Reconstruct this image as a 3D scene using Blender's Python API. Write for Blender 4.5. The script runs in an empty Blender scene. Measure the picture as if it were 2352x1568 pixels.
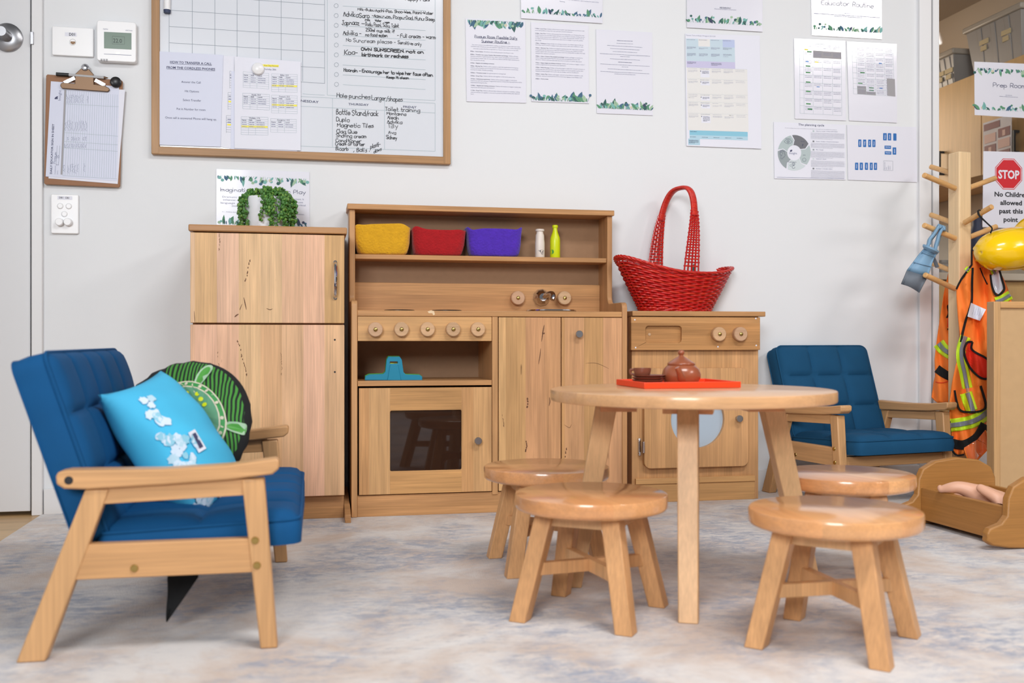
import bpy, bmesh, math, random
from mathutils import Vector, Matrix
from mathutils.geometry import tessellate_polygon

# ---------------------------------------------------------------- camera, world, lights, exposure
SC = bpy.context.scene
COL = SC.collection
F = 2300.0                     # focal length in pixels of the 2352 wide frame
HV = 781.0                     # horizon row
CH = 0.5                       # camera height
TH = math.atan(F / 11400.0)    # yaw to the right of the wall's normal
CT, ST = math.cos(TH), math.sin(TH)

cam = bpy.data.cameras.new('camera')
cam_o = bpy.data.objects.new('camera', cam)
COL.objects.link(cam_o)
cam_o.location = (0, 0, CH)
cam_o.rotation_euler = (math.pi / 2, 0, -TH)
cam.sensor_width = 36
cam.lens = F / 2352 * 36
cam.shift_y = (HV - 784) / 2352
cam.clip_start = 0.05
cam.dof.use_dof = True
cam.dof.focus_distance = 2.95
cam.dof.aperture_fstop = 4.0
SC.camera = cam_o

SC.view_settings.view_transform = 'Standard'
SC.view_settings.look = 'None'
SC.view_settings.gamma = 1
SC.view_settings.use_curve_mapping = False
SC.view_settings.exposure = -0.02
SC.cycles.max_bounces = 8
SC.cycles.use_denoising = True
SC.cycles.sample_clamp_indirect = 6

world = bpy.data.worlds.new('world')
SC.world = world
world.use_nodes = True
world.node_tree.nodes['Background'].inputs[0].default_value = (0.97, 0.985, 1.0, 1)
world.node_tree.nodes['Background'].inputs[1].default_value = 0.17


def area(name, loc, target, sx, sy, power, color, spread=180):
    L = bpy.data.lights.new(name, 'AREA')
    L.shape = 'RECTANGLE'
    L.size, L.size_y, L.energy, L.color = sx, sy, power, color
    o = bpy.data.objects.new(name, L)
    COL.objects.link(o)
    o.location = loc
    L.spread = math.radians(spread)
    o.rotation_euler = (Vector(target) - Vector(loc)).to_track_quat('-Z', 'Y').to_euler()
    return o


area('window_daylight', (-1.2, -2.2, 1.95), (1.5, 3.0, 0.6), 1.5, 1.1, 60, (0.95, 0.98, 1.0), 120)
area('ceiling_panel_near', (1.0, 0.4, 2.7), (1.0, 0.4, 0), 1.2, 0.6, 62, (1.0, 0.985, 0.97))
area('ceiling_panel_right', (3.75, -0.2, 2.7), (2.5, 0.9, 0), 1.0, 0.6, 40, (1.0, 0.955, 0.93))
area('ceiling_panel_far_right', (3.9, -3.5, 2.7), (3.6, -2.8, 0), 0.8, 0.3, 30, (1.0, 0.95, 0.9))
area('prep_room_lamp', (2.15, 4.9, 1.45), (2.75, 3.9, 0.95), 0.7, 0.7, 15, (1.0, 0.85, 0.68))


# ---------------------------------------------------------------- pixel rays to places in the room
def ray(u, v):
    a = (u - 1176) / F
    return Vector((CT * a + ST, CT - a * ST, (HV - v) / F))


def onY(u, v, Y):
    d = ray(u, v)
    return Vector((0, 0, CH)) + d * (Y / d.y)


def onX(u, v, X):
    d = ray(u, v)
    return Vector((0, 0, CH)) + d * (X / d.x)


def onZ(u, v, z):
    d = ray(u, v)
    return Vector((0, 0, CH)) + d * ((z - CH) / d.z)


def atd(u, v, d):
    return Vector((0, 0, CH)) + ray(u, v) * d


def px(u, Y):
    return onY(u, HV, Y).x


def pz(u, v, Y):
    return onY(u, v, Y).z


def cam_to_world(r, d, z=0.0):
    return Vector((r * CT + d * ST, -r * ST + d * CT, z))


# ---------------------------------------------------------------- materials
def lin(c):
    c = c / 255.0
    return c / 12.92 if c <= 0.04045 else ((c + 0.055) / 1.055) ** 2.4


def rgb(r, g, b):
    return (lin(r), lin(g), lin(b), 1.0)


MATS = {}


def new_mat(name):
    m = bpy.data.materials.new(name)
    m.use_nodes = True
    MATS[name] = m
    nt = m.node_tree
    return m, nt, nt.nodes['Principled BSDF']


def link(nt, a, b):
    nt.links.new(a, b)


def node(nt, kind, **kw):
    n = nt.nodes.new(kind)
    for k, v in kw.items():
        setattr(n, k, v)
    return n


def plain(name, col, rough=0.5, metal=0.0, spec=0.5, bump=0.0, bscale=200.0, var=0.0, vscale=8.0, coat=0.0, trans=0.0, sheen=0.0,
          bstretch=(1, 1, 1)):
    m, nt, p = new_mat(name)
    p.inputs['Base Color'].default_value = col
    p.inputs['Roughness'].default_value = rough
    p.inputs['Metallic'].default_value = metal
    p.inputs['Specular IOR Level'].default_value = spec
    p.inputs['Coat Weight'].default_value = coat
    p.inputs['Coat Roughness'].default_value = 0.08
    p.inputs['Transmission Weight'].default_value = trans
    p.inputs['Sheen Weight'].default_value = sheen
    if bump or var:
        tc = node(nt, 'ShaderNodeTexCoord')
        mp = node(nt, 'ShaderNodeMapping')
        mp.inputs['Scale'].default_value = bstretch
        link(nt, tc.outputs['Object'], mp.inputs['Vector'])
    if bump:
        n = node(nt, 'ShaderNodeTexNoise')
        n.inputs['Scale'].default_value = bscale
        n.inputs['Detail'].default_value = 4
        b = node(nt, 'ShaderNodeBump')
        b.inputs['Strength'].default_value = bump
        b.inputs['Distance'].default_value = 0.004
        link(nt, mp.outputs[0], n.inputs['Vector'])
        link(nt, n.outputs['Fac'], b.inputs['Height'])
        link(nt, b.outputs[0], p.inputs['Normal'])
    if var:
        n = node(nt, 'ShaderNodeTexNoise')
        n.inputs['Scale'].default_value = vscale
        n.inputs['Detail'].default_value = 5
        mx = node(nt, 'ShaderNodeMix', data_type='RGBA')
        mx.inputs[6].default_value = tuple(x * (1 - var) for x in col[:3]) + (1,)
        mx.inputs[7].default_value = tuple(min(1, x * (1 + var)) for x in col[:3]) + (1,)
        link(nt, mp.outputs[0], n.inputs['Vector'])
        link(nt, n.outputs['Fac'], mx.inputs[0])
        link(nt, mx.outputs[2], p.inputs['Base Color'])
    return m


def wood(name, tints, grain='z', plank=0.0, across='x', contrast=0.25, rough=0.42, fine=1.0, knots=0.0, coat=0.0):
    """Timber: boards of slightly different tint, stretched growth figure and fine pores."""
    m, nt, p = new_mat(name)
    p.inputs['Roughness'].default_value = rough
    p.inputs['Specular IOR Level'].default_value = 0.35
    p.inputs['Coat Weight'].default_value = coat
    p.inputs['Coat Roughness'].default_value = 0.13
    tc = node(nt, 'ShaderNodeTexCoord')
    oi = node(nt, 'ShaderNodeObjectInfo')
    sep = node(nt, 'ShaderNodeSeparateXYZ')
    link(nt, tc.outputs['Object'], sep.inputs[0])
    wn = node(nt, 'ShaderNodeTexWhiteNoise', noise_dimensions='2D')
    cmb0 = node(nt, 'ShaderNodeCombineXYZ')
    if plank:
        dv = node(nt, 'ShaderNodeMath', operation='DIVIDE')
        dv.inputs[1].default_value = plank
        link(nt, sep.outputs['XYZ'.index(across.upper())], dv.inputs[0])
        ad = node(nt, 'ShaderNodeMath', operation='ADD')
        ad.inputs[1].default_value = 0.37
        link(nt, dv.outputs[0], ad.inputs[0])
        fl = node(nt, 'ShaderNodeMath', operation='FLOOR')
        link(nt, ad.outputs[0], fl.inputs[0])
        link(nt, fl.outputs[0], cmb0.inputs[0])
    link(nt, oi.outputs['Random'], cmb0.inputs[1])
    link(nt, cmb0.outputs[0], wn.inputs['Vector'])
    # stretched coordinate, shifted per board
    off = node(nt, 'ShaderNodeVectorMath', operation='SCALE')
    off.inputs['Scale'].default_value = 7.0
    link(nt, wn.outputs['Color'], off.inputs[0])
    addv = node(nt, 'ShaderNodeVectorMath', operation='ADD')
    link(nt, tc.outputs['Object'], addv.inputs[0])
    link(nt, off.outputs[0], addv.inputs[1])
    mp = node(nt, 'ShaderNodeMapping')
    st = {'x': (0.09, 1, 1), 'y': (1, 0.09, 1), 'z': (1, 1, 0.09)}[grain]
    mp.inputs['Scale'].default_value = st
    link(nt, addv.outputs[0], mp.inputs['Vector'])
    n1 = node(nt, 'ShaderNodeTexNoise')
    n1.inputs['Scale'].default_value = 24
    n1.inputs['Detail'].default_value = 5
    n1.inputs['Distortion'].default_value = 0.9
    link(nt, mp.outputs[0], n1.inputs['Vector'])
    mp2 = node(nt, 'ShaderNodeMapping')
    mp2.inputs['Scale'].default_value = tuple(x if x == 1 else 0.025 for x in st)
    link(nt, addv.outputs[0], mp2.inputs['Vector'])
    n2 = node(nt, 'ShaderNodeTexNoise')
    n2.inputs['Scale'].default_value = 260 * fine
    n2.inputs['Detail'].default_value = 3
    link(nt, mp2.outputs[0], n2.inputs['Vector'])
    # board tint
    cr = node(nt, 'ShaderNodeValToRGB')
    el = cr.color_ramp.elements
    el[0].color, el[1].color = tints[0], tints[-1]
    for i, t in enumerate(tints[1:-1]):
        e = el.new((i + 1) / (len(tints) - 1))
        e.color = t
    link(nt, wn.outputs['Value'], cr.inputs[0])
    r1 = node(nt, 'ShaderNodeMapRange')
    r1.inputs['From Min'].default_value, r1.inputs['From Max'].default_value = 0.3, 0.72
    r1.inputs['To Min'].default_value, r1.inputs['To Max'].default_value = 1 - contrast, 1 + contrast * 0.55
    link(nt, n1.outputs['Fac'], r1.inputs['Value'])
    r2 = node(nt, 'ShaderNodeMapRange')
    r2.inputs['From Min'].default_value, r2.inputs['From Max'].default_value = 0.3, 0.7
    r2.inputs['To Min'].default_value, r2.inputs['To Max'].default_value = 1 - contrast * 0.75, 1 + contrast * 0.35
    link(nt, n2.outputs['Fac'], r2.inputs['Value'])
    mu = node(nt, 'ShaderNodeMath', operation='MULTIPLY')
    link(nt, r1.outputs[0], mu.inputs[0])
    link(nt, r2.outputs[0], mu.inputs[1])
    vs = node(nt, 'ShaderNodeVectorMath', operation='SCALE')
    link(nt, cr.outputs[0], vs.inputs[0])
    link(nt, mu.outputs[0], vs.inputs['Scale'])
    last = vs.outputs[0]
    if knots:
        mk = node(nt, 'ShaderNodeMapping')
        mk.inputs['Scale'].default_value = tuple(x if x == 1 else 0.22 for x in st)
        link(nt, addv.outputs[0], mk.inputs['Vector'])
        vo = node(nt, 'ShaderNodeTexNoise')
        vo.inputs['Scale'].default_value = 38
        vo.inputs['Detail'].default_value = 2
        link(nt, mk.outputs[0], vo.inputs['Vector'])
        rk = node(nt, 'ShaderNodeMapRange')
        rk.inputs['From Min'].default_value, rk.inputs['From Max'].default_value = 0.735, 0.76
        rk.inputs['To Min'].default_value, rk.inputs['To Max'].default_value = 0.0, knots
        link(nt, vo.outputs['Fac'], rk.inputs['Value'])
        mx = node(nt, 'ShaderNodeMix', data_type='RGBA')
        mx.inputs[7].default_value = rgb(88, 54, 32)
        link(nt, rk.outputs[0], mx.inputs[0])
        link(nt, last, mx.inputs[6])
        last = mx.outputs[2]
    link(nt, last, p.inputs['Base Color'])
    b = node(nt, 'ShaderNodeBump')
    b.inputs['Strength'].default_value = 0.06
    b.inputs['Distance'].default_value = 0.002
    link(nt, n2.outputs['Fac'], b.inputs['Height'])
    link(nt, b.outputs[0], p.inputs['Normal'])
    return m


def clear_glass(name, tint=(1, 1, 1, 1), refl=0.5):
    m = bpy.data.materials.new(name)
    m.use_nodes = True
    nt = m.node_tree
    nt.nodes.remove(nt.nodes['Principled BSDF'])
    t = node(nt, 'ShaderNodeBsdfTransparent')
    t.inputs[0].default_value = tint
    g = node(nt, 'ShaderNodeBsdfGlossy')
    g.inputs['Roughness'].default_value = 0.02
    fr = node(nt, 'ShaderNodeFresnel')
    fr.inputs[0].default_value = 1.35
    mx = node(nt, 'ShaderNodeMixShader')
    link(nt, fr.outputs[0], mx.inputs[0])
    link(nt, t.outputs[0], mx.inputs[1])
    link(nt, g.outputs[0], mx.inputs[2])
    link(nt, mx.outputs[0], nt.nodes['Material Output'].inputs[0])
    MATS[name] = m
    return m


M = MATS
plain('wall_paint', rgb(226, 228, 231), 0.6, bump=0.03, bscale=350)
plain('white_trim', rgb(226, 226, 228), 0.4)
plain('door_paint', rgb(218, 219, 222), 0.42)
plain('white_plastic', rgb(238, 238, 240), 0.3)
plain('grey_plastic', rgb(178, 178, 180), 0.4)
plain('paper', rgb(228, 229, 240), 0.6)
plain('paper_cool', rgb(216, 220, 238), 0.6)
plain('laminate', rgb(224, 224, 235), 0.3, coat=1.0, bump=0.14, bscale=9, bstretch=(1, 1, 2.2))
plain('laminate_flat', rgb(224, 224, 235), 0.4, coat=0.35)
plain('board_white', rgb(222, 226, 234), 0.16, coat=0.4)
plain('ink_navy', rgb(58, 62, 98), 0.6)
plain('ink_grey', rgb(128, 132, 160), 0.6)
plain('ink_mid', rgb(104, 108, 140), 0.6)
plain('ink_pale', rgb(176, 178, 192), 0.6)
plain('ink_black', rgb(26, 27, 36), 0.5)
plain('rule_line', rgb(136, 146, 158), 0.5)
plain('rule_soft', rgb(168, 184, 192), 0.5)
plain('highlight_yellow', rgb(250, 236, 70), 0.6)
plain('highlight_green', rgb(52, 140, 70), 0.6)
plain('cell_grey', rgb(160, 158, 162), 0.6)
plain('cell_blue', rgb(60, 130, 214), 0.6)
plain('leaf_dark', rgb(44, 92, 88), 0.6)
plain('leaf_green', rgb(88, 146, 112), 0.6)
plain('leaf_teal', rgb(120, 178, 172), 0.6)
plain('leaf_blue', rgb(58, 100, 130), 0.6)
plain('leaf_sage', rgb(160, 190, 160), 0.6)
plain('leaf_navy', rgb(52, 62, 92), 0.6)
plain('leaf_cream', rgb(206, 198, 176), 0.6)
LEAFS = ['leaf_dark', 'leaf_green', 'leaf_teal', 'leaf_blue', 'leaf_sage', 'leaf_navy', 'leaf_cream']
plain('chrome', rgb(205, 206, 212), 0.12, metal=1.0)
plain('brushed_steel', rgb(168, 168, 172), 0.32, metal=1.0)
plain('brass', rgb(188, 160, 96), 0.25, metal=1.0)
plain('black_plastic', rgb(22, 22, 26), 0.35)
plain('dark_gap', rgb(30, 30, 36), 0.7)
plain('hardboard', rgb(150, 106, 74), 0.6, var=0.12, vscale=30)
plain('mdf_back', rgb(154, 118, 86), 0.6, var=0.08, vscale=60)
plain('mdf_panel', rgb(196, 160, 116), 0.65, var=0.07, vscale=40)
plain('clip_metal', rgb(112, 88, 68), 0.42, metal=0.7)
K1, K2, K3 = rgb(198, 148, 100), rgb(190, 140, 94), rgb(206, 156, 106)
wood('kitchen_v', [K1, K2, K3], 'z', contrast=0.2)
wood('kitchen_h', [K1, rgb(196, 146, 96), K2], 'x', contrast=0.22, plank=0.05, across='z')
wood('kitchen_door', [rgb(206, 160, 108), rgb(212, 158, 118), rgb(196, 148, 98), rgb(214, 170, 118)], 'z', plank=0.058, contrast=0.22, knots=0.85)
wood('oven_stile', [rgb(210, 166, 116), rgb(200, 150, 100), rgb(208, 160, 110)], 'z', plank=0.042, contrast=0.22)
wood('oven_rail', [rgb(208, 158, 102), rgb(204, 154, 100)], 'x', contrast=0.24)
wood('control_panel', [rgb(218, 170, 116), rgb(214, 166, 112)], 'x', contrast=0.18)
wood('fridge_door', [rgb(220, 178, 132), rgb(236, 188, 158), rgb(212, 168, 114), rgb(228, 190, 146), rgb(234, 188, 160)], 'z', plank=0.057,
     contrast=0.22, knots=0.8)
wood('washer_front', [rgb(204, 156, 106), rgb(210, 160, 112), rgb(200, 152, 102)], 'z', plank=0.045, contrast=0.2, knots=0.5)
wood('washer_panel', [rgb(200, 148, 96), rgb(192, 140, 88), rgb(210, 158, 104)], 'x', plank=0.04, across='z', contrast=0.22)
wood('plinth_pale', [rgb(214, 166, 112), rgb(208, 160, 106)], 'x', contrast=0.16)
wood('knob_wood', [rgb(206, 164, 132), rgb(198, 164, 128), rgb(212, 170, 130)], 'x', contrast=0.16)
wood('table_top', [rgb(212, 162, 114), rgb(218, 172, 126), rgb(208, 156, 108)], 'x', plank=0.07, across='y', contrast=0.12, rough=0.36, coat=0.5)
wood('stool_top', [rgb(222, 160, 106), rgb(214, 150, 98), rgb(226, 168, 114)], 'x', plank=0.06, across='y', contrast=0.14, rough=0.3, coat=0.9)
wood('stool_leg', [rgb(210, 156, 106), rgb(216, 166, 116)], 'z', contrast=0.2)
wood('table_leg', [rgb(222, 178, 130), rgb(216, 172, 126)], 'z', contrast=0.14)
wood('chair_wood', [rgb(208, 160, 112), rgb(200, 152, 104)], 'x', contrast=0.16, rough=0.35)
wood('chair_wood_v', [rgb(208, 162, 114), rgb(200, 152, 104)], 'z', contrast=0.16, rough=0.35)
wood('cradle_wood_y', [rgb(176, 124, 66), rgb(170, 118, 62)], 'y', contrast=0.14, rough=0.4)
wood('chair_wood_y', [rgb(208, 160, 112), rgb(200, 152, 104)], 'y', contrast=0.16, rough=0.35)
wood('pale_v', [rgb(208, 168, 120), rgb(200, 158, 110)], 'z', contrast=0.16)
wood('cradle_wood', [rgb(176, 124, 66), rgb(170, 118, 62)], 'x', contrast=0.14, rough=0.4)
wood('pine', [rgb(234, 204, 162), rgb(230, 198, 154)], 'z', contrast=0.1, rough=0.5, knots=0.35)
wood('peg_wood', [rgb(228, 180, 120), rgb(222, 172, 112)], 'x', contrast=0.14)
wood('frame_oak', [rgb(182, 140, 96), rgb(174, 132, 90)], 'x', contrast=0.2)
wood('frame_oak_v', [rgb(182, 140, 96), rgb(174, 132, 90)], 'z', contrast=0.2)
wood('plywood', [rgb(214, 176, 118), rgb(208, 170, 112)], 'z', contrast=0.1)
wood('floor_boards', [rgb(196, 162, 116), rgb(206, 172, 126), rgb(188, 152, 106)], 'x', plank=0.12, across='y', contrast=0.16, rough=0.4)
plain('sofa_blue', rgb(6, 76, 126), 0.8, spec=0.25, bump=0.25, bscale=900, var=0.12, vscale=14)
plain('chair_blue', rgb(24, 76, 112), 0.85, spec=0.2, bump=0.25, bscale=900, var=0.1, vscale=18)
plain('black_cloth', rgb(18, 18, 20), 0.9)
plain('felt_yellow', rgb(222, 166, 24), 0.95, bump=0.9, bscale=160, var=0.14, vscale=60, sheen=0.3)
plain('felt_red', rgb(170, 14, 24), 0.95, bump=0.9, bscale=160, var=0.18, vscale=60, sheen=0.15)
plain('felt_purple', rgb(78, 40, 178), 0.95, bump=0.9, bscale=160, var=0.18, vscale=60, sheen=0.25)
plain('milk_white', rgb(226, 214, 204), 0.4)
plain('lime_paint', rgb(206, 218, 10), 0.35)
plain('wicker_red', rgb(186, 14, 12), 0.35, var=0.3, vscale=50, coat=0.15)
plain('wicker_orange', rgb(200, 40, 20), 0.36, var=0.25, vscale=60, coat=0.15)
plain('terracotta', rgb(150, 82, 52), 0.3, var=0.25, vscale=25, coat=0.3)
plain('clay_dark', rgb(122, 70, 52), 0.35, var=0.2, vscale=40)
plain('tray_red', rgb(240, 66, 22), 0.4)
plain('teal_plastic', rgb(14, 132, 166), 0.4)
plain('green_plastic', rgb(74, 150, 60), 0.4)
plain('pot_white', rgb(232, 234, 240), 0.35)
plain('plant_green', rgb(66, 118, 44), 0.5, var=0.35, vscale=70)
plain('plant_stem', rgb(58, 84, 40), 0.6)
plain('plant_light', rgb(108, 150, 62), 0.5)
plain('hivis_orange', rgb(252, 130, 44), 0.75, bump=0.1, bscale=700)
plain('vest_red', rgb(222, 44, 12), 0.8)
plain('lime_tape', rgb(208, 244, 40), 0.6)
plain('grey_tape', rgb(132, 136, 146), 0.35)
plain('clear_orange', rgb(250, 130, 76), 0.12, coat=0.8)
plain('clear_card', rgb(214, 216, 226), 0.1, coat=0.8, bump=0.6, bscale=60)
plain('helmet_yellow', rgb(255, 206, 0), 0.2, coat=0.5)
plain('fin_blue', rgb(122, 160, 190), 0.5)
plain('fin_grey', rgb(104, 112, 122), 0.6)
plain('doll_skin', rgb(224, 172, 144), 0.45)
plain('sign_red', rgb(206, 32, 44), 0.5)
plain('poster_maroon', rgb(128, 56, 62), 0.5)
plain('poster_pink', rgb(222, 184, 176), 0.5)
plain('tub_grey', rgb(150, 146, 142), 0.35)
plain('tub_lid', rgb(168, 160, 148), 0.4)
plain('tub_sticker', rgb(196, 180, 140), 0.5)
plain('bench_stone', rgb(206, 194, 176), 0.35)
plain('prep_wall', rgb(176, 160, 140), 0.7)
plain('prep_ceiling', rgb(150, 134, 114), 0.8)
plain('lcd', rgb(96, 120, 104), 0.3)
plain('lcd_dark', rgb(52, 66, 58), 0.4)
plain('cycle_light', rgb(178, 192, 194), 0.6)
plain('cycle_mid', rgb(150, 160, 164), 0.6)
plain('cycle_dark', rgb(112, 114, 120), 0.6)
plain('cycle_pale', rgb(204, 214, 218), 0.6)
plain('tile_blue', rgb(24, 104, 178), 0.5)
plain('cell_aqua', rgb(138, 196, 218), 0.6)
plain('cell_sky', rgb(178, 210, 226), 0.6)
plain('cell_ice', rgb(196, 214, 226), 0.6)
plain('cell_violet', rgb(200, 196, 226), 0.6)
plain('cell_peri', rgb(186, 198, 230), 0.6)
plain('cell_cream', rgb(228, 227, 226), 0.6)
plain('pillow_cloud', rgb(206, 222, 238), 0.85)
plain('drum_pane', rgb(172, 186, 200), 0.3)
clear_glass('window_glass')
m_, nt_, p_ = new_mat('oven_glass')
p_.inputs['Base Color'].default_value = rgb(70, 48, 38)
p_.inputs['Roughness'].default_value = 0.03
p_.inputs['Transmission Weight'].default_value = 0.55
p_.inputs['IOR'].default_value = 1.5
m_, nt_, p_ = new_mat('status_light')
p_.inputs['Emission Color'].default_value = (0.7, 1, 0.3, 1)
p_.inputs['Emission Strength'].default_value = 1.5


def rug_material():
    m, nt, p = new_mat('rug_pile')
    p.inputs['Roughness'].default_value = 0.95
    p.inputs['Specular IOR Level'].default_value = 0.1
    p.inputs['Sheen Weight'].default_value = 0.2
    tc = node(nt, 'ShaderNodeTexCoord')

    def nz(scale, detail, rough, stretch, dist=0.0):
        mp = node(nt, 'ShaderNodeMapping')
        mp.inputs['Scale'].default_value = stretch
        link(nt, tc.outputs['Object'], mp.inputs['Vector'])
        n = node(nt, 'ShaderNodeTexNoise')
        n.inputs['Scale'].default_value = scale
        n.inputs['Detail'].default_value = detail
        n.inputs['Roughness'].default_value = rough
        n.inputs['Distortion'].default_value = dist
        link(nt, mp.outputs[0], n.inputs['Vector'])
        return n.outputs['Fac']

    def rng(src, a, b, lo=0.0, hi=1.0):
        r = node(nt, 'ShaderNodeMapRange')
        for k, v in zip(('From Min', 'From Max', 'To Min', 'To Max'), (a, b, lo, hi)):
            r.inputs[k].default_value = v
        link(nt, src, r.inputs['Value'])
        return r.outputs[0]

    def mul(a, b):
        n = node(nt, 'ShaderNodeMath', operation='MULTIPLY')
        link(nt, a, n.inputs[0])
        link(nt, b, n.inputs[1])
        return n.outputs[0]

    def mix(fac, a, b):
        n = node(nt, 'ShaderNodeMix', data_type='RGBA')
        link(nt, fac, n.inputs[0])
        for s, x in ((6, a), (7, b)):
            if isinstance(x, tuple):
                n.inputs[s].default_value = x
            else:
                link(nt, x, n.inputs[s])
        return n.outputs[2]

    big = rng(nz(3.6, 5, 0.62, (1, 1, 1), 0.5), 0.42, 0.60)
    streak = rng(nz(30, 8, 0.8, (0.8, 1.4, 1), 0.4), 0.42, 0.6)
    tan_f = rng(nz(4.6, 6, 0.68, (1, 1, 1), 0.4), 0.42, 0.62, 0, 0.9)
    fleck = rng(nz(55, 8, 0.82, (0.6, 1.6, 1)), 0.52, 0.68, 0, 0.75)
    c1 = mix(tan_f, rgb(226, 221, 218), rgb(208, 188, 174))
    blue = rng(mul(big, streak), 0.0, 0.9, 0.0, 0.85)
    c2 = mix(blue, c1, rgb(146, 156, 178))
    grey = mul(fleck, rng(nz(2.6, 4, 0.6, (1, 1, 1)), 0.36, 0.58))
    c3 = mix(grey, c2, rgb(150, 150, 160))
    lines = rng(nz(16, 9, 0.85, (2.4, 0.5, 1), 1.2), 0.6, 0.66, 0, 0.35)
    c3 = mix(lines, c3, rgb(160, 158, 164))
    link(nt, c3, p.inputs['Base Color'])
    b = node(nt, 'ShaderNodeBump')
    b.inputs['Strength'].default_value = 0.7
    b.inputs['Distance'].default_value = 0.004
    link(nt, nz(420, 3, 0.6, (1, 1, 1)), b.inputs['Height'])
    link(nt, b.outputs[0], p.inputs['Normal'])


rug_material()


def two_tone(name, c1, c2, scale, thr, soft=0.04, detail=4, wave=False, dist=3.0, rough=0.8):
    m, nt, p = new_mat(name)
    p.inputs['Roughness'].default_value = rough
    tc = node(nt, 'ShaderNodeTexCoord')
    if wave:
        n = node(nt, 'ShaderNodeTexWave')
        n.inputs['Distortion'].default_value = dist
        n.inputs['Detail'].default_value = 1.5
        n.inputs['Detail Scale'].default_value = 0.22
    else:
        n = node(nt, 'ShaderNodeTexNoise')
        n.inputs['Detail'].default_value = detail
    n.inputs['Scale'].default_value = scale
    link(nt, tc.outputs['Object'], n.inputs['Vector'])
    r = node(nt, 'ShaderNodeMapRange')
    r.inputs['From Min'].default_value, r.inputs['From Max'].default_value = thr - soft, thr + soft
    link(nt, n.outputs['Fac'], r.inputs['Value'])
    mx = node(nt, 'ShaderNodeMix', data_type='RGBA')
    mx.inputs[6].default_value, mx.inputs[7].default_value = c1, c2
    link(nt, r.outputs[0], mx.inputs[0])
    link(nt, mx.outputs[2], p.inputs['Base Color'])


two_tone('leaf_print', rgb(10, 18, 18), rgb(66, 140, 52), 40, 0.5, 0.16, wave=True, dist=16.0)
two_tone('pillow_print', rgb(66, 172, 214), rgb(70, 190, 232), 6, 0.5, 0.2)
two_tone('shell_print', rgb(40, 104, 48), rgb(128, 190, 76), 60, 0.52, 0.05)


# ---------------------------------------------------------------- mesh building
INV = {}          # object name -> world-to-local matrix of its thing


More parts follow.
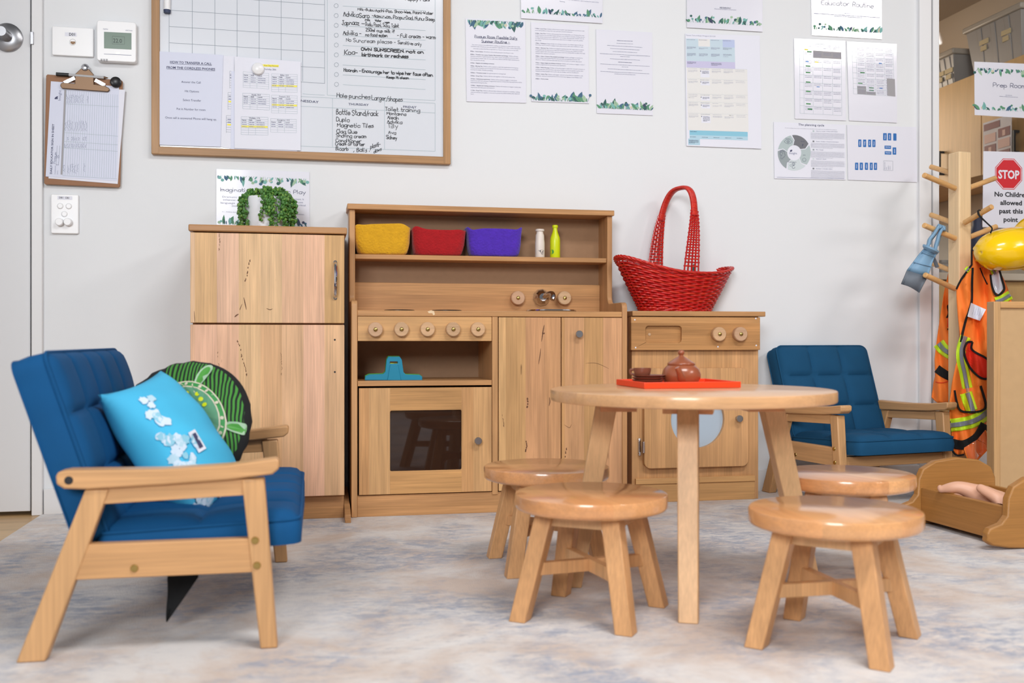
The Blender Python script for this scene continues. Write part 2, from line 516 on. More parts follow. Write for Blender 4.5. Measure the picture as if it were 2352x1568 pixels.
class MB:
    def __init__(self):
        self.v, self.f, self.mi, self.cur = [], [], [], 0

    def add(self, vs, fs):
        o = len(self.v)
        self.v += [Vector(x) for x in vs]
        self.f += [tuple(i + o for i in f) for f in fs]
        self.mi += [self.cur] * len(fs)

    def box(self, x0, x1, y0, y1, z0, z1):
        vs = [(x, y, z) for z in (z0, z1) for y in (y0, y1) for x in (x0, x1)]
        self.add(vs, [(0, 2, 3, 1), (4, 5, 7, 6), (0, 1, 5, 4), (2, 6, 7, 3), (0, 4, 6, 2), (1, 3, 7, 5)])

    def bar(self, p, q, w, h, side):
        """square bar from p to q; side = direction of its width"""
        p, q = Vector(p), Vector(q)
        ax = (q - p).normalized()
        s = Vector(side)
        s = (s - ax * s.dot(ax)).normalized() * w / 2
        t = ax.cross(s).normalized() * h / 2
        vs = [b + sg * s + tg * t for b in (p, q) for sg, tg in ((-1, -1), (1, -1), (1, 1), (-1, 1))]
        self.add(vs, [(3, 2, 1, 0), (4, 5, 6, 7), (0, 1, 5, 4), (1, 2, 6, 5), (2, 3, 7, 6), (3, 0, 4, 7)])

    def prism(self, pts, off, holes=()):
        off = Vector(off)
        loops = [[Vector(p) for p in pts]] + [[Vector(p) for p in h] for h in holes]
        flat = [p for l in loops for p in l]
        n = len(flat)
        if holes:
            tri = [tuple(t) for t in tessellate_polygon(loops)]
        else:
            tri = [tuple(range(n))]
        self.add(flat + [p + off for p in flat], [t for t in tri] + [tuple(i + n for i in reversed(t)) for t in tri])
        k = 0
        for l in loops:
            m = len(l)
            base = len(self.v) - 2 * n
            fs = [(base + k + i, base + k + (i + 1) % m, base + n + k + (i + 1) % m, base + n + k + i) for i in range(m)]
            self.f += fs
            self.mi += [self.cur] * m
            k += m

    def lathe(self, prof, c, axis=(0, 0, 1), n=32):
        """prof: (radius, height) list along axis from c"""
        ax = Vector(axis).normalized()
        a = ax.orthogonal().normalized()
        b = ax.cross(a)
        c = Vector(c)
        vs, rows = [], []
        for r, h in prof:
            if r < 1e-6:
                rows.append([len(vs)])
                vs.append(c + ax * h)
            else:
                rows.append(list(range(len(vs), len(vs) + n)))
                for k in range(n):
                    t = 2 * math.pi * k / n
                    vs.append(c + ax * h + (a * math.cos(t) + b * math.sin(t)) * r)
        fs = []
        for r0, r1 in zip(rows, rows[1:]):
            for k in range(n):
                k2 = (k + 1) % n
                if len(r0) == 1 and len(r1) == 1:
                    continue
                if len(r0) == 1:
                    fs.append((r0[0], r1[k2], r1[k]))
                elif len(r1) == 1:
                    fs.append((r0[k], r0[k2], r1[0]))
                else:
                    fs.append((r0[k], r0[k2], r1[k2], r1[k]))
        self.add(vs, fs)

    def cyl(self, p, q, r0, r1=None, n=20):
        p, q = Vector(p), Vector(q)
        r1 = r0 if r1 is None else r1
        L = (q - p).length
        self.lathe([(0, 0), (r0, 0), (r1, L), (0, L)], p, q - p, n)

    def tube(self, path, r, n=8, closed=False, flat=1.0, up=(0, 0, 1), caps=True):
        path = [Vector(p) for p in path]
        N = len(path)
        rad = r if isinstance(r, (list, tuple)) else [r] * N
        vs, fs = [], []
        ref = Vector(up)
        for i, p in enumerate(path):
            t = (path[(i + 1) % N] - path[i - 1]) if closed else (path[min(i + 1, N - 1)] - path[max(i - 1, 0)])
            if t.length < 1e-9:
                t = Vector((0, 0, 1))
            t.normalize()
            s = ref - t * ref.dot(t)
            if s.length < 1e-4:
                s = t.orthogonal()
            s.normalize()
            ref = s
            w = t.cross(s)
            for k in range(n):
                a = 2 * math.pi * k / n
                vs.append(p + s * math.cos(a) * rad[i] * flat + w * math.sin(a) * rad[i])
        for i in range(N if closed else N - 1):
            j = (i + 1) % N
            for k in range(n):
                k2 = (k + 1) % n
                fs.append((i * n + k, i * n + k2, j * n + k2, j * n + k))
        if not closed and caps:
            fs.append(tuple(range(n - 1, -1, -1)))
            fs.append(tuple((N - 1) * n + k for k in range(n)))
        self.add(vs, fs)

    def grid(self, rows, closed=False):
        m = len(rows[0])
        vs = [p for r in rows for p in r]
        fs = []
        for i in range(len(rows) - 1):
            for k in range(m if closed else m - 1):
                k2 = (k + 1) % m
                fs.append((i * m + k, i * m + k2, (i + 1) * m + k2, (i + 1) * m + k))
        self.add(vs, fs)

    def ball(self, c, r, n=10, m=6, sx=(1, 1, 1)):
        c = Vector(c)
        rows = []
        for i in range(m + 1):
            t = math.pi * i / m
            rows.append([c + Vector((math.sin(t) * math.cos(2 * math.pi * k / n) * r * sx[0], math.sin(t) * math.sin(2 * math.pi * k / n) * r * sx[1],
                                     -math.cos(t) * r * sx[2])) for k in range(n)])
        self.grid(rows, closed=True)

    def build(self, name, mats, parent=None, origin=None, smooth=35, bevel=0.0, seg=2, local=False, solid=0.0, sub=0, merge=False):
        me = bpy.data.meshes.new(name)
        if parent is not None and not local:
            inv = INV[parent.name]
        elif origin is not None:
            inv = Matrix.Translation(-Vector(origin))
        else:
            inv = Matrix.Identity(4)
        me.from_pydata([inv @ p for p in self.v], [], self.f)
        mats = [mats] if isinstance(mats, str) else mats
        for m in mats:
            me.materials.append(MATS[m])
        me.polygons.foreach_set('material_index', self.mi)
        me.validate()
        bm = bmesh.new()
        bm.from_mesh(me)
        if merge:
            bmesh.ops.remove_doubles(bm, verts=bm.verts, dist=1e-5)
        bmesh.ops.recalc_face_normals(bm, faces=bm.faces)
        bm.to_mesh(me)
        bm.free()
        if smooth:
            me.shade_smooth()
            me.set_sharp_from_angle(angle=math.radians(smooth))
        o = bpy.data.objects.new(name, me)
        COL.objects.link(o)
        if parent is not None:
            o.parent = parent
            INV[o.name] = INV[parent.name]
        elif origin is not None:
            o.location = origin
            INV[o.name] = inv
        else:
            INV[o.name] = inv
        if solid:
            s = o.modifiers.new('thickness', 'SOLIDIFY')
            s.thickness = solid
            s.offset = 0
        if bevel:
            b = o.modifiers.new('soft_edge', 'BEVEL')
            b.width, b.segments, b.limit_method, b.angle_limit = bevel, seg, 'ANGLE', math.radians(40)
            b.use_clamp_overlap = True
        if sub:
            s = o.modifiers.new('round', 'SUBSURF')
            s.levels = s.render_levels = sub
        return o


def thing(name, label, cat, loc=(0, 0, 0), rz=0.0, group=None):
    o = bpy.data.objects.new(name, None)
    COL.objects.link(o)
    o.empty_display_size = 0.05
    o.location = loc
    o.rotation_euler = (0, 0, rz)
    INV[o.name] = (Matrix.Translation(Vector(loc)) @ Matrix.Rotation(rz, 4, 'Z')).inverted()
    return tag(o, label, cat, group)


def tag(o, label, cat, group=None):
    o['label'] = label
    o['category'] = cat
    if group:
        o['group'] = group
    return o


def struct(o, label=None):
    o['kind'] = 'structure'
    if label:
        o['label'] = label
    return o


def child_copy(root, loc, rz, label):
    r = root.copy()
    COL.objects.link(r)
    r.location = loc
    r.rotation_euler = (0, 0, rz)
    r['label'] = label
    for ch in root.children:
        k = ch.copy()
        COL.objects.link(k)
        k.parent = r
        for g in ch.children:
            g2 = g.copy()
            COL.objects.link(g2)
            g2.parent = k
    return r


def rrect(x0, x1, z0, z1, r, y, n=6):
    """rounded rectangle in a plane of constant y, counter-clockwise"""
    out = []
    for cx, cz, a0 in ((x1 - r, z0 + r, -90), (x1 - r, z1 - r, 0), (x0 + r, z1 - r, 90), (x0 + r, z0 + r, 180)):
        for k in range(n + 1):
            a = math.radians(a0 + 90 * k / n)
            out.append((cx + r * math.cos(a), y, cz + r * math.sin(a)))
    return out


def circ(cx, cz, r, y, n=40):
    return [(cx + r * math.cos(2 * math.pi * k / n), y, cz + r * math.sin(2 * math.pi * k / n)) for k in range(n)]


def spline(pts, n=8, closed=False):
    pts = [Vector(p) for p in pts]
    N = len(pts)
    out = []
    for i in range(N if closed else N - 1):
        p0, p1, p2, p3 = (pts[(i + d) % N] if closed else pts[min(max(i + d, 0), N - 1)] for d in (-1, 0, 1, 2))
        for k in range(n):
            t = k / n
            out.append(0.5 * (2 * p1 + (p2 - p0) * t + (2 * p0 - 5 * p1 + 4 * p2 - p3) * t * t + (3 * p1 - p0 - 3 * p2 + p3) * t ** 3))
    if not closed:
        out.append(pts[-1])
    return out


# ---------------------------------------------------------------- writing
_fc = bpy.data.curves.new('type', 'FONT')
_fc.resolution_u = 2
_fo = bpy.data.objects.new('type', _fc)
_CACHE = {}


def glyphs(s, bold=0.0):
    k = (s, bold)
    if k not in _CACHE:
        _fc.body = s
        _fc.offset = bold
        me = bpy.data.meshes.new_from_object(_fo)
        vs = [(v.co.x, v.co.y) for v in me.vertices]
        fs = [tuple(p.vertices) for p in me.polygons]
        bpy.data.meshes.remove(me)
        _CACHE[k] = (vs, fs)
    return _CACHE[k]


class Ink(MB):
    """flat print on a plane: P maps photo coordinates to a point on that plane"""

    def __init__(self, P, slots):
        super().__init__()
        self.P0, self.slots, self.k = P, slots, 0
        self.nrm = Vector((0, -1, 0))

    def P(self, u, v):
        return self.P0(u, v) + self.nrm * (0.0003 + 4e-6 * (self.k % 100))

    def add(self, vs, fs):
        self.k += 1
        super().add(vs, fs)

    def use(self, m):
        if m not in self.slots:
            self.slots.append(m)
        self.cur = self.slots.index(m)
        return self

    def poly(self, pts):
        self.add([self.P(*p) for p in pts], [tuple(range(len(pts)))])

    def line(self, p, q, w):
        d = Vector((q[0] - p[0], q[1] - p[1]))
        if d.length < 1e-6:
            return
        n = Vector((-d.y, d.x)).normalized() * w / 2
        self.poly([(p[0] + n.x, p[1] + n.y), (q[0] + n.x, q[1] + n.y), (q[0] - n.x, q[1] - n.y), (p[0] - n.x, p[1] - n.y)])

    def path(self, pts, w):
        for a, b in zip(pts, pts[1:]):
            d = Vector((b[0] - a[0], b[1] - a[1]))
            if d.length > 1e-6:
                d = d.normalized() * w * 0.35
                self.line((a[0] - d.x, a[1] - d.y), (b[0] + d.x, b[1] + d.y), w)

    def ring(self, c, r, w, n=20, sx=1.0):
        pts = [(c[0] + sx * r * math.cos(2 * math.pi * k / n), c[1] + r * math.sin(2 * math.pi * k / n)) for k in range(n + 1)]
        self.path(pts, w)

    def disc(self, c, r, n=18, sx=1.0):
        self.poly([(c[0] + sx * r * math.cos(2 * math.pi * k / n), c[1] - r * math.sin(2 * math.pi * k / n)) for k in range(n)])

    def sans(self, s, p, q, h, bold=0.0, up=(0, -1)):
        """type from baseline start p to end q (photo pixels); h = pixels per em; q as a number fixes nothing but the scale"""
        vs, fs = glyphs(s, bold)
        if not vs:
            return
        x0, x1 = min(v[0] for v in vs), max(v[0] for v in vs)
        W = max(x1 - x0, 1e-6)
        self.add([self.P(p[0] + (q[0] - p[0]) * (x - x0) / W + up[0] * y * h, p[1] + (q[1] - p[1]) * (x - x0) / W + up[1] * y * h) for x, y in vs], fs)

    def centred(self, s, c, h, bold=0.0, slope=0.03, stretch=1.0):
        vs, fs = glyphs(s, bold)
        W = (max(v[0] for v in vs) - min(v[0] for v in vs)) * h * stretch
        self.sans(s, (c[0] - W / 2, c[1] - slope * W / 2), (c[0] + W / 2, c[1] + slope * W / 2), h, bold)

    def left(self, s, p, h, bold=0.0, slope=0.03, stretch=1.0):
        vs, fs = glyphs(s, bold)
        W = (max(v[0] for v in vs) - min(v[0] for v in vs)) * h * stretch
        self.sans(s, p, (p[0] + W, p[1] + slope * W), h, bold)
        return W

    def hand(self, s, p, q, h, w, jitter=0.24, seed=0, up=(0, -1)):
        """handwriting: h = capital height in pixels, w = stroke width"""
        rnd = random.Random(seed + len(s))
        x, strokes = 0.0, []
        for ch in s:
            if ch == ' ':
                x += 3
                continue
            wd, g = STROKES.get(ch, (3, ''))
            ox, oy = rnd.uniform(-jitter, jitter), rnd.uniform(-jitter, jitter) * 2
            for st in g.split(';'):
                pts = [(x + int(st[i], 36) + ox + rnd.uniform(-jitter, jitter), int(st[i + 1], 36) - 3 + oy + rnd.uniform(-jitter, jitter))
                       for i in range(0, len(st) - 1, 2)]
                if len(pts) > 2:
                    out = [pts[0]]
                    for a, b in zip(pts, pts[1:]):
                        out += [(a[0] * .75 + b[0] * .25, a[1] * .75 + b[1] * .25), (a[0] * .25 + b[0] * .75, a[1] * .25 + b[1] * .75)]
                    pts = out + [pts[-1]]
                strokes.append(pts)
            x += wd + 1
        k = 1.0 / max(x - 1, 1)
        for pts in strokes:
            self.path([(p[0] + (q[0] - p[0]) * a * k + up[0] * b * h / 7, p[1] + (q[1] - p[1]) * a * k + up[1] * b * h / 7) for a, b in pts], w)

    def greek(self, p, q, h, seed=0):
        """a line of print too small to read: word-long dashes"""
        rnd = random.Random(seed)
        L = math.hypot(q[0] - p[0], q[1] - p[1])
        t = 0.0
        while t < L:
            e = min(L, t + h * rnd.uniform(1.2, 4.5))
            a, b = t / L, e / L
            self.line((p[0] + (q[0] - p[0]) * a, p[1] + (q[1] - p[1]) * a), (p[0] + (q[0] - p[0]) * b, p[1] + (q[1] - p[1]) * b), h * rnd.uniform(.4, .56))
            t = e + h * 0.34

    def leaves(self, p, q, h, sign=1, seed=0, dens=1.0):
        """eucalyptus border growing from the line p-q; sign 1 = upwards, -1 = hanging"""
        rnd = random.Random(seed)
        n = int(46 * dens)
        for i in range(n):
            t = (i + rnd.uniform(0.1, 0.9)) / n
            bx, by = p[0] + (q[0] - p[0]) * t, p[1] + (q[1] - p[1]) * t
            ln = h * rnd.choice((.4, .5, .6, .75, .95)) * rnd.uniform(.8, 1.1)
            an = rnd.uniform(-.9, .9)
            kind = rnd.random()
            self.use(rnd.choices(LEAFS, (5, 7, 6, 4, 4, 1.6, .6))[0])
            dx, dy = math.sin(an), -math.cos(an) * sign
            if kind < .35:           # round coin leaf on a stalk
                r = h * rnd.uniform(.11, .17)
                c = (bx + dx * ln * .7, by + dy * ln * .7)
                m = 10
                self.poly([(c[0] + r * math.cos(6.283 * k / m), c[1] + sign * r * .9 * math.sin(6.283 * k / m)) for k in range(m)])
                self.line((bx, by), c, h * .025)
            else:                    # pointed leaf
                w = ln * rnd.uniform(.14, .23)
                nx, ny = -dy, dx
                prof = ((0, .0), (.2, .7), (.45, 1), (.7, .75), (1, 0))
                pts = [(bx + dx * ln * a + nx * w * b, by + dy * ln * a + ny * w * b) for a, b in prof]
                pts += [(bx + dx * ln * a - nx * w * b, by + dy * ln * a - ny * w * b) for a, b in reversed(prof[1:-1])]
                self.poly(pts)
                if rnd.random() < .5:
                    self.use('leaf_dark')
                    self.line((bx, by), (bx + dx * ln * .9, by + dy * ln * .9), h * .02)


STROKES = {}
_raw = '''a4 47270604133345;4743|b4 0a03;052746442304|c4 46270604133344|d4 4a43;45270604133344|e4 054546270604133344|f3 392a1a1913;0737
g4 47270604133345;4741301001|h4 0a03;05274643|i1 0703;090a|j2 171100;191a|k4 0a03;370533|l1 0a03|m5 0703;06173623;2637465543|n4 0703;06273643
o4 170604133344463717|p4 0700;062736442304|q4 4740;462706042344|r3 0703;052737|s3 37170635342303|t3 1a142333;0737|u4 0704133344;4743
v4 072347|w4 0713263347|x4 0743;4703|y4 0724;4710|z4 07470343|A4 032a43;1636|B4 030a3a39271707;273645341303|C4 493a1a0805133344
D4 030a2a48452303|E4 4a0a0343;0737|F4 4a0a03;0737|G4 493a1a080513334426|H4 0a03;4a43;0747|I0 0a03|J4 1a4a;3a342304|K4 0a03;4a0643|L4 0a0343
M5 030a255a53|N4 030a434a|O4 1a0805133345483a1a|P4 030a2a49472606|R4 030a2a49472606;2643|S4 493a1a0908173645331304|T4 0a4a;2a23
U4 0a051333454a|V4 0a234a|W5 0a1328335a|Y4 0a274a;2723|04 1a0805133345483a1a|24 091a3a480343|54 4a0a0736453303|-3 0636|,1 1402|.0 0304|/3 024a|&4 43091a2905133346'''
for _x in _raw.replace('\n', '|').split('|'):
    STROKES[_x[0]] = (int(_x[1]), _x[3:])


# ---------------------------------------------------------------- the room
WY = 3.08          # plane of the back wall
XG = px(2110, WY)  # where the wall gives way to the glazed partition
XD = px(100, WY)   # where the door frame meets the wall

m = MB(); m.box(-3.2, 6, -3, WY + 3.2, -0.06, 0.0)
struct(m.build('floor', 'floor_boards', smooth=0))
m = MB(); m.box(XD, XG, WY, WY + 0.1, 0, 2.75)
struct(m.build('wall_back', 'wall_paint', smooth=0))
m = MB(); m.box(-3.2, px(-160, WY) , WY, WY + 0.1, 0, 2.75); m.box(px(-160, WY), XD, WY, WY + 0.1, 2.1, 2.75)
struct(m.build('wall_left', 'wall_paint', smooth=0))
m = MB(); m.box(XD + 0.002, XG - 0.002, WY - 0.011, WY - 0.0005, 0, 0.075)
struct(m.build('baseboard_back', 'white_trim', bevel=0.003))
m = MB(); m.box(-1.42, -1.32, 0.3, WY, 0, 2.75)
struct(m.build('wall_unseen_shade', 'wall_paint', smooth=0))  # unseen wall, added to block ambient light and darken the door end
# door frame post and the flush door with its gap
m = MB(); m.box(px(75, WY), XD, WY - 0.014, WY + 0.1, 0, 2.1)
struct(m.build('trim_1', 'white_trim', bevel=0.002))
door = thing('door_1', 'flush white painted door at the left edge with round steel lever handle', 'door', (px(20, WY), WY, 0))
del door['category']
struct(door)
m = MB(); m.box(px(-160, WY), px(71, WY), WY - 0.006, WY + 0.04, 0.012, 2.09)
m.build('door_panel', 'door_paint', door, bevel=0.002)
m = MB(); m.box(px(70.5, WY), px(75.5, WY), WY + 0.012, WY + 0.05, 0.0, 2.1)
m.build('door_gap', 'dark_gap', door, smooth=0)
c = onY(18, 87, WY - 0.006)
m = MB(); m.lathe([(0, 0), (0.0405, 0), (0.0405, 0.006), (0.034, 0.011), (0.015, 0.013), (0.0135, 0.05), (0, 0.05)], c, (0, -1, 0), 40)
h = m.build('handle_rose', 'brushed_steel', door)
m = MB(); m.tube(spline([c + Vector((0, -0.045, 0)), c + Vector((-0.02, -0.058, 0)), c + Vector((-0.06, -0.06, 0)), c + Vector((-0.12, -0.058, 0))], 5), 0.011, 12)
m.cyl(c + Vector((0.0, -0.04, 0)), c + Vector((0, -0.066, 0)), 0.0135)
m.build('lever', 'brushed_steel', h)
q = onY(73.5, 88, WY - 0.014)
m = MB(); m.box(q.x - 0.004, q.x + 0.005, q.y - 0.004, q.y + 0.004, q.z - 0.018, q.z + 0.018)
m.build('strike_plate', 'brushed_steel', door, bevel=0.001)

# glazed partition
XR = XG + 1.6
win = thing('window_1', 'glazed partition to the prep room with white frame and solid lower panel', 'window', (XG, WY, 0))
del win['category']
struct(win)
zb = pz(2200, 985, WY)
m = MB(); m.box(XG - 0.004, px(2135, WY), WY - 0.012, WY + 0.1, 0, 2.75)
m.box(px(2141.5, WY), px(2156, WY), WY - 0.004, WY + 0.05, 0, 2.75)
m.box(px(2156, WY), XR, WY - 0.004, WY + 0.05, 2.2, 2.75)
m.build('window_frame', 'white_trim', win, bevel=0.002)
m = MB(); m.box(px(2134.5, WY), px(2142, WY), WY + 0.02, WY + 0.06, 0, 2.75)
m.build('gap_shade', 'dark_gap', win, smooth=0)  # dark strip whose colour stands in for shade in the frame gap
m = MB(); m.box(px(2156, WY), XR, WY - 0.002, WY + 0.045, 0, zb)
m.build('lower_panel', 'white_trim', win, bevel=0.002)
m = MB(); m.box(px(2156, WY), XR, WY + 0.012, WY + 0.018, zb, 2.2)
m.build('pane', 'window_glass', win, smooth=0)

# prep room behind the glass
CX = 2.75
m = MB(); m.box(CX + 0.35, CX + 0.45, WY + 0.12, WY + 3.2, 0, 2.6); struct(m.build('wall_prep_room', 'prep_wall', smooth=0))
m = MB(); m.box(-3.2, 6, WY + 3.2, WY + 3.3, 0, 2.6); struct(m.build('wall_prep_back', 'prep_wall', smooth=0))
m = MB(); m.box(XG - 0.6, 6, WY + 0.12, WY + 3.2, 2.1, 2.2); struct(m.build('ceiling_prep_room', 'prep_ceiling', smooth=0))
m = MB(); m.box(XG - 0.12, XG - 0.02, WY + 0.1, WY + 3.2, 0, 2.1); struct(m.build('wall_prep_side', 'prep_wall', smooth=0))
m = MB(); m.box(CX - 0.02, CX + 0.34, WY + 0.14, WY + 2.6, 1.72, 2.1); struct(m.build('trim_2', 'prep_ceiling', smooth=0)) if False else None
ZT = onX(2352, 125, CX).z
ZC = onX(2230, 408, CX).z
wall_cab = thing('wall_cupboard', 'pale plywood wall cupboard seen through the glass with dark handles', 'cupboard', (CX, WY + 1.2, ZC))
m = MB(); m.box(CX + 0.012, CX + 0.34, WY + 0.16, WY + 2.2, max(ZC, 1.0), ZT)
m.build('body', 'plywood', wall_cab, smooth=0)
ys = [WY + 0.16, onX(2254, 300, CX).y, WY + 2.2]
for k in range(2):
    m = MB(); m.box(CX, CX + 0.011, ys[k] + 0.003, ys[k + 1] - 0.003, ZC, ZT)
    d = m.build('door', 'plywood', wall_cab, bevel=0.001)
    for (u, v0, v1) in ((((2340, 302, 350),) if k == 0 else ((2168, 350, 400),))):
        a, b = onX(u, v0, CX), onX(u, v1, CX)
        m = MB(); yy = a.y
        for zz in (a.z, b.z):
            m.box(CX - 0.022, CX, yy - 0.035, yy + 0.035, zz - 0.004, zz + 0.004) if False else m.box(CX - 0.022, CX, yy - 0.005, yy + 0.005, zz - 0.005, zz + 0.005)
        m.box(CX - 0.026, CX - 0.018, yy - 0.006, yy + 0.006, b.z - 0.005, a.z + 0.005)
        m.build('handle', 'black_plastic', d, bevel=0.001)
# bench unit just behind the glass
BX0, BX1, BY = XG + 0.03, CX + 0.34, 3.47
bench = thing('base_cupboard', 'low plywood cupboard with pale stone bench top behind the glass', 'cupboard', (2.7, BY, 0))
ZB = onY(2320, 628, BY).z
m = MB(); m.box(BX0, BX1, BY + .02, BY + 0.42, 0.0, ZB - 0.03); m.build('body', 'plywood', bench, smooth=0)
m = MB(); m.box(BX0, BX1, BY - .01, BY + 0.42, ZB - 0.028, ZB); m.build('bench_top', 'bench_stone', bench, bevel=0.003)
m = MB(); m.box(BX0, BX1, BY + .40, BY + 0.42, ZB, onY(2200, 517, BY + .4).z); m.build('upstand', 'bench_stone', bench, bevel=0.002)
for k in range(2):
    x0 = BX0 + .01 + 0.42 * k
    m = MB(); m.box(x0, x0 + .41, BY + .004, BY + .019, 0.1, ZB - 0.05); d = m.build('door', 'plywood', bench, bevel=0.001)
    m = MB(); m.box(x0 + .36, x0 + .37, BY - .022, BY - .012, 0.48, 0.64); m.box(x0 + .36, x0 + .37, BY - .014, BY + .004, .48, .49); m.box(x0 + .36, x0 + .37, BY - .014, BY + .004, .63, .64); m.build('handle', 'black_plastic', d)
for (nm, lb, x, r, hh, mt) in (('drink_bottle', 'dark blue bottle on the bench behind the glass', px(2252, 3.6), 0.03, 0.24, 'leaf_navy'),
                               ('glass_jar', 'pale jar on the bench behind the glass', px(2172, 3.6), 0.035, 0.06, 'tub_grey')):
    m = MB(); m.lathe([(0, 0), (r, 0), (r, hh * .7), (r * .6, hh * .85), (r * .6, hh), (0, hh)], (x, 3.62, ZB + .0005))
    tag(m.build(nm, mt, origin=(x, 3.62, ZB)), lb, nm.split('_')[1])


def tub(label, y0, y1, z0, z1, xf):
    t = thing('storage_tub', label, 'tub', (xf + 0.13, (y0 + y1) / 2, z0), 0, 'plastic tubs on the cupboard')
    m = MB()
    e = 0.025
    b = [(xf + e, y0 + e), (xf + 0.26 - e, y0 + e), (xf + 0.26 - e, y1 - e), (xf + e, y1 - e)]
    c = [(xf, y0), (xf + 0.26, y0), (xf + 0.26, y1), (xf, y1)]
    m.add([(x, y, z0) for x, y in b] + [(x, y, z1) for x, y in c], [(3, 2, 1, 0), (0, 1, 5, 4), (1, 2, 6, 5), (2, 3, 7, 6), (3, 0, 4, 7), (4, 5, 6, 7)])
    n = 4
    for k in range(1, n):
        y = y0 + (y1 - y0) * k / n
        m.prism([(xf + e - .003, y - .012, z0 + .004), (xf + e - .003, y + .012, z0 + .004), (xf - .003, y + .014, z1 - .004), (xf - .003, y - .014, z1 - .004)], (.004, 0, 0))
    m.build('tub_body', 'tub_grey', t, bevel=0.004)
    m = MB(); m.box(xf - 0.012, xf + 0.272, y0 - 0.012, y1 + 0.012, z1, z1 + 0.025)
    m.build('lid', 'tub_lid', t, bevel=0.006)
    m = MB(); m.cur = 0
    for k in range(2):
        y = y0 + (y1 - y0) * (0.3 + 0.4 * k)
        xx = xf + e * .35 - .005
        m.box(xx, xx + .004, y - 0.035, y + 0.02, z1 - 0.075, z1 - 0.055)
        m.box(xx + .002, xx + .006, y - 0.02, y + 0.015, z1 - 0.1, z1 - 0.08)
    m.build('label_sticker', 'tub_sticker', t, smooth=0)


xt = CX + 0.03
a, b = onX(2212, 60, xt), onX(2345, 40, xt)
tub('large grey lidded tub on the plywood cupboard, above the prep room sign', b.y, a.y - 0.02, ZT, ZT + 0.2, xt)
a, b = onX(2140, 100, xt), onX(2206, 100, xt)
tub('smaller grey lidded tub on the plywood cupboard, beside the glass frame', b.y + 0.05, a.y, ZT, ZT + 0.14, xt)

# ---------------------------------------------------------------- rug
m = MB()
RX0, RX1, RY0, RY1 = -0.745, 2.75, -1.2, WY - 0.035
nx, ny = 60, 60
rows = [[(RX0 + (RX1 - RX0) * i / nx, RY0 + (RY1 - RY0) * j / ny, 0.007) for i in range(nx + 1)] for j in range(ny + 1)]
m.grid([[Vector(p) for p in r] for r in rows])
m.add([(RX0, RY0, 0), (RX1, RY0, 0), (RX1, RY1, 0), (RX0, RY1, 0), (RX0, RY0, .007), (RX1, RY0, .007), (RX1, RY1, .007), (RX0, RY1, .007)],
      [(0, 1, 5, 4), (1, 2, 6, 5), (2, 3, 7, 6), (3, 0, 4, 7)])
tag(m.build('rug', 'rug_pile', origin=(RX0, RY0, 0)), 'large cream rug with faded blue grey pattern covering the floor', 'rug')
RZ = 0.007

# ---------------------------------------------------------------- toy fridge
def marks(parent, Y, strokes):
    """dark gum veins and cracks in the timber"""
    ink = Ink(lambda u, v: onY(u, v, Y), [])
    rnd = random.Random(4)
    ink.use('grain_dark')
    for kind, pts, w in strokes:
        if kind == 'chain':
            sp = spline([(x, y, 0) for x, y in pts], 6)
            for p in sp:
                if rnd.random() < .75:
                    a = rnd.uniform(-.4, .4)
                    ink.line((p.x - a * 2, p.y - 2.2), (p.x + a * 2 + rnd.uniform(-1, 1), p.y + 1.6), w * rnd.uniform(.5, 1.2))
        else:
            sp = spline([(x, y, 0) for x, y in pts], 4)
            n = len(sp) - 1
            for i in range(n):
                ww = w * (.35 + .9 * math.sin(math.pi * (i + .5) / n))
                ink.line((sp[i].x, sp[i].y), (sp[i + 1].x, sp[i + 1].y), ww)
    if ink.f:
        ink.build('grain_mark', ink.slots, parent, smooth=0)


plain('grain_dark', rgb(104, 66, 40), 0.6)
plain('pale_chip', rgb(232, 204, 166), 0.7)
FRIDGE_UP = [('chain', [(574, 598), (570, 612), (568, 630), (563, 645)], 2.2), ('line', [(560, 683), (563, 697), (566, 711)], 1.8), ('line', [(556, 698), (552, 708), (551, 712)], 1.2), ('line', [(539, 728), (543, 724), (548, 721)], 2.4),
             ('chain', [(503, 538), (505, 556), (503, 574)], 1.2), ('line', [(446, 714), (447, 730), (447, 740)], 1.0), ('line', [(612, 708), (620, 711), (626, 709)], 1.4)]
FRIDGE_LOW = [('chain', [(545, 783), (552, 800), (556, 822), (562, 840), (567, 862)], 1.9), ('chain', [(500, 810), (503, 840)], 1.0), ('chain', [(645, 812), (648, 840), (646, 860)], .9)]
CUP_L = [('line', [(1250, 746), (1247, 762), (1244, 784)], 2.0), ('line', [(1242, 800), (1240, 818), (1237, 836)], 1.5), ('chain', [(1211, 915), (1212, 926), (1211, 936)], 3.0), ('chain', [(1208, 1014), (1210, 1024), (1207, 1036)], 2.6),
         ('chain', [(1154, 952), (1156, 968), (1158, 980)], 1.0), ('line', [(1262, 912), (1263, 922), (1261, 932)], 1.6), ('line', [(1245, 764), (1248, 766), (1251, 764)], 3.0)]
CUP_R = [('chain', [(1301, 1030), (1298, 1046), (1300, 1060)], 2.2), ('line', [(1345, 834), (1370, 834), (1398, 846)], .7), ('line', [(1296, 975), (1308, 982), (1312, 974)], .8)]
FY = 2.80
fx0, fx1 = px(437, FY), px(791, FY)
fr = thing('toy_fridge', 'tall wooden play fridge with two plain doors, left of the play kitchen', 'toy fridge', ((fx0 + fx1) / 2, 2.93, RZ))
zt = pz(434, 515, FY)
m = MB(); m.box(fx0 + 0.004, fx1 - 0.002, FY + 0.021, WY - 0.012, RZ, zt - 0.019)
m.build('carcass', 'kitchen_v', fr, bevel=0.001)
m = MB(); m.box(px(433, FY), px(797, FY), FY - 0.006, WY - 0.011, zt - 0.018, zt)
m.build('top_board', 'kitchen_h', fr, bevel=0.003)
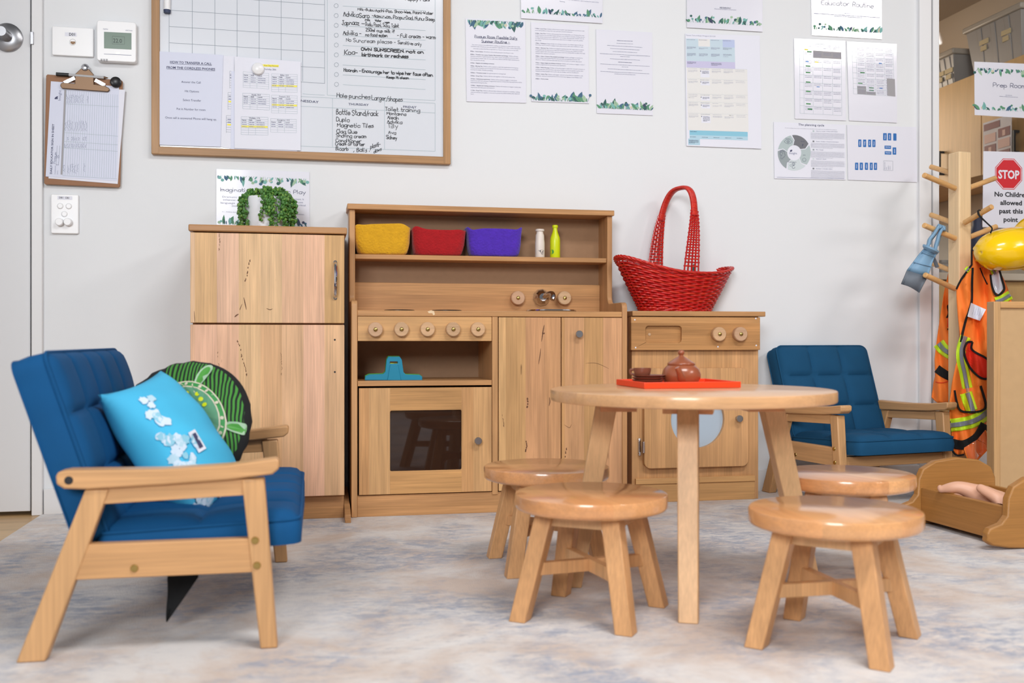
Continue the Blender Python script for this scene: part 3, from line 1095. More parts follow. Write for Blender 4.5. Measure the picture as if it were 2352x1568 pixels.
zs = [(pz(437, 741, FY), pz(437, 533, FY)), (pz(791, 1137, FY), pz(437, 745, FY))]
for k, (z0, z1) in enumerate(zs):
    m = MB(); m.box(fx0, fx1, FY, FY + 0.02, z0, z1)
    d = m.build('door', 'fridge_door', fr, bevel=0.0015)
    marks(d, FY, (FRIDGE_UP, FRIDGE_LOW)[k])
    if k == 0:
        p0, p1 = onY(770, 602, FY), onY(770, 684, FY)
        m = MB()
        zz = [p0.z + (p1.z - p0.z) * t for t in (0, .12, .3, .5, .7, .88, 1)]
        yy = [0.0, -0.014, -0.024, -0.027, -0.024, -0.014, 0.0]
        m.tube(spline([(p0.x, FY + y, z) for y, z in zip(yy, zz)], 5), 0.0048, 10)
        for z in (p0.z, p1.z):
            m.cyl((p0.x, FY, z), (p0.x, FY - 0.004, z), 0.005)
        m.build('handle', 'chrome', d)
    else:
        m = MB()
        for v in (780, 854):
            q = onY(769, v, FY)
            m.cyl((q.x, FY - 0.0006, q.z), (q.x, FY + 0.001, q.z), 0.0026, n=10)
        m.build('screw_hole', 'dark_gap', d)
m = MB(); m.box(fx0 + 0.01, fx1 - 0.001, FY + 0.02, FY + 0.034, RZ, pz(791, 1141, FY))
m.build('plinth', 'kitchen_h', fr, bevel=0.001)

# ---------------------------------------------------------------- play kitchen
YK, YH = 2.815, 2.965
X0, X1 = px(807, YK), px(821, YK)
X2, X3 = px(1429, YK), px(1441, YK)
kit = thing('toy_kitchen', 'wooden play kitchen with oven, hob, sink and open shelf above', 'toy kitchen', ((X0 + X3) / 2, 2.93, RZ))
zc = pz(823, 712, YK)
zr = pz(808, 689, YK)
zh = pz(797, 467, YH - 0.008)
yb = WY - 0.012
for a, b in ((X0, X1), (X2, X3)):
    R1, R2 = 0.018, 0.022
    prof = [(YK, RZ), (yb, RZ), (yb, zh - 0.016), (YH, zh - 0.016), (YH, zr + R2)]
    prof += [(YH - R2 + R2 * math.cos(t), zr + R2 - R2 * math.sin(t)) for t in (0.4, 0.8, 1.2, 1.57)]
    prof += [(YK + R1 - R1 * math.sin(t), zr - R1 + R1 * math.cos(t)) for t in (0, 0.4, 0.8, 1.2, 1.57)]
    m = MB(); m.prism([(a, y, z) for y, z in prof], (b - a, 0, 0))
    m.build('side_panel', 'kitchen_v', kit, bevel=0.002)
m = MB(); m.box(X0 - 0.006, X3 + 0.004, YH - 0.01, yb, zh - 0.0165, zh)
m.build('top_board', 'kitchen_h', kit, bevel=0.002)
zs0 = pz(815, 583, YH + 0.006)
m = MB(); m.box(X1, X2, YH + 0.006, yb - 0.008, zs0 - 0.0145, zs0)
m.build('shelf', 'kitchen_h', kit, bevel=0.002)
m = MB(); m.box(X1, X2, yb - 0.008, yb, RZ + 0.05, zh - 0.017)
m.build('back_panel', 'mdf_back', kit, smooth=0)
zsp = pz(812, 648, yb - 0.024)
YS = yb - 0.024
m = MB(); m.box(X1, X2, YS, yb - 0.0085, zc, zsp)
m.build('splashback', 'kitchen_h', kit, bevel=0.002)
m = MB(); m.box(X1, X2, YK + 0.001, yb - 0.0085, zc - 0.0165, zc)
ctr = m.build('counter', 'kitchen_h', kit, bevel=0.002)
ink = Ink(lambda u, v: onY(u, v, YK + .001), [])
ink.use('pale_chip').poly([(982, 715), (990, 712.5), (997, 714), (999, 722), (995, 724), (993, 719), (985, 719)])
ink.build('chipped_edge', ink.slots, ctr, smooth=0)
# divider, control panel, oven shelf
xd0, xd1 = px(1131, YK), px(1144, YK)
zf = pz(825, 1137, YK)
m = MB(); m.box(xd0, xd1, YK + 0.002, yb - 0.009, zf - 0.01, zc - 0.017)
m.build('divider', 'kitchen_v', kit, bevel=0.001)
zp0, zp1 = pz(823, 783, YK), zc - 0.017
m = MB(); m.box(X1 + 0.001, xd0 - 0.001, YK + 0.004, YK + 0.02, zp0, zp1)
cp = m.build('control_panel', 'control_panel', kit, bevel=0.001)
for u, v in ((861, 756.5), (921, 756), (981, 756), (1040, 756), (1097, 756)):
    q = onY(u + 1.5, v, YK - 0.015)
    m = MB(); m.lathe([(0, 0), (0.0195, 0), (0.0205, 0.002), (0.0205, 0.017), (0.0185, 0.0195), (0, 0.0195)], (q.x, YK + 0.004, q.z), (0, -1, 0), 36)
    kb = m.build('knob', 'knob_wood', cp)
    m = MB(); m.lathe([(0.006, 0), (0.0058, 0.002), (0.004, 0.0036), (0, 0.0042)], (q.x, YK - 0.0155, q.z), (0, -1, 0), 16)
    s = m.build('screw_cap', 'brass', kit) if False else m.build('screw_cap', 'brass', kb if False else cp)
zo1, zo0 = pz(823, 875, YK), pz(823, 887, YK)
m = MB(); m.box(X1 + 0.001, xd0 - 0.001, YK + 0.003, yb - 0.009, zo0, zo1)
m.build('oven_shelf', 'kitchen_h', kit, bevel=0.001)
# oven door: stiles, rails, glass
xa, xb = px(824.5, YK), px(1129.5, YK)
wa, wb = px(896, YK), px(1060, YK)
z1, z0 = pz(824, 891.5, YK), zf
w1, w0 = pz(896, 943, YK), pz(896, 1082, YK)
m = MB(); m.prism([(xa, YK - .001, z0), (xb, YK - .001, z0), (xb, YK - .001, z1), (xa, YK - .001, z1)], (0, .019, 0), [rrect(wa, wb, w0, w1, .004, YK - .001, 3)])
od = m.build('oven_door', 'oven_stile', kit, bevel=0.0012)
for za, zb_ in ((w1 + .0005, z1 - .0005), (z0 + .0005, w0 - .0005)):
    m = MB(); m.box(wa, wb, YK - 0.0014, YK + 0.01, za, zb_); m.build('door_rail', 'oven_rail', od, bevel=0.0004)
m = MB(); m.box(wa, wb, YK + 0.004, YK + 0.009, w0, w1)
m.build('oven_window', 'oven_glass', od, smooth=0)


def steel_knob(parent, u, v, Y):
    q = onY(u, v, Y - 0.016)
    m = MB(); m.lathe([(0, 0), (0.0065, 0), (0.0065, 0.008), (0.0095, 0.012), (0.0102, 0.014), (0.0102, 0.021), (0.0092, 0.022), (0, 0.022)], (q.x - 0.001, Y, q.z), (0, -1, 0), 28)
    m.build('door_knob', 'brushed_steel', parent)


steel_knob(od, 1099, 1012, YK)
for ua, ub in ((1145.5, 1288), (1290, 1428.5)):
    m = MB(); m.box(px(ua, YK), px(ub, YK), YK - 0.001, YK + 0.018, zf, zc - 0.018)
    d = m.build('cupboard_door', 'kitchen_door', kit, bevel=0.0012)
    marks(d, YK - .001, CUP_R if ua > 1200 else CUP_L)
    if ua > 1200:
        steel_knob(d, 1331, 767, YK)
m = MB(); m.box(xd1 + 0.002, X2 - 0.001, YK + 0.02, YK + 0.03, zf, zc - 0.018)
m.build('shade_sheet', 'dark_gap', kit, smooth=0)  # dark sheet behind the doors, coloured as the shade in their gaps
m = MB(); m.box(X1 + 0.001, xd0 - 0.001, YK + 0.2, YK + 0.205, zf, zo0)
m.build('oven_back', 'mdf_back', kit, smooth=0)
m = MB(); m.box(X1, X2, YK + 0.006, YK + 0.022, RZ, zf - 0.003)
m.build('plinth', 'kitchen_h', kit, bevel=0.001)
m = MB(); m.box(X1, X2, YK + 0.022, yb - 0.009, zf - 0.014, zf - 0.002)
m.build('base_board', 'kitchen_h', kit, smooth=0)
# hob plates, sink, tap
for u, dr in ((917, 0.045), (1026, 0.045)):
    q = onY(u, 708, 2.93)
    m = MB(); m.lathe([(0, 0), (dr, 0), (dr, 0.0035), (dr - 0.003, 0.005), (0, 0.005)], (q.x, 2.93, zc), n=40)
    m.build('hob_plate', 'black_plastic', kit)
q = onY(1266, 708, 2.925)
m = MB(); m.lathe([(0.04, 0.0008), (0.055, 0.001), (0.074, 0.001), (0.076, 0.004), (0.073, 0.0072), (0.062, 0.006), (0.056, 0.002), (0.04, 0.001), (0, 0.0009)], (q.x, 2.925, zc), n=48)
m.build('sink', 'chrome', kit)
q = onY(1243, 683, YS)
m = MB(); m.lathe([(0, 0), (0.0275, 0), (0.0275, 0.004), (0.0215, 0.018), (0.012, 0.028), (0.0, 0.03)], (q.x, YS, q.z), (0, -1, 0), 10)
tp = m.build('tap', 'chrome', kit, smooth=20)
m = MB()
path = spline([(q.x + 0.002, YS - 0.02, q.z + 0.0), (q.x + 0.012, YS - 0.04, q.z + 0.008), (q.x + 0.021, YS - 0.056, q.z + 0.009), (q.x + 0.022, YS - 0.068, q.z + 0.0),
               (q.x + 0.018, YS - 0.072, q.z - 0.009)], 6)
m.tube(path, 0.0085, 14)
m.build('spout', 'chrome', tp)
for u in (1190, 1297):
    q = onY(u, 684, YS - 0.02)
    m = MB(); m.lathe([(0, 0), (0.0205, 0), (0.0215, 0.002), (0.0215, 0.02), (0.0195, 0.0225), (0, 0.0225)], (q.x, YS, q.z), (0, -1, 0), 36)
    m.build('tap_knob', 'knob_wood', kit)
    m = MB(); m.lathe([(0.006, 0), (0.0058, 0.002), (0.004, 0.0036), (0, 0.0042)], (q.x, YS - 0.0225, q.z), (0, -1, 0), 16)
    m.build('screw_cap', 'brass', kit)
m = MB(); m.prism([(px(806, 2.8) - 0.018, 2.735, RZ), (px(806, 2.8) - 0.018, 2.735, RZ + 0.021), (px(806, 2.8) - 0.018, 2.765, RZ + 0.03), (px(806, 2.8) - 0.018, 2.98, RZ + 0.064), (px(806, 2.8) - 0.018, 3.0, RZ)], (0.0155, 0, 0))
m.build('stabiliser_foot', 'kitchen_h', kit, bevel=0.001)

# ---------------------------------------------------------------- toy washing machine
YW = 2.90
wx0, wx1 = px(1452, YW), px(1743, YW)
was = thing('toy_washing_machine', 'low wooden play washing machine with round window, right of the play kitchen', 'toy washing machine', ((wx0 + wx1) / 2, 2.99, RZ))
zt = pz(1448, 714, YW)
m = MB(); m.box(wx0, wx1, YW + 0.004, WY - 0.012, RZ, zt - 0.015)
m.build('carcass', 'washer_front', was, bevel=0.001)
m = MB(); m.box(px(1446, YW) + 0.003, px(1752, YW), YW - 0.02, WY - 0.012, zt - 0.0155, zt)
m.build('top_board', 'kitchen_h', was, bevel=0.002)
pz0, pz1 = pz(1450, 804, YW - 0.015), pz(1450, 727, YW - 0.015)
pa, pb = px(1449, YW - 0.015) + 0.001, px(1746, YW - 0.015)
ra, rb = px(1483, YW - 0.015), px(1566, YW - 0.015)
rz0, rz1 = pz(1483, 787, YW - 0.015), pz(1483, 748, YW - 0.015)
m = MB()
m.prism([(pa, YW - 0.015, pz0), (pb, YW - 0.015, pz0), (pb, YW - 0.015, pz1), (pa, YW - 0.015, pz1)], (0, 0.012, 0),
        [rrect(ra, rb, rz0, rz1, 0.01, YW - 0.015)])
m.box(pa, pb, YW - 0.003, YW + 0.003, pz0, pz1)
cpw = m.build('control_panel', 'washer_panel', was, bevel=0.0012)
for u in (1653, 1702):
    q = onY(u, 767, YW - 0.034)
    m = MB(); m.lathe([(0, 0), (0.0208, 0), (0.0218, 0.002), (0.0218, 0.018), (0.02, 0.0205), (0, 0.0205)], (q.x, YW - 0.015, q.z), (0, -1, 0), 36)
    m.build('knob', 'knob_wood', cpw)
    m = MB(); m.lathe([(0.006, 0), (0.0058, 0.002), (0.004, 0.0036), (0, 0.0042)], (q.x, YW - 0.0355, q.z), (0, -1, 0), 16)
    m.build('screw_cap', 'brass', cpw)
ink = Ink(lambda u, v: onY(u, v, YW - .015), [])
ink.use('paper')
for u, v in ((1458, 734), (1460, 798), (1649, 796), (1736, 731), (1737, 793)):
    ink.disc((u, v), 1.8, 8)
ink.build('filled_nail', ink.slots, cpw, smooth=0)
q = onY(1491, 768, YW)
m = MB(); m.ball((q.x, YW - 0.0035, q.z), 0.005, sx=(1, .4, 1)); m.build('drawer_button', 'knob_wood', cpw)
# drum door with its round window
YD = YW - 0.016
dz0, dz1 = pz(1480, 1076, YD), pz(1480, 846, YD)
qc = onY(1603, 963, YD)
rr = (px(1665, YD) - px(1542, YD)) / 2
m = MB()
m.prism(rrect(px(1480, YD), px(1719, YD), dz0, dz1, 0.02, YD), (0, 0.0185, 0), [circ(qc.x, qc.z, rr, YD)])
dd = m.build('drum_door', 'washer_front', was, bevel=0.002)
m = MB(); m.lathe([(0, 0), (rr, 0), (rr, 0.003), (0, 0.003)], (qc.x, YD + 0.016, qc.z), (0, -1, 0), 48)
m.build('drum_window', 'drum_pane', dd)
steel_knob(dd, 1699, 961, YD)
for v in (1027,):
    q = onY(1474, v, YD)
    m = MB(); m.box(q.x - 0.006, q.x + 0.001, YW - 0.005, YW + 0.005, q.z - 0.026, q.z + 0.026)
    m.cyl((q.x + 0.005, YD - 0.001, q.z - 0.017), (q.x + 0.005, YD - 0.001, q.z + 0.017), 0.005, n=12)
    m.ball((q.x - 0.003, YW - 0.006, q.z + 0.02), 0.003, 8, 5); m.ball((q.x - 0.003, YW - 0.006, q.z - 0.02), 0.003, 8, 5)
    m.build('hinge', 'chrome', dd, bevel=0.001)
m = MB(); m.box(px(1459, YW), px(1733, YW), YW - 0.006, YW + 0.005, pz(1459, 1112, YW), pz(1459, 1099, YW))
m.build('base_rail', 'plinth_pale', was, bevel=0.001)
m = MB(); m.box(px(1459, YW), px(1733, YW), YW - 0.002, YW + 0.005, RZ, pz(1459, 1112, YW))
m.build('plinth', 'plinth_pale', was, bevel=0.001)


# ---------------------------------------------------------------- papers on the wall
def sheet(name, label, cat, corners, Y, mat, group=None, thick=0.0012, curl=0.0):
    """corners (photo): top left, top right, bottom right, bottom left; returns the sheet and its ink"""
    tl, tr, br, bl = corners
    m = MB()
    n = 10
    rows, back = [], []
    for j in range(n + 1):
        r, bk = [], []
        for i in range(n + 1):
            s, t = i / n, j / n
            u = (tl[0] * (1 - s) + tr[0] * s) * (1 - t) + (bl[0] * (1 - s) + br[0] * s) * t
            v = (tl[1] * (1 - s) + tr[1] * s) * (1 - t) + (bl[1] * (1 - s) + br[1] * s) * t
            p = onY(u, v, Y - thick)
            r.append(p)
            bk.append(p + Vector((0, thick, 0)))
        rows.append(r)
        back.append(bk)
    m.grid(rows)
    m.grid(back)
    ring = lambda g: g[0][:-1] + [r[-1] for r in g[:-1]] + g[-1][:0:-1] + [r[0] for r in g[:0:-1]]
    a, b = ring(rows), ring(back)
    m.grid([a, b], closed=True)
    c = onY((tl[0] + tr[0]) / 2, (tl[1] + bl[1]) / 2, Y)
    o = m.build(name, mat, origin=c, smooth=0, merge=True)
    tag(o, label, cat, group)
    ink = Ink(lambda u, v: onY(u, v, Y - thick), [])
    return o, ink


def put(ink, parent, name='printed_text'):
    if ink.f:
        ink.build(name, ink.slots, parent, smooth=0)


def crop(x0, y0, s):
    return lambda x, y: (x0 + x / s, y0 + y / s)


# --- switch plates and thermostat
def plate(name, label, cat, u0, v0, u1, v1, dep, mat='white_plastic', r=0.004):
    a, b = onY(u0, v1, WY), onY(u1, v0, WY)
    t = thing(name, label, cat, ((a.x + b.x) / 2, WY, (a.z + b.z) / 2))
    m = MB(); m.prism(rrect(a.x, b.x, a.z, b.z, r, WY - dep), (0, dep - 0.0005, 0))
    bo = m.build('face_plate', mat, t, bevel=0.002)
    return t, bo


t, bo = plate('network_wall_plate', 'white network wall plate with one socket, left of the thermostat', 'wall plate', 121, 67, 216, 128, 0.009)
ink = Ink(lambda u, v: onY(u, v, WY - 0.009), [])
ink.use('paper').poly([(149, 74), (176, 75), (176, 84), (149, 83)])
ink.use('ink_black').centred('D01', (165.5, 82), 9, 0.02, 0.02)
ink.use('grey_plastic').ring((167, 97), 7.2, 0.8)
ink.use('clip_metal').poly([(162, 95), (173, 95.4), (173, 100), (170.5, 100), (170.5, 102), (164.5, 102), (164.5, 100), (162, 100)])
put(ink, t)
t, bo = plate('thermostat', 'white digital thermostat reading 22.0 above the clipboard', 'thermostat', 226, 57, 316, 144, 0.024, r=0.008)
ink = Ink(lambda u, v: onY(u, v, WY - 0.024), [])
ink.use('lcd').poly([(239, 73), (302, 76), (302, 114), (239, 111)])
ink.use('lcd_dark').line((258, 83), (286, 84.5), .6); ink.line((258, 101), (286, 102), .6); ink.line((258, 83), (258, 101), .6); ink.line((286, 84.5), (286, 102), .6)
ink.use('ink_black').sans('22.0', (260, 97.5), (280, 98.5), 13)
ink.use('ink_grey').sans('FUJITSU', (237, 68.2), (248, 68.8), 4.5); ink.sans('AIRSTAGE', (288, 71), (304, 72), 4)
ink.line((239, 124), (302, 127), 1.0)
ink.use('status_light').poly([(266, 120.3), (275, 120.7), (275, 123.2), (266, 122.8)])
ink.use('ink_black')
for k in range(3):
    for j in range(2):
        ink.line((231 + 6 * k, 136 + 3 * j + k * .2), (235.5 + 6 * k, 136.3 + 3 * j + k * .2), 1.3)
put(ink, t, 'display')
t, bo = plate('light_switch', 'white light switch plate with two round dimmer knobs below the clipboard', 'light switch', 118.5, 448, 182, 536.5, 0.009)
ink = Ink(lambda u, v: onY(u, v, WY - 0.009), [])
ink.use('paper').poly([(132, 450), (166, 451), (166, 459), (132, 458)])
ink.use('ink_black').sans('DB1  CB3', (136, 455.5), (159, 456.3), 5.5, 0.02)
put(ink, t)
for u, v, r in ((138.5, 473, 7), (158, 473.5, 7), (148, 491.5, 7)):
    q = onY(u, v, WY - 0.009)
    m = MB(); m.lathe([(0, 0.003), (0.006, 0.003), (0.0085, 0.001), (0.0088, 0)], q, (0, -1, 0), 24); m.build('rocker', 'white_plastic', t)
for u in (138, 157.5):
    q = onY(u, 510.5, WY - 0.009)
    m = MB(); m.lathe([(0, 0), (0.0115, 0), (0.0108, 0.014), (0.009, 0.016), (0, 0.016)], q, (0, -1, 0), 28); m.build('dimmer_knob', 'white_plastic', t)

# --- clipboard
YB = WY - 0.014
C = crop(100, 140, 5.225)
P = [C(30, 175), C(45, 160), C(935, 230), C(950, 250), C(920, 1500), C(905, 1518), C(20, 1480), C(5, 1462)]
cb = thing('clipboard', 'brown hardboard clipboard with a sign in sheet hanging beside the door', 'clipboard', onY(195, 300, WY))
m = MB(); m.prism([onY(u, v, YB) for u, v in P], (0, 0.004, 0)); m.build('board', 'hardboard', cb, bevel=0.0015)
YC = YB - 0.003
m = MB(); m.prism([onY(*C(*p), YC) for p in ((205, 300), (212, 275), (240, 262), (380, 275), (385, 160), (455, 95), (545, 100), (605, 165), (608, 285), (735, 300), (790, 330), (800, 355), (775, 375), (225, 335))], (0, -0.006, 0))
m.build('clip', 'clip_metal', cb, bevel=0.0015)
m = MB()
for a, b in (((250, 262), (375, 205)), ((735, 292), (620, 230))):
    p, q = onY(*C(*a), YC - 0.004), onY(*C(*b), YC - 0.004)
    m.bar(p, q, 0.009, 0.003, (0, 0, 1))
q = onY(*C(502, 85), YC)
m.lathe([(0.0115, 0), (0.0115, 0.004), (0.008, 0.009), (0, 0.011)], q, (0, -1, 0), 20)
m.build('clip_spring', 'chrome', cb)
o, ink = sheet('sign_in_sheet', 'white sign in sheet with handwritten rows held under the clipboard clip', 'paper', [C(88, 243), C(905, 305), C(885, 1440), C(25, 1385)], YB, 'paper_cool', thick=0.002)
o2, _ = sheet('spare_sheet', 'white spare sheets behind the sign in sheet on the clipboard', 'paper', [C(100, 300), C(978, 345), C(890, 1475), C(60, 1408)], YB - 0.0002, 'paper', thick=0.001)
ink.use('ink_navy').sans('DAILY EDUCATOR SIGN IN SHEET', C(100, 1355), C(128, 755), 6.4, 0.02, (-1, 0))
ink.use('ink_grey').sans('Insight', C(205, 475), C(212, 350), 8.5, 0, (-1, 0))
ink.use('ink_navy'); [ink.disc(C(150 + a, 440 + b), 1.8) for a, b in ((0, 0), (12, 10), (-8, 10), (14, -8))]
ink.use('ink_grey').sans('CLASSROOM', C(143, 1360), C(148, 1258), 3, 0, (-1, 0)); ink.sans('DATE', C(172, 1360), C(176, 1315), 3, 0, (-1, 0))
ink.use('rule_line').line(C(150, 1245), C(165, 1015), .6); ink.line(C(180, 1245), C(197, 1015), .6)
ink.use('ink_grey').hand('Possum', C(142, 1230), C(156, 1095), 5, .6, up=(-1, 0)); ink.hand('27.11.25', C(178, 1255), C(186, 1130), 4.5, .6, up=(-1, 0))
ink.use('cell_grey').poly([C(205, 1362), C(226, 1364), C(273, 348), C(250, 345)])
ink.use('rule_soft')
for k in range(24):
    x = 232 + 27.3 * k
    ink.line(C(x, 1368 + k * 1.6), C(x + 43 - k * .8, 352 + k * 2.3), .5)
for y, d in ((515, 35), (860, 42), (965, 42), (1040, 45), (1375, 40)):
    ink.line(C(275 - (y - 350) * .045, y), C(905 - (y - 350) * .025, y + d), .6)
ink.use('ink_grey')
rnd = random.Random(5)
for k in range(10):
    x = 245 + 27.3 * k
    for (ya, yb_, sc) in ((1330 + 10 * (k % 3), 1220, 5), (1040, 985, 4), (955, 905, 4), (840, 700, 5), (505, 390, 5)):
        if rnd.random() < .8:
            n = int(4 + rnd.random() * 3)
            pts = [(x + rnd.uniform(-9, 9) + (1330 - ya) * .045, ya - (ya - yb_) * j / (n * 2) * rnd.uniform(.8, 1.05)) for j in range(n * 2)]
            ink.path([C(*p) for p in pts], .5)
put(ink, o)
pn = thing('pen', 'black capped pen lying across the top of the clipboard', 'pen', onY(*C(450, 180), YB))
a, b, c = (onY(*C(*p), YB - 0.006) for p in ((152, 158), (305, 168), (725, 200)))
m = MB(); m.cyl(a, b, 0.0052); m.build('cap', 'black_plastic', pn)
m = MB(); m.cyl(b, c, 0.0042); m.build('barrel', 'grey_plastic', pn)
m = MB(); m.cyl(c, onY(*C(775, 203), YB - 0.006), 0.0042, 0.001); m.build('tip', 'clip_metal', pn)
q = onY(*C(872, 262), YB)
m = MB(); m.lathe([(0, 0), (0.013, 0), (0.0155, 0.004), (0.0155, 0.009), (0.012, 0.011), (0.008, 0.009), (0, 0.009)], q, (0, -1, 0), 28)
tag(m.build('hook', 'black_plastic', origin=q), 'round black hook at the top right corner of the clipboard', 'hook')

# --- whiteboard
YF = WY - 0.02
wb = thing('whiteboard', 'large wall planner whiteboard with oak frame and marker handwriting', 'whiteboard', onY(690, 180, WY))
ztop = 1.72
xl, xr = px(347.5, YF), px(1035, YF)
zbl = onY(348, 353, YF).z
zbr = onY(1035, 377, YF).z
m = MB(); m.box(xl + 0.01, xr - 0.01, WY - 0.013, WY - 0.001, (zbl + zbr) / 2 + 0.006, ztop); m.build('board', 'board_white', wb, smooth=0)
fw = 0.0225
m = MB(); m.prism([(xl, YF, zbl), (xr, YF, zbr), (xr, YF, zbr + fw), (xl, YF, zbl + fw)], (0, 0.019, 0)); m.build('frame_rail', 'frame_oak', wb, bevel=0.0015)
for x0, z0 in ((xl, zbl), (xr - fw, zbr)):
    m = MB(); m.box(x0, x0 + fw, YF - 0.0002, WY - 0.001, z0 + 0.001, ztop); m.build('frame_stile', 'frame_oak_v', wb, bevel=0.0015)
YP = WY - 0.013
ink = Ink(lambda u, v: onY(u, v, YP), [])
A, B = crop(340, 0, 3.919), crop(700, 0, 3.92)
ink.use('rule_line')
for i, x in enumerate((190, 398, 602, 802, 1000, 1198, 1393, 1590)):
    ink.line(A(x, -80), A(x, 640 + 15 * i if x < 1590 else 751), .9)
for y0, y1 in ((-53, 43), (91, 183), (238, 327), (385, 470), (526, 612), (662, 751)):
    ink.line(A(190, y0), A(1590, y1), .9)
ink.use('rule_soft')
ink.line(B(203, -60), B(203, 857), .9); ink.line(B(1173, -20), B(1173, 905), .9); ink.line(B(203, 857), B(1173, 905), .9)
ink.line(B(-20, 845), B(180, 857), .8)
ink.line(B(-300, 855), B(1173, 930), .9); ink.line(B(-300, 943), B(1173, 1017), .9); ink.line(B(-300, 1305), B(1173, 1362), .9)
for x, y0, y1 in ((250, 885, 1325), (718, 905, 1343), (1173, 930, 1362)):
    ink.line(B(x, y0), B(x, y1), .9)
for k in range(9):
    y = 52 + 88.4 * k
    ink.use('rule_line').ring(B(283 + .3 * k, y), 4.7, .8)
    ink.use('rule_soft').line(B(343, y + 3), B(1087, y + 46), .9)
ink.use('ink_navy')
ink.sans('WEDNESDAY', B(-140, 909), B(126, 929), 7.4, 0.015); ink.sans('THURSDAY', B(393, 946), B(576, 954), 7, 0.015); ink.sans('FRIDAY', B(887, 970), B(1007, 975), 7, 0.015)
put(ink, wb, 'printed_grid')
ink = Ink(lambda u, v: onY(u, v, YP - 0.0004), [])
ink.use('ink_black')
W = lambda s, x0, y0, x1, y1, h, w=1.25, sd=0: ink.hand(s, B(x0, y0), B(x1, y1), h / 3.92, w, seed=sd)
W('Milk-Bubu', 478, 92, 625, 103, 22, 1.0); W('Aachi-Poo, Shoo-Wee, Paani-Water', 637, 106, 1155, 133, 26, 1.1)
W('Advika', 348, 146, 482, 152, 44); W('Saro', 492, 157, 582, 160, 40); W('-Aamu-...om, Poopu-Dad, Nunu-Sleep', 606, 155, 1172, 190, 32, 1.1)
W('Japnaaz', 335, 222, 492, 226, 40); W('-', 512, 228, 540, 230, 34); W('Dudu, Paani, SuSu, Toilet', 547, 232, 846, 250, 34, 1.0)
W('Milk', 545, 186, 590, 190, 18, 1.1); W('Water', 633, 193, 690, 196, 18, 1.1); W('wee', 723, 207, 762, 209, 16, 1.2)
W('Advika -', 348, 316, 508, 320, 40); W('250ml cup milk if', 548, 282, 808, 296, 28, 1.2); W('no food eaten', 548, 326, 745, 334, 28, 1.2)
W('- Full cream - warm', 832, 335, 1178, 352, 34, 1.2)
W('No Suncream please -', 372, 375, 820, 395, 34, 0.9); W('Sensitive only', 840, 395, 1050, 412, 30, 1.0)
W('Koa-', 360, 488, 475, 492, 42, 1.4); W('OWN SUNSCREEN. not on', 510, 455, 1070, 482, 26, 1.9); W('birthmark or redness', 514, 506, 932, 522, 30, 1.8)
W('Hoorain - Encourage her to wipe her face often', 352, 642, 1152, 688, 28, 1.5); W('Keep it clean', 738, 704, 938, 712, 20, 1.6)
W('Hole punches', 290, 876, 588, 893, 40, 1.1); W('Larger/shapes', 604, 898, 880, 915, 40, 1.1)
W('Bottle Stand/rack', 284, 1030, 664, 1044, 46, 1.3); W('Duplo', 284, 1092, 403, 1096, 38, 1.2); W('Magnetic Tiles', 294, 1142, 618, 1150, 36, 1.2)
W('Clag Glue', 288, 1196, 470, 1202, 34, 1.2); W('Shaving cream', 284, 1236, 554, 1244, 34, 1.1); W('Conditioner', 280, 1278, 508, 1284, 30, 1.2)
W('Cream of tarter', 276, 1306, 540, 1314, 30, 1.2); W('Bicarb', 280, 1352, 392, 1356, 32, 1.2); W(', Balls .', 440, 1364, 582, 1366, 34, 1.2)
W('plasti-', 592, 1334, 682, 1312, 36, 1.2); W('dows', 622, 1378, 690, 1352, 30, 1.2)
W('Toilet training', 722, 994, 1036, 1010, 34, 1.1); W('Montanna', 740, 1034, 912, 1040, 28, 1.1); W('Aleah', 744, 1072, 843, 1076, 32, 1.1); W('Advika', 742, 1110, 876, 1114, 32, 1.1)
W('Tilly', 748, 1150, 838, 1156, 38, 1.1); W('Ava', 754, 1206, 820, 1210, 34, 1.1); W('Sidney', 734, 1250, 830, 1254, 32, 1.2)
W('(Nappy Pulls)'.replace('(', '').replace(')', ''), 905, 2, 1125, 12, 26, 1.2)
put(ink, wb, 'handwriting')
mk = thing('marker_pen', 'white whiteboard marker with dark cap clinging to the top left of the whiteboard', 'marker', onY(384, 10, YP))
a, b, c = (onY(*A(*p), YP - 0.008) for p in ((176, -160), (172, 90), (172, 118)))
m = MB(); m.cyl(a, b, 0.0095); m.build('barrel', 'white_plastic', mk)
m = MB(); m.cyl(b, c, 0.0102, 0.0095); m.build('cap', 'leaf_navy', mk)

# papers on the whiteboard
o, ink = sheet('paper_notice', 'white notice on how to transfer a call, on the lower left of the whiteboard', 'paper', [A(92, 462), A(678, 495), A(652, 1322), A(95, 1302)], YP - 0.0035, 'paper_cool')
ink.use('ink_navy')
for s, x0, y0, x1, y1, h, bd in (('HOW TO TRANSFER A CALL', 198, 568, 574, 585, 30, .02), ('FROM THE CORDLESS PHONES', 168, 616, 604, 634, 30, .02)):
    ink.sans(s, A(x0, y0), A(x1, y1), h / 3.919, bd); ink.line(A(x0, y0 + 5), A(x1, y1 + 5), .6)
for s, x0, y0, x1, y1 in (('Answer the Call', 300, 745, 473, 752), ('Hit Options', 332, 828, 458, 833), ('Select Transfer', 314, 908, 478, 915), ('Put in Number for room', 258, 988, 516, 998), ('Once call is answered Phone will hang up.', 155, 1066, 618, 1084)):
    ink.sans(s, A(x0, y0), A(x1, y1), 27 / 3.919)
put(ink, o)
o, ink = sheet('planner_sheet', 'white planner sheet mostly hidden between the call notice and the day planner', 'paper', [A(660, 498), A(780, 508), A(745, 1338), A(650, 1320)], YP - 0.001, 'paper')
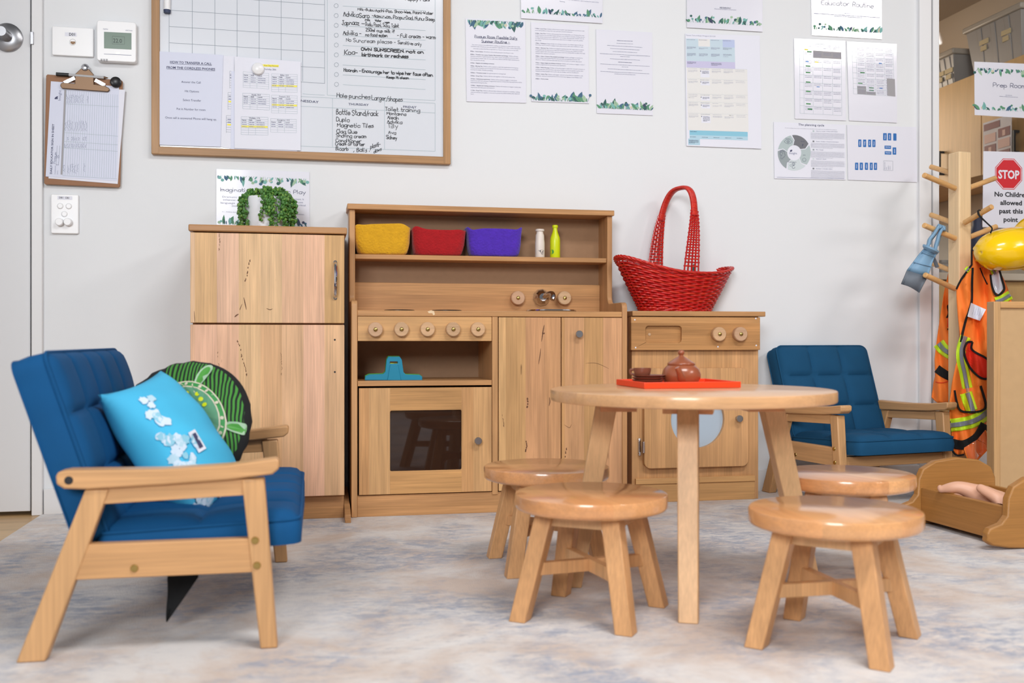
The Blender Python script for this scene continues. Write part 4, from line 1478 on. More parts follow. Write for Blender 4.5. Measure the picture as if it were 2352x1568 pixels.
for y, c in ((640, 0), (832, 1), (1040, 2)):
    x = 736 - c * 10
    ink.use('rule_line')
    for k in range(8):
        ink.line(A(x - c * 6, y + 21 * k), A(752, y + 21 * k + 2), .5)
    ink.line(A(x - c * 6, y), A(x - c * 6, y + 155), .5)
    if c:
        ink.use('highlight_yellow').poly([A(x - 2, y + 74), A(750, y + 76), A(750, y + 90), A(x - 2, y + 88)])
    ink.use('ink_grey').greek(A(x, y + 34), A(750, y + 36), 3, c); ink.greek(A(x, y + 58), A(750, y + 60), 3, c + 9)
put(ink, o)
o, ink = sheet('paper_underlay', 'white paper whose lower edge shows below the day planner on the whiteboard', 'paper', [A(750, 640), A(1345, 640), A(1342, 1376), A(745, 1344)], YP - 0.0022, 'paper_cool')
o, ink = sheet('day_planner_sheet', 'white day planner sheet with six small tables under a round magnet', 'paper', [A(778, 508), A(1376, 556), A(1374, 1354), A(778, 1334)], YP - 0.0042, 'paper', thick=0.0016)
ink.use('highlight_yellow').poly([A(960, 577), A(1176, 584), A(1176, 604), A(960, 596)])
ink.use('ink_grey').sans('Lilian Ave Day Planner'[7:], A(1030, 595), A(1174, 602), 5, .01) if False else ink.use('ink_navy').sans('Ave Day Planner', A(1044, 595), A(1174, 602), 4.9)
ink.sans('Thursday 28th', A(1040, 628), A(1153, 634), 5.4)
TB = [(855, 645, 1088, 672, 7, 'Joey 7:2', None, 3), (1112, 664, 1344, 676, 8, 'Bilby 12:3', 4, 4), (853, 838, 1094, 858, 7, 'Koala 10:3', None, 3), (1112, 856, 1344, 868, 8, 'Possum 15:3', 3, 4),
      (838, 1050, 1080, 1060, 8, 'Wallaby 17:2', 3, 3), (1103, 1068, 1336, 1080, 6, 'Kangaroo 13:2', None, 2)]
for i, (x0, y0, x1, y1, n, ttl, hl, nr) in enumerate(TB):
    sl = (y1 - y0) / (x1 - x0)
    L = lambda x, y: A(x, y + (x - x0) * sl * .6)
    hgt = 20 * n
    if hl:
        yy = y0 + 22 + 19 * hl
        ink.use('highlight_yellow').poly([L(x0 + 3, yy - 1), L(x1 - 3, yy - 1), L(x1 - 3, yy + 15), L(x0 + 3, yy + 15)])
    ink.use('rule_soft')
    for k in range(n + 1):
        ink.line(L(x0, y0 + 20 * k), L(x1, y0 + 20 * k), .45)
    for fx in (0, .27, .54, 1):
        ink.line(L(x0 + (x1 - x0) * fx, y0 + (20 if 0 < fx < 1 else 0)), L(x0 + (x1 - x0) * fx, y0 + hgt), .45)
    ink.use('ink_navy').centred(ttl, L((x0 + x1) / 2, y0 + 16), 4.8)
    for fx, s in ((.03, 'Name'), (.3, 'Shift'), (.57, 'Lunch')):
        ink.left(s, L(x0 + (x1 - x0) * fx, y0 + 35), 4.2, .01)
    ink.use('ink_grey')
    for r in range(nr):
        for fx, w in ((.03, .17), (.3, .19), (.57, .3)):
            a = x0 + (x1 - x0) * fx
            ink.greek(L(a, y0 + 50 + 19 * r), L(a + (x1 - x0) * w, y0 + 50 + 19 * r), 2.6, i * 31 + r * 7 + int(fx * 100))
put(ink, o)
q = onY(*A(991, 622), YP - 0.006)
m = MB(); m.lathe([(0, 0), (0.0178, 0), (0.0185, 0.004), (0.016, 0.009), (0.009, 0.012), (0, 0.013)], q, (0, -1, 0), 36)
tag(m.build('magnet', 'white_plastic', origin=q), 'round white magnet holding the day planner on the whiteboard', 'magnet')

# --- laminated notices on the wall
G = 'laminated notices on the wall'
o, ink = sheet('laminated_poster', 'laminated poster on dramatic play with leaf borders, behind the potted plant', 'poster', [(497, 388), (711, 395), (711, 530), (497, 522)], WY - 0.002, 'laminate_flat', G)
D = crop(495, 385, 10.69)
ink.leaves(D(55, 180), D(2270, 275), 26, -1, 1, 1.0); ink.leaves(D(60, 1390), D(2260, 1455), 22, 1, 2, 1.0)
put(ink, o, 'leaf_border')
ink = Ink(ink.P0, [])
ink.use('ink_navy')
for s, x0, y0, x1, y1, h in (('Imaginative', 125, 575, 910, 600, 85), ('&', 1005, 605, 1060, 607, 110), ('Dramatic', 1170, 612, 1835, 632, 90), ('Play', 1918, 638, 2212, 648, 92)):
    ink.hand(s, D(x0, y0), D(x1, y1), h / 10.69, 1.0, .06)
ink.use('ink_grey')
for s, x0, y0, x1, y1, h in (('Dramatic play has a positive impact on', 170, 735, 1700, 778, 62), ('development. It', 1752, 784, 2170, 798, 62), ('enhances cognitive skills', 185, 806, 1000, 828, 62), ('and promotes', 1785, 862, 2150, 872, 62),
                             ('language development, problem', 125, 880, 1500, 920, 62), ('solving and critical', 1690, 930, 2212, 946, 62), ('thinking', 395, 958, 610, 966, 62), ('ent.', 1865, 1005, 1950, 1008, 62),
                             ('4.1 - Children develop', 160, 1092, 570, 1106, 36), ('creativity, commitment,', 1765, 1146, 2180, 1160, 38)):
    ink.sans(s, D(x0, y0), D(x1, y1), h / 10.69)
put(ink, o)

E_ = crop(1065, 75, 9.5)
o, ink = sheet('laminated_poster', 'laminated room routine poster titled in handwriting, leaf border along its top', 'poster', [(1069, 42), (1206.5, 48), (1209, 236.5), (1072, 233)], WY - 0.002, 'laminate_flat', G)
ink.leaves((1073, 45), (1202, 50.5), 25, -1, 3, 1.3)
put(ink, o, 'leaf_border')
ink = Ink(ink.P0, [])
ink.use('ink_navy').hand('Possum Room Flexible Daily', E_(240, 108), E_(1165, 150), 6, .8, .06); ink.hand('Summer Routine -', E_(392, 212), E_(1000, 236), 6, .8, .06)
ink.line(E_(235, 112), E_(1180, 160), .7); ink.line(E_(390, 217), E_(1015, 244), .7)
ROUT = [('', 'Our room routine is incredibly flexible enabling our educators to best meet each childs', 180, 270, 1225, 322), ('', 'individual needs. Should you have any questions regarding your childs routine during their', 158, 308, 1245, 360),
        ('', 'time with us please feel free to approach our Possum room educators at any time.', 210, 356, 1195, 402), ('8:00am - Centre Opens:', 'All children will be family grouped in the Possum room.', 147, 414, 1090, 460),
        ('8:30am - Transition into rooms: Outdoor Play (weather permitting):', 'Children will assist', 147, 482, 1185, 530), ('', 'educators and peers in gathering their hats, shoes, jackets and applying sunscreen while', 147, 520, 1195, 570),
        ('', 'transitioning to outdoor play. As more staff arrive, children will then begin separating into', 147, 562, 1212, 610), ('', 'their own yard for the day.', 147, 604, 458, 618), ('8:30am - Nappies and toileting commence', '', 150, 668, 664, 690),
        ('9:00am - Morning Tea:', 'Children will be assisted to wash their hands before morning tea.', 150, 734, 1192, 780), ('', 'Children will be invited to eat morning tea with their peers and Educators, we will enjoy', 150, 776, 1188, 820),
        ('', 'morning tea outside. Weather permitting.', 150, 815, 638, 838), ('9:30am - Transition inside', 'through the bathroom washing hands', 152, 882, 918, 912), ('10:00am - Group Time:', 'Children will then join together on the mat for group time.', 152, 948, 1120, 985),
        ('10:15am - Small group experiences:', 'Children will be invited to engage in small group', 154, 1014, 1158, 1055), ('', 'experiences with their educators. Programmed educator initiated learning experiences will be', 154, 1056, 1268, 1096),
        ('', 'implemented during this time.', 154, 1094, 512, 1108), ('10:30am - Nappies and toileting commence:', 'Children will continue to engage in indoor play', 156, 1158, 1248, 1202), ('', 'experiences with their peers and educators.', 156, 1200, 674, 1220),
        ('11:15am - Group Time:', 'Children will assist their educators and peers in resetting / packing', 156, 1266, 1222, 1306), ('', 'away and will then join together on the mat for group time, before washing their hands for', 156, 1308, 1224, 1346), ('', 'lunch.', 156, 1346, 226, 1350)]


def routine(ink, T, rows, h):
    for b, s, x0, y0, x1, y1 in rows:
        n = len(b) + len(s) + (1 if b and s else 0)
        f = len(b) * 1.04 / n if b and s else (1.0 if b else 0.0)
        xm, ym = x0 + (x1 - x0) * f, y0 + (y1 - y0) * f
        if b:
            ink.use('ink_navy').sans(b, T(x0, y0), T(xm, ym), h, .016)
        if s:
            ink.use('ink_mid').sans(s, T(xm + (14 if b else 0), ym), T(x1, y1), h, 0.0)


routine(ink, E_, ROUT, 3.1)
put(ink, o)
H_ = crop(1218, 50, 11.2)
o, ink = sheet('laminated_poster', 'laminated sheet of small routine paragraphs, leaf border at the bottom, second from the whiteboard', 'poster', [(1219.5, 51), (1352, 58.5), (1353, 237.5), (1221, 233)], WY - 0.002, 'laminate_flat', G)
ink.leaves((1224, 230.5), (1350, 235), 25, 1, 4, 1.3)
put(ink, o, 'leaf_border')
ink = Ink(ink.P0, [])
routine(ink, H_, [('11:30am - Lunch Time:', 'Children will be invited to gather their drink bottles and choose a seat', 122, 182, 1392, 248), ('', 'at our dining tables to enjoy their meal with their educators and peers.', 122, 230, 1084, 278),
                  ('12:00pm - Rest Time:', 'Children will transition from the dining tables upon finishing their meal', 124, 305, 1386, 366), ('', 'to their beds for rest time. New nappies will also occur during this transition. During rest time', 126, 350, 1402, 410),
                  ('', 'children will be invited to have a sleep and or rest on their individual beds. Children who do', 128, 396, 1380, 452), ('', 'not sleep during the day will be offered quiet experiences to engage in e.g. books, puzzles,', 128, 440, 1358, 498), ('', 'play dough.', 128, 486, 288, 492),
                  ('1:30pm - Waking up:', 'Nappy change and toileting commence. As children begin to wake up', 132, 560, 1360, 615), ('', 'from sleep they are invited to engage in quiet experiences as their peers continue to wake.', 132, 605, 1362, 660),
                  ('2:30pm - Afternoon Tea:', 'Children are engaged in packing away their quiet resources before', 134, 680, 1380, 735), ('', 'being guided into the bathroom to wash their hands for afternoon tea. Children are then', 134, 726, 1340, 780),
                  ('', 'invited to gather their drink bottles and choose a seat at our dining tables to enjoy their meal', 134, 772, 1404, 828), ('', 'alongside their educators and peers.', 134, 818, 632, 838),
                  ('3:00pm - Indoor / Outdoor Play (weather permitting):', 'Children will begin to transition to', 136, 892, 1346, 948), ('', 'indoor outdoor play by gathering their hats and shoes and applying sunscreen with', 136, 938, 1270, 988), ('', 'educators. Children will be provided with their choice of indoor or outdoor play spaces.', 136, 984, 1326, 1040),
                  ('3:30pm - Nappy change and toileting commence:', 'Children will continue to engage in indoor /', 136, 1062, 1404, 1118), ('', 'outdoor programmed and spontaneous play experiences.', 136, 1110, 918, 1142),
                  ('4:30pm - Family Grouping:', 'Children will be encouraged to assist their educators and peers in', 136, 1182, 1402, 1236), ('', 'packing away their yard and indoor play space. Children will then be guided to gather their', 136, 1230, 1364, 1282), ('', 'backpacks as they transition over to join with the Wallaby room for the afternoon.', 136, 1276, 1250, 1324),
                  ('5:00pm - Indoor Play:', 'Children will engage in planned and spontaneous experiences with', 136, 1352, 1352, 1402), ('', 'their peers, educators and friends from across the service together in the Wallaby room.', 136, 1398, 1334, 1450), ('6:00pm - Centre closes.', '', 136, 1474, 468, 1488)], 3.0)
put(ink, o)
I_ = crop(1370, 80, 14.93)
o, ink = sheet('laminated_poster', 'laminated sheet with centred fine print and leaf border at the bottom, third from the whiteboard', 'poster', [(1369, 67), (1498, 74.5), (1499.5, 265), (1371, 260)], WY - 0.002, 'laminate_flat', G)
ink.leaves((1374, 249), (1496, 254), 25, 1, 5, 1.3)
put(ink, o, 'leaf_border')
ink = Ink(ink.P0, [])
for i, (x0, y0, x1, y1, b) in enumerate(((700, 195, 1238, 222, 1), (690, 288, 1250, 315, 0), (365, 362, 1575, 432, 0), (472, 465, 1472, 520, 0), (558, 568, 1392, 612, 0), (115, 640, 1832, 735, 0), (815, 740, 1140, 758, 0), (462, 818, 1490, 872, 0),
                                          (745, 935, 1218, 958, 1), (130, 995, 1820, 1082, 0), (865, 1095, 1088, 1106, 0), (385, 1165, 1565, 1226, 0), (135, 1252, 1806, 1335, 0), (615, 1338, 1338, 1372, 0))):
    ink.use('ink_mid' if b else 'ink_grey').greek(I_(x0, y0), I_(x1, y1), 2.2 if b else 1.7, i)
put(ink, o)
o, ink = sheet('laminated_poster', 'laminated landscape poster cut by the top of the photo, right of the whiteboard', 'poster', [(1195, -110), (1384, -100), (1384, 53.5), (1197, 42)], WY - 0.0035, 'laminate', G)
ink.leaves((1200, 29.5), (1380, 41), 20, 1, 6)
put(ink, o, 'leaf_border')
ink = Ink(ink.P0, [])
ink.use('ink_grey').sans('organised in ways that maximise opportunities for each childs', (1284, -1.5), (1375, 6.8), 3.6); ink.sans('learning.', (1285.5, 4), (1298, 5.4), 3.6)
put(ink, o)
J_ = crop(1550, 0, 4.48)
o, ink = sheet('laminated_poster', 'laminated landscape poster cut by the top of the photo, above the long program sheet', 'poster', [(1577, -70), (1751, -62), (1751.5, 73), (1578, 63)], WY - 0.0035, 'laminate', G)
ink.leaves(J_(140, 228), J_(890, 268), 23, 1, 7)
put(ink, o, 'leaf_border')
ink = Ink(ink.P0, [])
ink.use('ink_navy').sans('NQS Quality Area 1:', J_(462, 82), J_(578, 86), 3.4, .02); ink.line(J_(462, 85), J_(578, 90), .4); ink.use('ink_grey').sans('Educational program and practice', J_(408, 96), J_(632, 108), 3.8)
put(ink, o)
o, ink = sheet('laminated_poster', 'laminated poster headed educator routine at the top right of the wall', 'poster', [(1863, -48), (2025, -40), (2025.5, 90), (1864.5, 81)], WY - 0.002, 'laminate', G)
K_ = crop(1770, 0, 3.647)
ink.leaves(K_(354, 248), K_(922, 280), 19, 1, 8)
put(ink, o, 'leaf_border')
ink = Ink(ink.P0, [])
ink.use('ink_navy').hand('Educator', K_(425, 40), K_(658, 50), 10.5, 1.0, .06); ink.hand('Routine', K_(688, 54), K_(862, 68), 10.5, 1.0, .06)
ink.use('ink_grey').greek(K_(618, 112), K_(680, 114), 2.6, 1); ink.greek(K_(362, 112), K_(915, 148), 2.6, 2); ink.greek(K_(530, 134), K_(765, 150), 2.4, 3)
put(ink, o)

# long program sheet
N_ = crop(1570, 75, 5.805)
o, ink = sheet('program_sheet', 'tall paper weekly program with pastel table, right of the centre of the wall', 'paper', [(1574, 77), (1745, 82), (1749, 341.5), (1577, 335)], WY - 0.003, 'paper', thick=0.0016)


def cell(mat, x0, y0, x1, y1, sl=.03):
    sh = lambda x, y: N_(x + (y - 80) * .022, y + (x - 35) * sl)
    ink.use(mat).poly([sh(x0, y0), sh(x1, y0), sh(x1, y1), sh(x0, y1)])


def gl(x0, y0, x1, h, sd, n=1):
    for k in range(n):
        sh = lambda x, y: N_(x + (y - 80) * .022, y + (x - 35) * .03)
        ink.greek(sh(x0, y0 + 10 * k), sh(x0 + (x1 - x0) * (1 if k < n - 1 or n == 1 else .6), y0 + 10 * k), h, sd + k)


cell('cell_ice', 32, 78, 195, 180); cell('cell_cream', 195, 78, 352, 175); cell('cell_ice', 352, 78, 520, 180); cell('cell_peri', 520, 78, 680, 180)
cell('cell_ice', 32, 180, 680, 375); cell('cell_violet', 32, 375, 680, 462); cell('cell_cream', 32, 465, 840, 1298)
cell('cell_aqua', 52, 1300, 828, 1362); cell('cell_sky', 52, 1362, 828, 1412); cell('cell_sky', 32, 1412, 188, 1495)
ink.use('ink_grey').sans('Possum Term 4 Week 7 Program 25/11/24', N_(36, 42), N_(425, 58), 3.9)
for y0 in (465, 610, 812, 918, 1070):
    ink.use('rule_soft'); cell('rule_soft', 35, y0, 838, y0 + 1.5)
    for c in range(5):
        ink.use('ink_pale' if c != 1 else 'ink_grey')
        x = 50 + 158 * c
        gl(x, y0 + 15, x + 120, 1.5, y0 + c)
        if c != 1:
            gl(x, y0 + 35, x + 125, 1.4, y0 + c * 7, 3 if c in (0, 2, 3) else 1)
    cell('paper', 215, y0 + 30, 335, y0 + (125 if y0 in (465, 1070) else 85))
    cell('ink_navy', 212, y0 + 36, 223, y0 + 48)
    ink.use('ink_navy'); gl(236, y0 + 42, 325, 1.5, y0 + 91, 7 if y0 in (465, 1070) else 3)
for c in range(4):
    x = 42 + 160 * c
    ink.use('ink_grey'); gl(x, 92, x + 110, 1.6, c + 300, 1); gl(x, 190, x + 120, 1.4, c + 310, 3); gl(x, 275, x + 115, 1.4, c + 320, 4)
ink.use('ink_navy'); gl(42, 390, 160, 1.4, 401, 3); gl(360, 395, 500, 1.4, 405, 4); gl(60, 1318, 150, 1.8, 402); [gl(60 + 155 * c, 1388, 140 + 155 * c, 1.6, 410 + c) for c in range(5)]; gl(40, 1430, 170, 1.4, 420, 5)
put(ink, o)

# two educator tables
for (lb, cn, sd) in (('laminated timetable with grey and green cells under the educator routine poster, left of the pair', [(1824, 88), (1941, 94), (1943.5, 277), (1826, 272.5)], 0),
                     ('laminated timetable with two grey blocks low on it, right of the pair', [(1945, 95), (2059.5, 101), (2060.5, 282), (1950.5, 277)], 1)):
    o, ink = sheet('laminated_timetable', lb, 'timetable', cn, WY - 0.002, 'laminate', G)
    (x0, y0), (x1, y1), (x2, y2), (x3, y3) = cn

    def S(a, b):
        return (x0 + (x1 - x0) * a + (x3 - x0) * b, y0 + (y1 - y0) * a + (y3 - y0) * b)
    rnd = random.Random(sd)
    bot = .93 if sd == 0 else .66
    ink.use('rule_soft')
    xs = (.1, .18, .36, .55, .74, .92)
    for a in xs:
        ink.line(S(a, .06), S(a, bot), .5)
    ys = [.06 + (bot - .06) * k / 9 for k in range(10)]
    for b in ys:
        ink.line(S(.1, b), S(.92, b), .5)
    ink.use('ink_pale')
    for i in range(9):
        for j in range(1, 5):
            for k in range(2 + (rnd.random() < .5)):
                b = ys[i] + .012 + .018 * k
                ink.use('ink_grey'); ink.greek(S(xs[j] + .02, b), S(xs[j + 1] - .02, b), 1.5, i * 41 + j * 7 + k)
    if sd == 0:
        ink.use('cell_grey').poly([S(.37, .14), S(.92, .145), S(.92, .23), S(.37, .23)])
        ink.use('ink_grey').centred('Educator Routine', S(.5, .06), 3.2)
        gs = [(.25, .15), (.22, .33), (.22, .41), (.22, .53), (.22, .645), (.22, .8), (.25, .865)]
        ink.use('cell_blue').poly([S(.22, .275), S(.28, .276), S(.28, .288), S(.22, .287)]); ink.poly([S(.43, .585), S(.49, .586), S(.49, .594), S(.43, .593)])
        ink.use('highlight_yellow').poly([S(.2, .125), S(.27, .126), S(.27, .14), S(.2, .139)]); ink.poly([S(.4, .275), S(.47, .277), S(.47, .289), S(.4, .287)])
    else:
        ink.use('cell_grey').poly([S(.78, .44), S(.94, .445), S(.94, .665), S(.78, .66)]); ink.poly([S(.18, .555), S(.36, .557), S(.36, .62), S(.55, .622), S(.55, .665), S(.18, .66)])
        gs = [(.25, .38), (.2, .515), (.42, .565), (.42, .597)]
        ink.use('cell_blue').poly([S(.63, .25), S(.69, .251), S(.69, .264), S(.63, .263)]); ink.poly([S(.63, .565), S(.69, .566), S(.69, .579), S(.63, .578)])
    ink.use('highlight_green')
    for a, b in gs:
        ink.poly([S(a, b), S(a + .09, b + .001), S(a + .09, b + .014), S(a, b + .013)])
    put(ink, o, 'printed_table')

# planning cycle
Q_ = crop(1775, 275, 6.918)
o, ink = sheet('planning_cycle_poster', 'paper poster of the planning cycle with grey ring diagram on the right of the wall', 'poster', [(1777, 280), (1942, 286.5), (1942.5, 413), (1779, 410)], WY - 0.002, 'paper', G)
ink.use('ink_navy').sans('The planning cycle', Q_(405, 92), Q_(816, 106), 7.0, .01)
ink.use('ink_pale').greek(Q_(190, 130), Q_(1015, 162), 1.8, 4)
cx, cy = 340, 525
SEG = [(100, 172, 'cycle_light'), (28, 100, 'cycle_dark'), (-44, 28, 'cycle_light'), (-116, -44, 'cycle_pale'), (172, 244, 'cycle_mid')]
for a0, a1, mt in SEG:
    ro, ri = 262, 112
    pts = []
    for k in range(13):
        a = math.radians(a1 - 2.5 - (a1 - a0 - 5) * k / 12)
        pts.append((cx + ro * math.cos(a), cy - 1.08 * ro * math.sin(a)))
    am = math.radians(a0 - 8)
    pts.append((cx + (ro + ri) / 2 * math.cos(am), cy - 1.08 * (ro + ri) / 2 * math.sin(am)))
    for k in range(13):
        a = math.radians(a0 + 2.5 + (a1 - a0 - 5) * k / 12)
        pts.append((cx + ri * math.cos(a), cy - 1.08 * ri * math.sin(a)))
    am = math.radians(a1 - 12)
    pts.append((cx + (ro + ri) / 2 * math.cos(am), cy - 1.08 * (ro + ri) / 2 * math.sin(am)))
    ink.use(mt)
    vs = [ink.P(*Q_(*p)) for p in pts]
    ink.add(vs, [tuple(t) for t in tessellate_polygon([vs])])
ink.use('ink_navy').centred('Observe', Q_(240, 305), 3.6); ink.centred('Assess', Q_(475, 350), 3.4); ink.centred('plan', Q_(500, 568), 3.8); ink.centred('Implement', Q_(310, 680), 4.4); ink.centred('Evaluate', Q_(158, 500), 3.6)
ink.ring(Q_(243, 348), 3.2, .6); ink.ring(Q_(243, 348), 1.5, .6); ink.path([Q_(180, 348), Q_(210, 318), Q_(245, 310), Q_(280, 320), Q_(305, 350), Q_(278, 376), Q_(245, 384), Q_(210, 375), Q_(180, 348)], .6)
ink.sans('?', Q_(462, 420), Q_(488, 421), 7); ink.ring(Q_(498, 636), 4, .5); ink.path([Q_(485, 660), Q_(486, 690), Q_(512, 690), Q_(513, 660)], .6)
for x, y, r in ((285, 725, 4), (328, 702, 3.2), (328, 752, 3.2)):
    ink.ring(Q_(x, y), r, .7); ink.ring(Q_(x, y), r * .5, .5)
ink.ring(Q_(135, 540), 3.4, .7); ink.path([Q_(110, 515), Q_(140, 490), Q_(180, 510), Q_(195, 560), Q_(185, 590), Q_(160, 595), Q_(158, 620), Q_(128, 620), Q_(130, 570)], .6)
ink.use('ink_grey').sans('Insight', Q_(262, 545), Q_(385, 550), 7.2); ink.use('ink_navy'); [ink.disc(Q_(285 + a, 488 + b), 1.4) for a, b in ((0, 0), (10, 8), (-4, 12), (14, -4))]
for i, (y, n, mt, tx) in enumerate(((180, 9, 'cycle_light', 'Observe / Listen / Collect information'), (343, 7, 'cycle_dark', 'Assess / Analyse / Interpret information'), (475, 9, 'cycle_mid', 'Plan / Design'), (620, 9, 'cycle_pale', 'Implement / Assess'), (775, 11, 'cycle_dark', 'Evaluate / critically reflect'))):
    ink.use(mt).poly([Q_(632, y - 12), Q_(658, y - 11), Q_(658, y + 12), Q_(632, y + 11)])
    ink.use('ink_grey').sans(tx, Q_(685, y + 6), Q_(685 + 9 * len(tx), y + 6 + .27 * len(tx)), 2.6, .01)
    ink.use('ink_pale')
    for k in range(n):
        ink.greek(Q_(602 + i, y + 28 + 11.5 * k), Q_((1135 if k < n - 1 else 950) + i, y + 46 + 11.5 * k), 1.1, i * 20 + k)
ink.use('ink_grey').line(Q_(65, 912), Q_(1135, 935), .8)
put(ink, o, 'printed_diagram')

# blue name tiles
o, ink = sheet('name_plan_sheet', 'laminated white sheet with small blue name tiles beside the planning cycle poster', 'poster', [(1945.5, 287), (2104.5, 292), (2106.5, 418.5), (1948, 413)], WY - 0.002, 'laminate_flat', G)
tiles = [(1357, 312, 50, 120, 'Mia'), (1434, 314, 50, 120, 'Tilly'), (1514, 314, 48, 120, 'Ava'), (1581, 316, 50, 118, 'Harper'), (1306, 680, 52, 118, 'Aleah'), (1380, 680, 52, 118, 'Asher'), (1462, 680, 50, 116, 'Jackson'),
         (1540, 680, 48, 118, 'Sidney'), (1606, 682, 50, 116, 'Alistair'), (1752, 212, 58, 116, 'Montanna'), (1826, 213, 55, 116, 'Hoorain'), (1913, 216, 52, 116, ''), (1903, 438, 58, 116, 'Japnaaz')]
for x, y, w, h, s in tiles:
    ink.use('tile_blue').poly([Q_(x + 5, y), Q_(x + w - 5, y + 1), Q_(x + w, y + 6), Q_(x + w, y + h - 5), Q_(x + w - 5, y + h), Q_(x + 5, y + h - 1), Q_(x, y + h - 6), Q_(x, y + 5)])
    if s:
        ink.use('paper').sans(s, Q_(x + w * .62, y + h * .8), Q_(x + w * .62, y + h * .2), 3.0, .02, (-1, 0))
for x, y, s in ((1774, 410, 'Hoorain'), (1778, 500, 'Advika')):
    ink.use('tile_blue').poly([Q_(x, y), Q_(x + 105, y + 3), Q_(x + 104, y + 54), Q_(x, y + 50)])
    ink.use('paper').sans(s, Q_(x + 90, y + 20), Q_(x + 14, y + 18), 3.4, .02, (0, 1))
ink.use('rule_line')
for a, b in (((1762, 650), (1906, 655)), ((1906, 655), (1908, 806)), ((1908, 806), (1760, 802)), ((1760, 802), (1762, 650))):
    ink.line(Q_(*a), Q_(*b), .5)
ink.use('ink_grey')
for k, L in enumerate((120, 40, 65, 60)):
    ink.greek(Q_(1780 + 27 * k, 792), Q_(1780 + 27 * k, 792 - L), 1.6, k)
put(ink, o, 'printed_tiles')

# --- signs on the glass
YG = WY + 0.0115
o, ink = sheet('prep_room_sign', 'laminated prep room sign with leaf borders stuck on the glass', 'sign', [(2238, 141.5), (2420, 149), (2420, 275), (2239, 264)], YG, 'laminate')
R_ = crop(2140, 0, 3.731)
ink.leaves(R_(385, 577), R_(1030, 612), 22, -1, 11); ink.leaves(R_(380, 940), R_(1030, 968), 20, 1, 12)
put(ink, o, 'leaf_border')
ink = Ink(ink.P0, [])
ink.use('ink_navy').hand('Prep Room', R_(526, 744), R_(806, 756), 10, 1.0, .06)
ink.use('ink_grey').greek(R_(632, 816), R_(688, 818), 2, 1); ink.greek(R_(580, 825), R_(738, 834), 1.8, 2)
put(ink, o)
o, ink = sheet('stop_sign', 'white sign with red octagon reading STOP No Children allowed past this point', 'sign', [(2259, 347), (2386, 350), (2386, 527), (2257, 521)], YG, 'laminate_flat')
T_ = crop(2140, 0, 3.731)
U_ = crop(2050, 0, 2.8)
cx, cy, r = 746, 1119, 87
oc = lambda k_: [U_(cx + r * k_ * math.cos(math.radians(22.5 + 45 * i)), cy + 1.14 * r * k_ * math.sin(math.radians(22.5 + 45 * i)) + 0.02 * r * math.cos(math.radians(22.5 + 45 * i))) for i in range(8)]
ink.use('sign_red').poly(oc(1.08)); ink.use('paper').poly(oc(1.03)); ink.use('sign_red').poly(oc(.985))
ink.use('paper').sans('STOP', U_(680, 1146), U_(816, 1150), 27, .03)
put(ink, o, 'octagon')
ink = Ink(ink.P0, [])
ink.use('ink_black')
for s, x0, y0, x1, y1, h in (('No Children', 656, 1262, 870, 1268, 15), ('allowed', 692, 1316, 832, 1320, 15), ('past this', 686, 1370, 838, 1373, 15), ('point', 714, 1424, 806, 1427, 15)):
    ink.sans(s, U_(x0, y0), U_(x1, y1), h, .03)
put(ink, o)
# poster inside the prep room, on the cupboard door
pp = MB()
a, b = onX(2322, 262, CX - 0.03), onX(2257, 347, CX - 0.03)
pts = lambda k: [(CX - 0.028 - k, y, z) for y, z in ((a.y, b.z - .06), (b.y, b.z - .06), (b.y, a.z), (a.y, a.z))]
pp.prism(pts(0), (0.002, 0, 0))
po = pp.build('safety_poster', 'paper', origin=(CX - .028, (a.y + b.y) / 2, b.z), smooth=0)
tag(po, 'cream poster with maroon pictures inside the prep room, below the prep room sign', 'poster')
pp = MB()
Ly, Lz = b.y - a.y, a.z - b.z + .06
bx = lambda mi, s0, s1, t0, t1: (setattr(pp, 'cur', mi), pp.box(CX - 0.0295 - .0003 * mi, CX - 0.0282, b.y - Ly * s1, b.y - Ly * s0, a.z - Lz * t1, a.z - Lz * t0))
bx(0, .04, .6, .05, .2)
for i, (s, t) in enumerate(((.06, .3), (.55, .25), (.06, .56), (.55, .5), (.06, .82), (.55, .76))):
    bx(0 if i in (1, 2, 5) else 1, s, s + .4, t, t + .2)
    bx(1 if i in (1, 2, 5) else 0, s + .15, s + .25, t + .05, t + .18)
pp.build('printed_pictures', ['poster_maroon', 'poster_pink'], po, smooth=0)


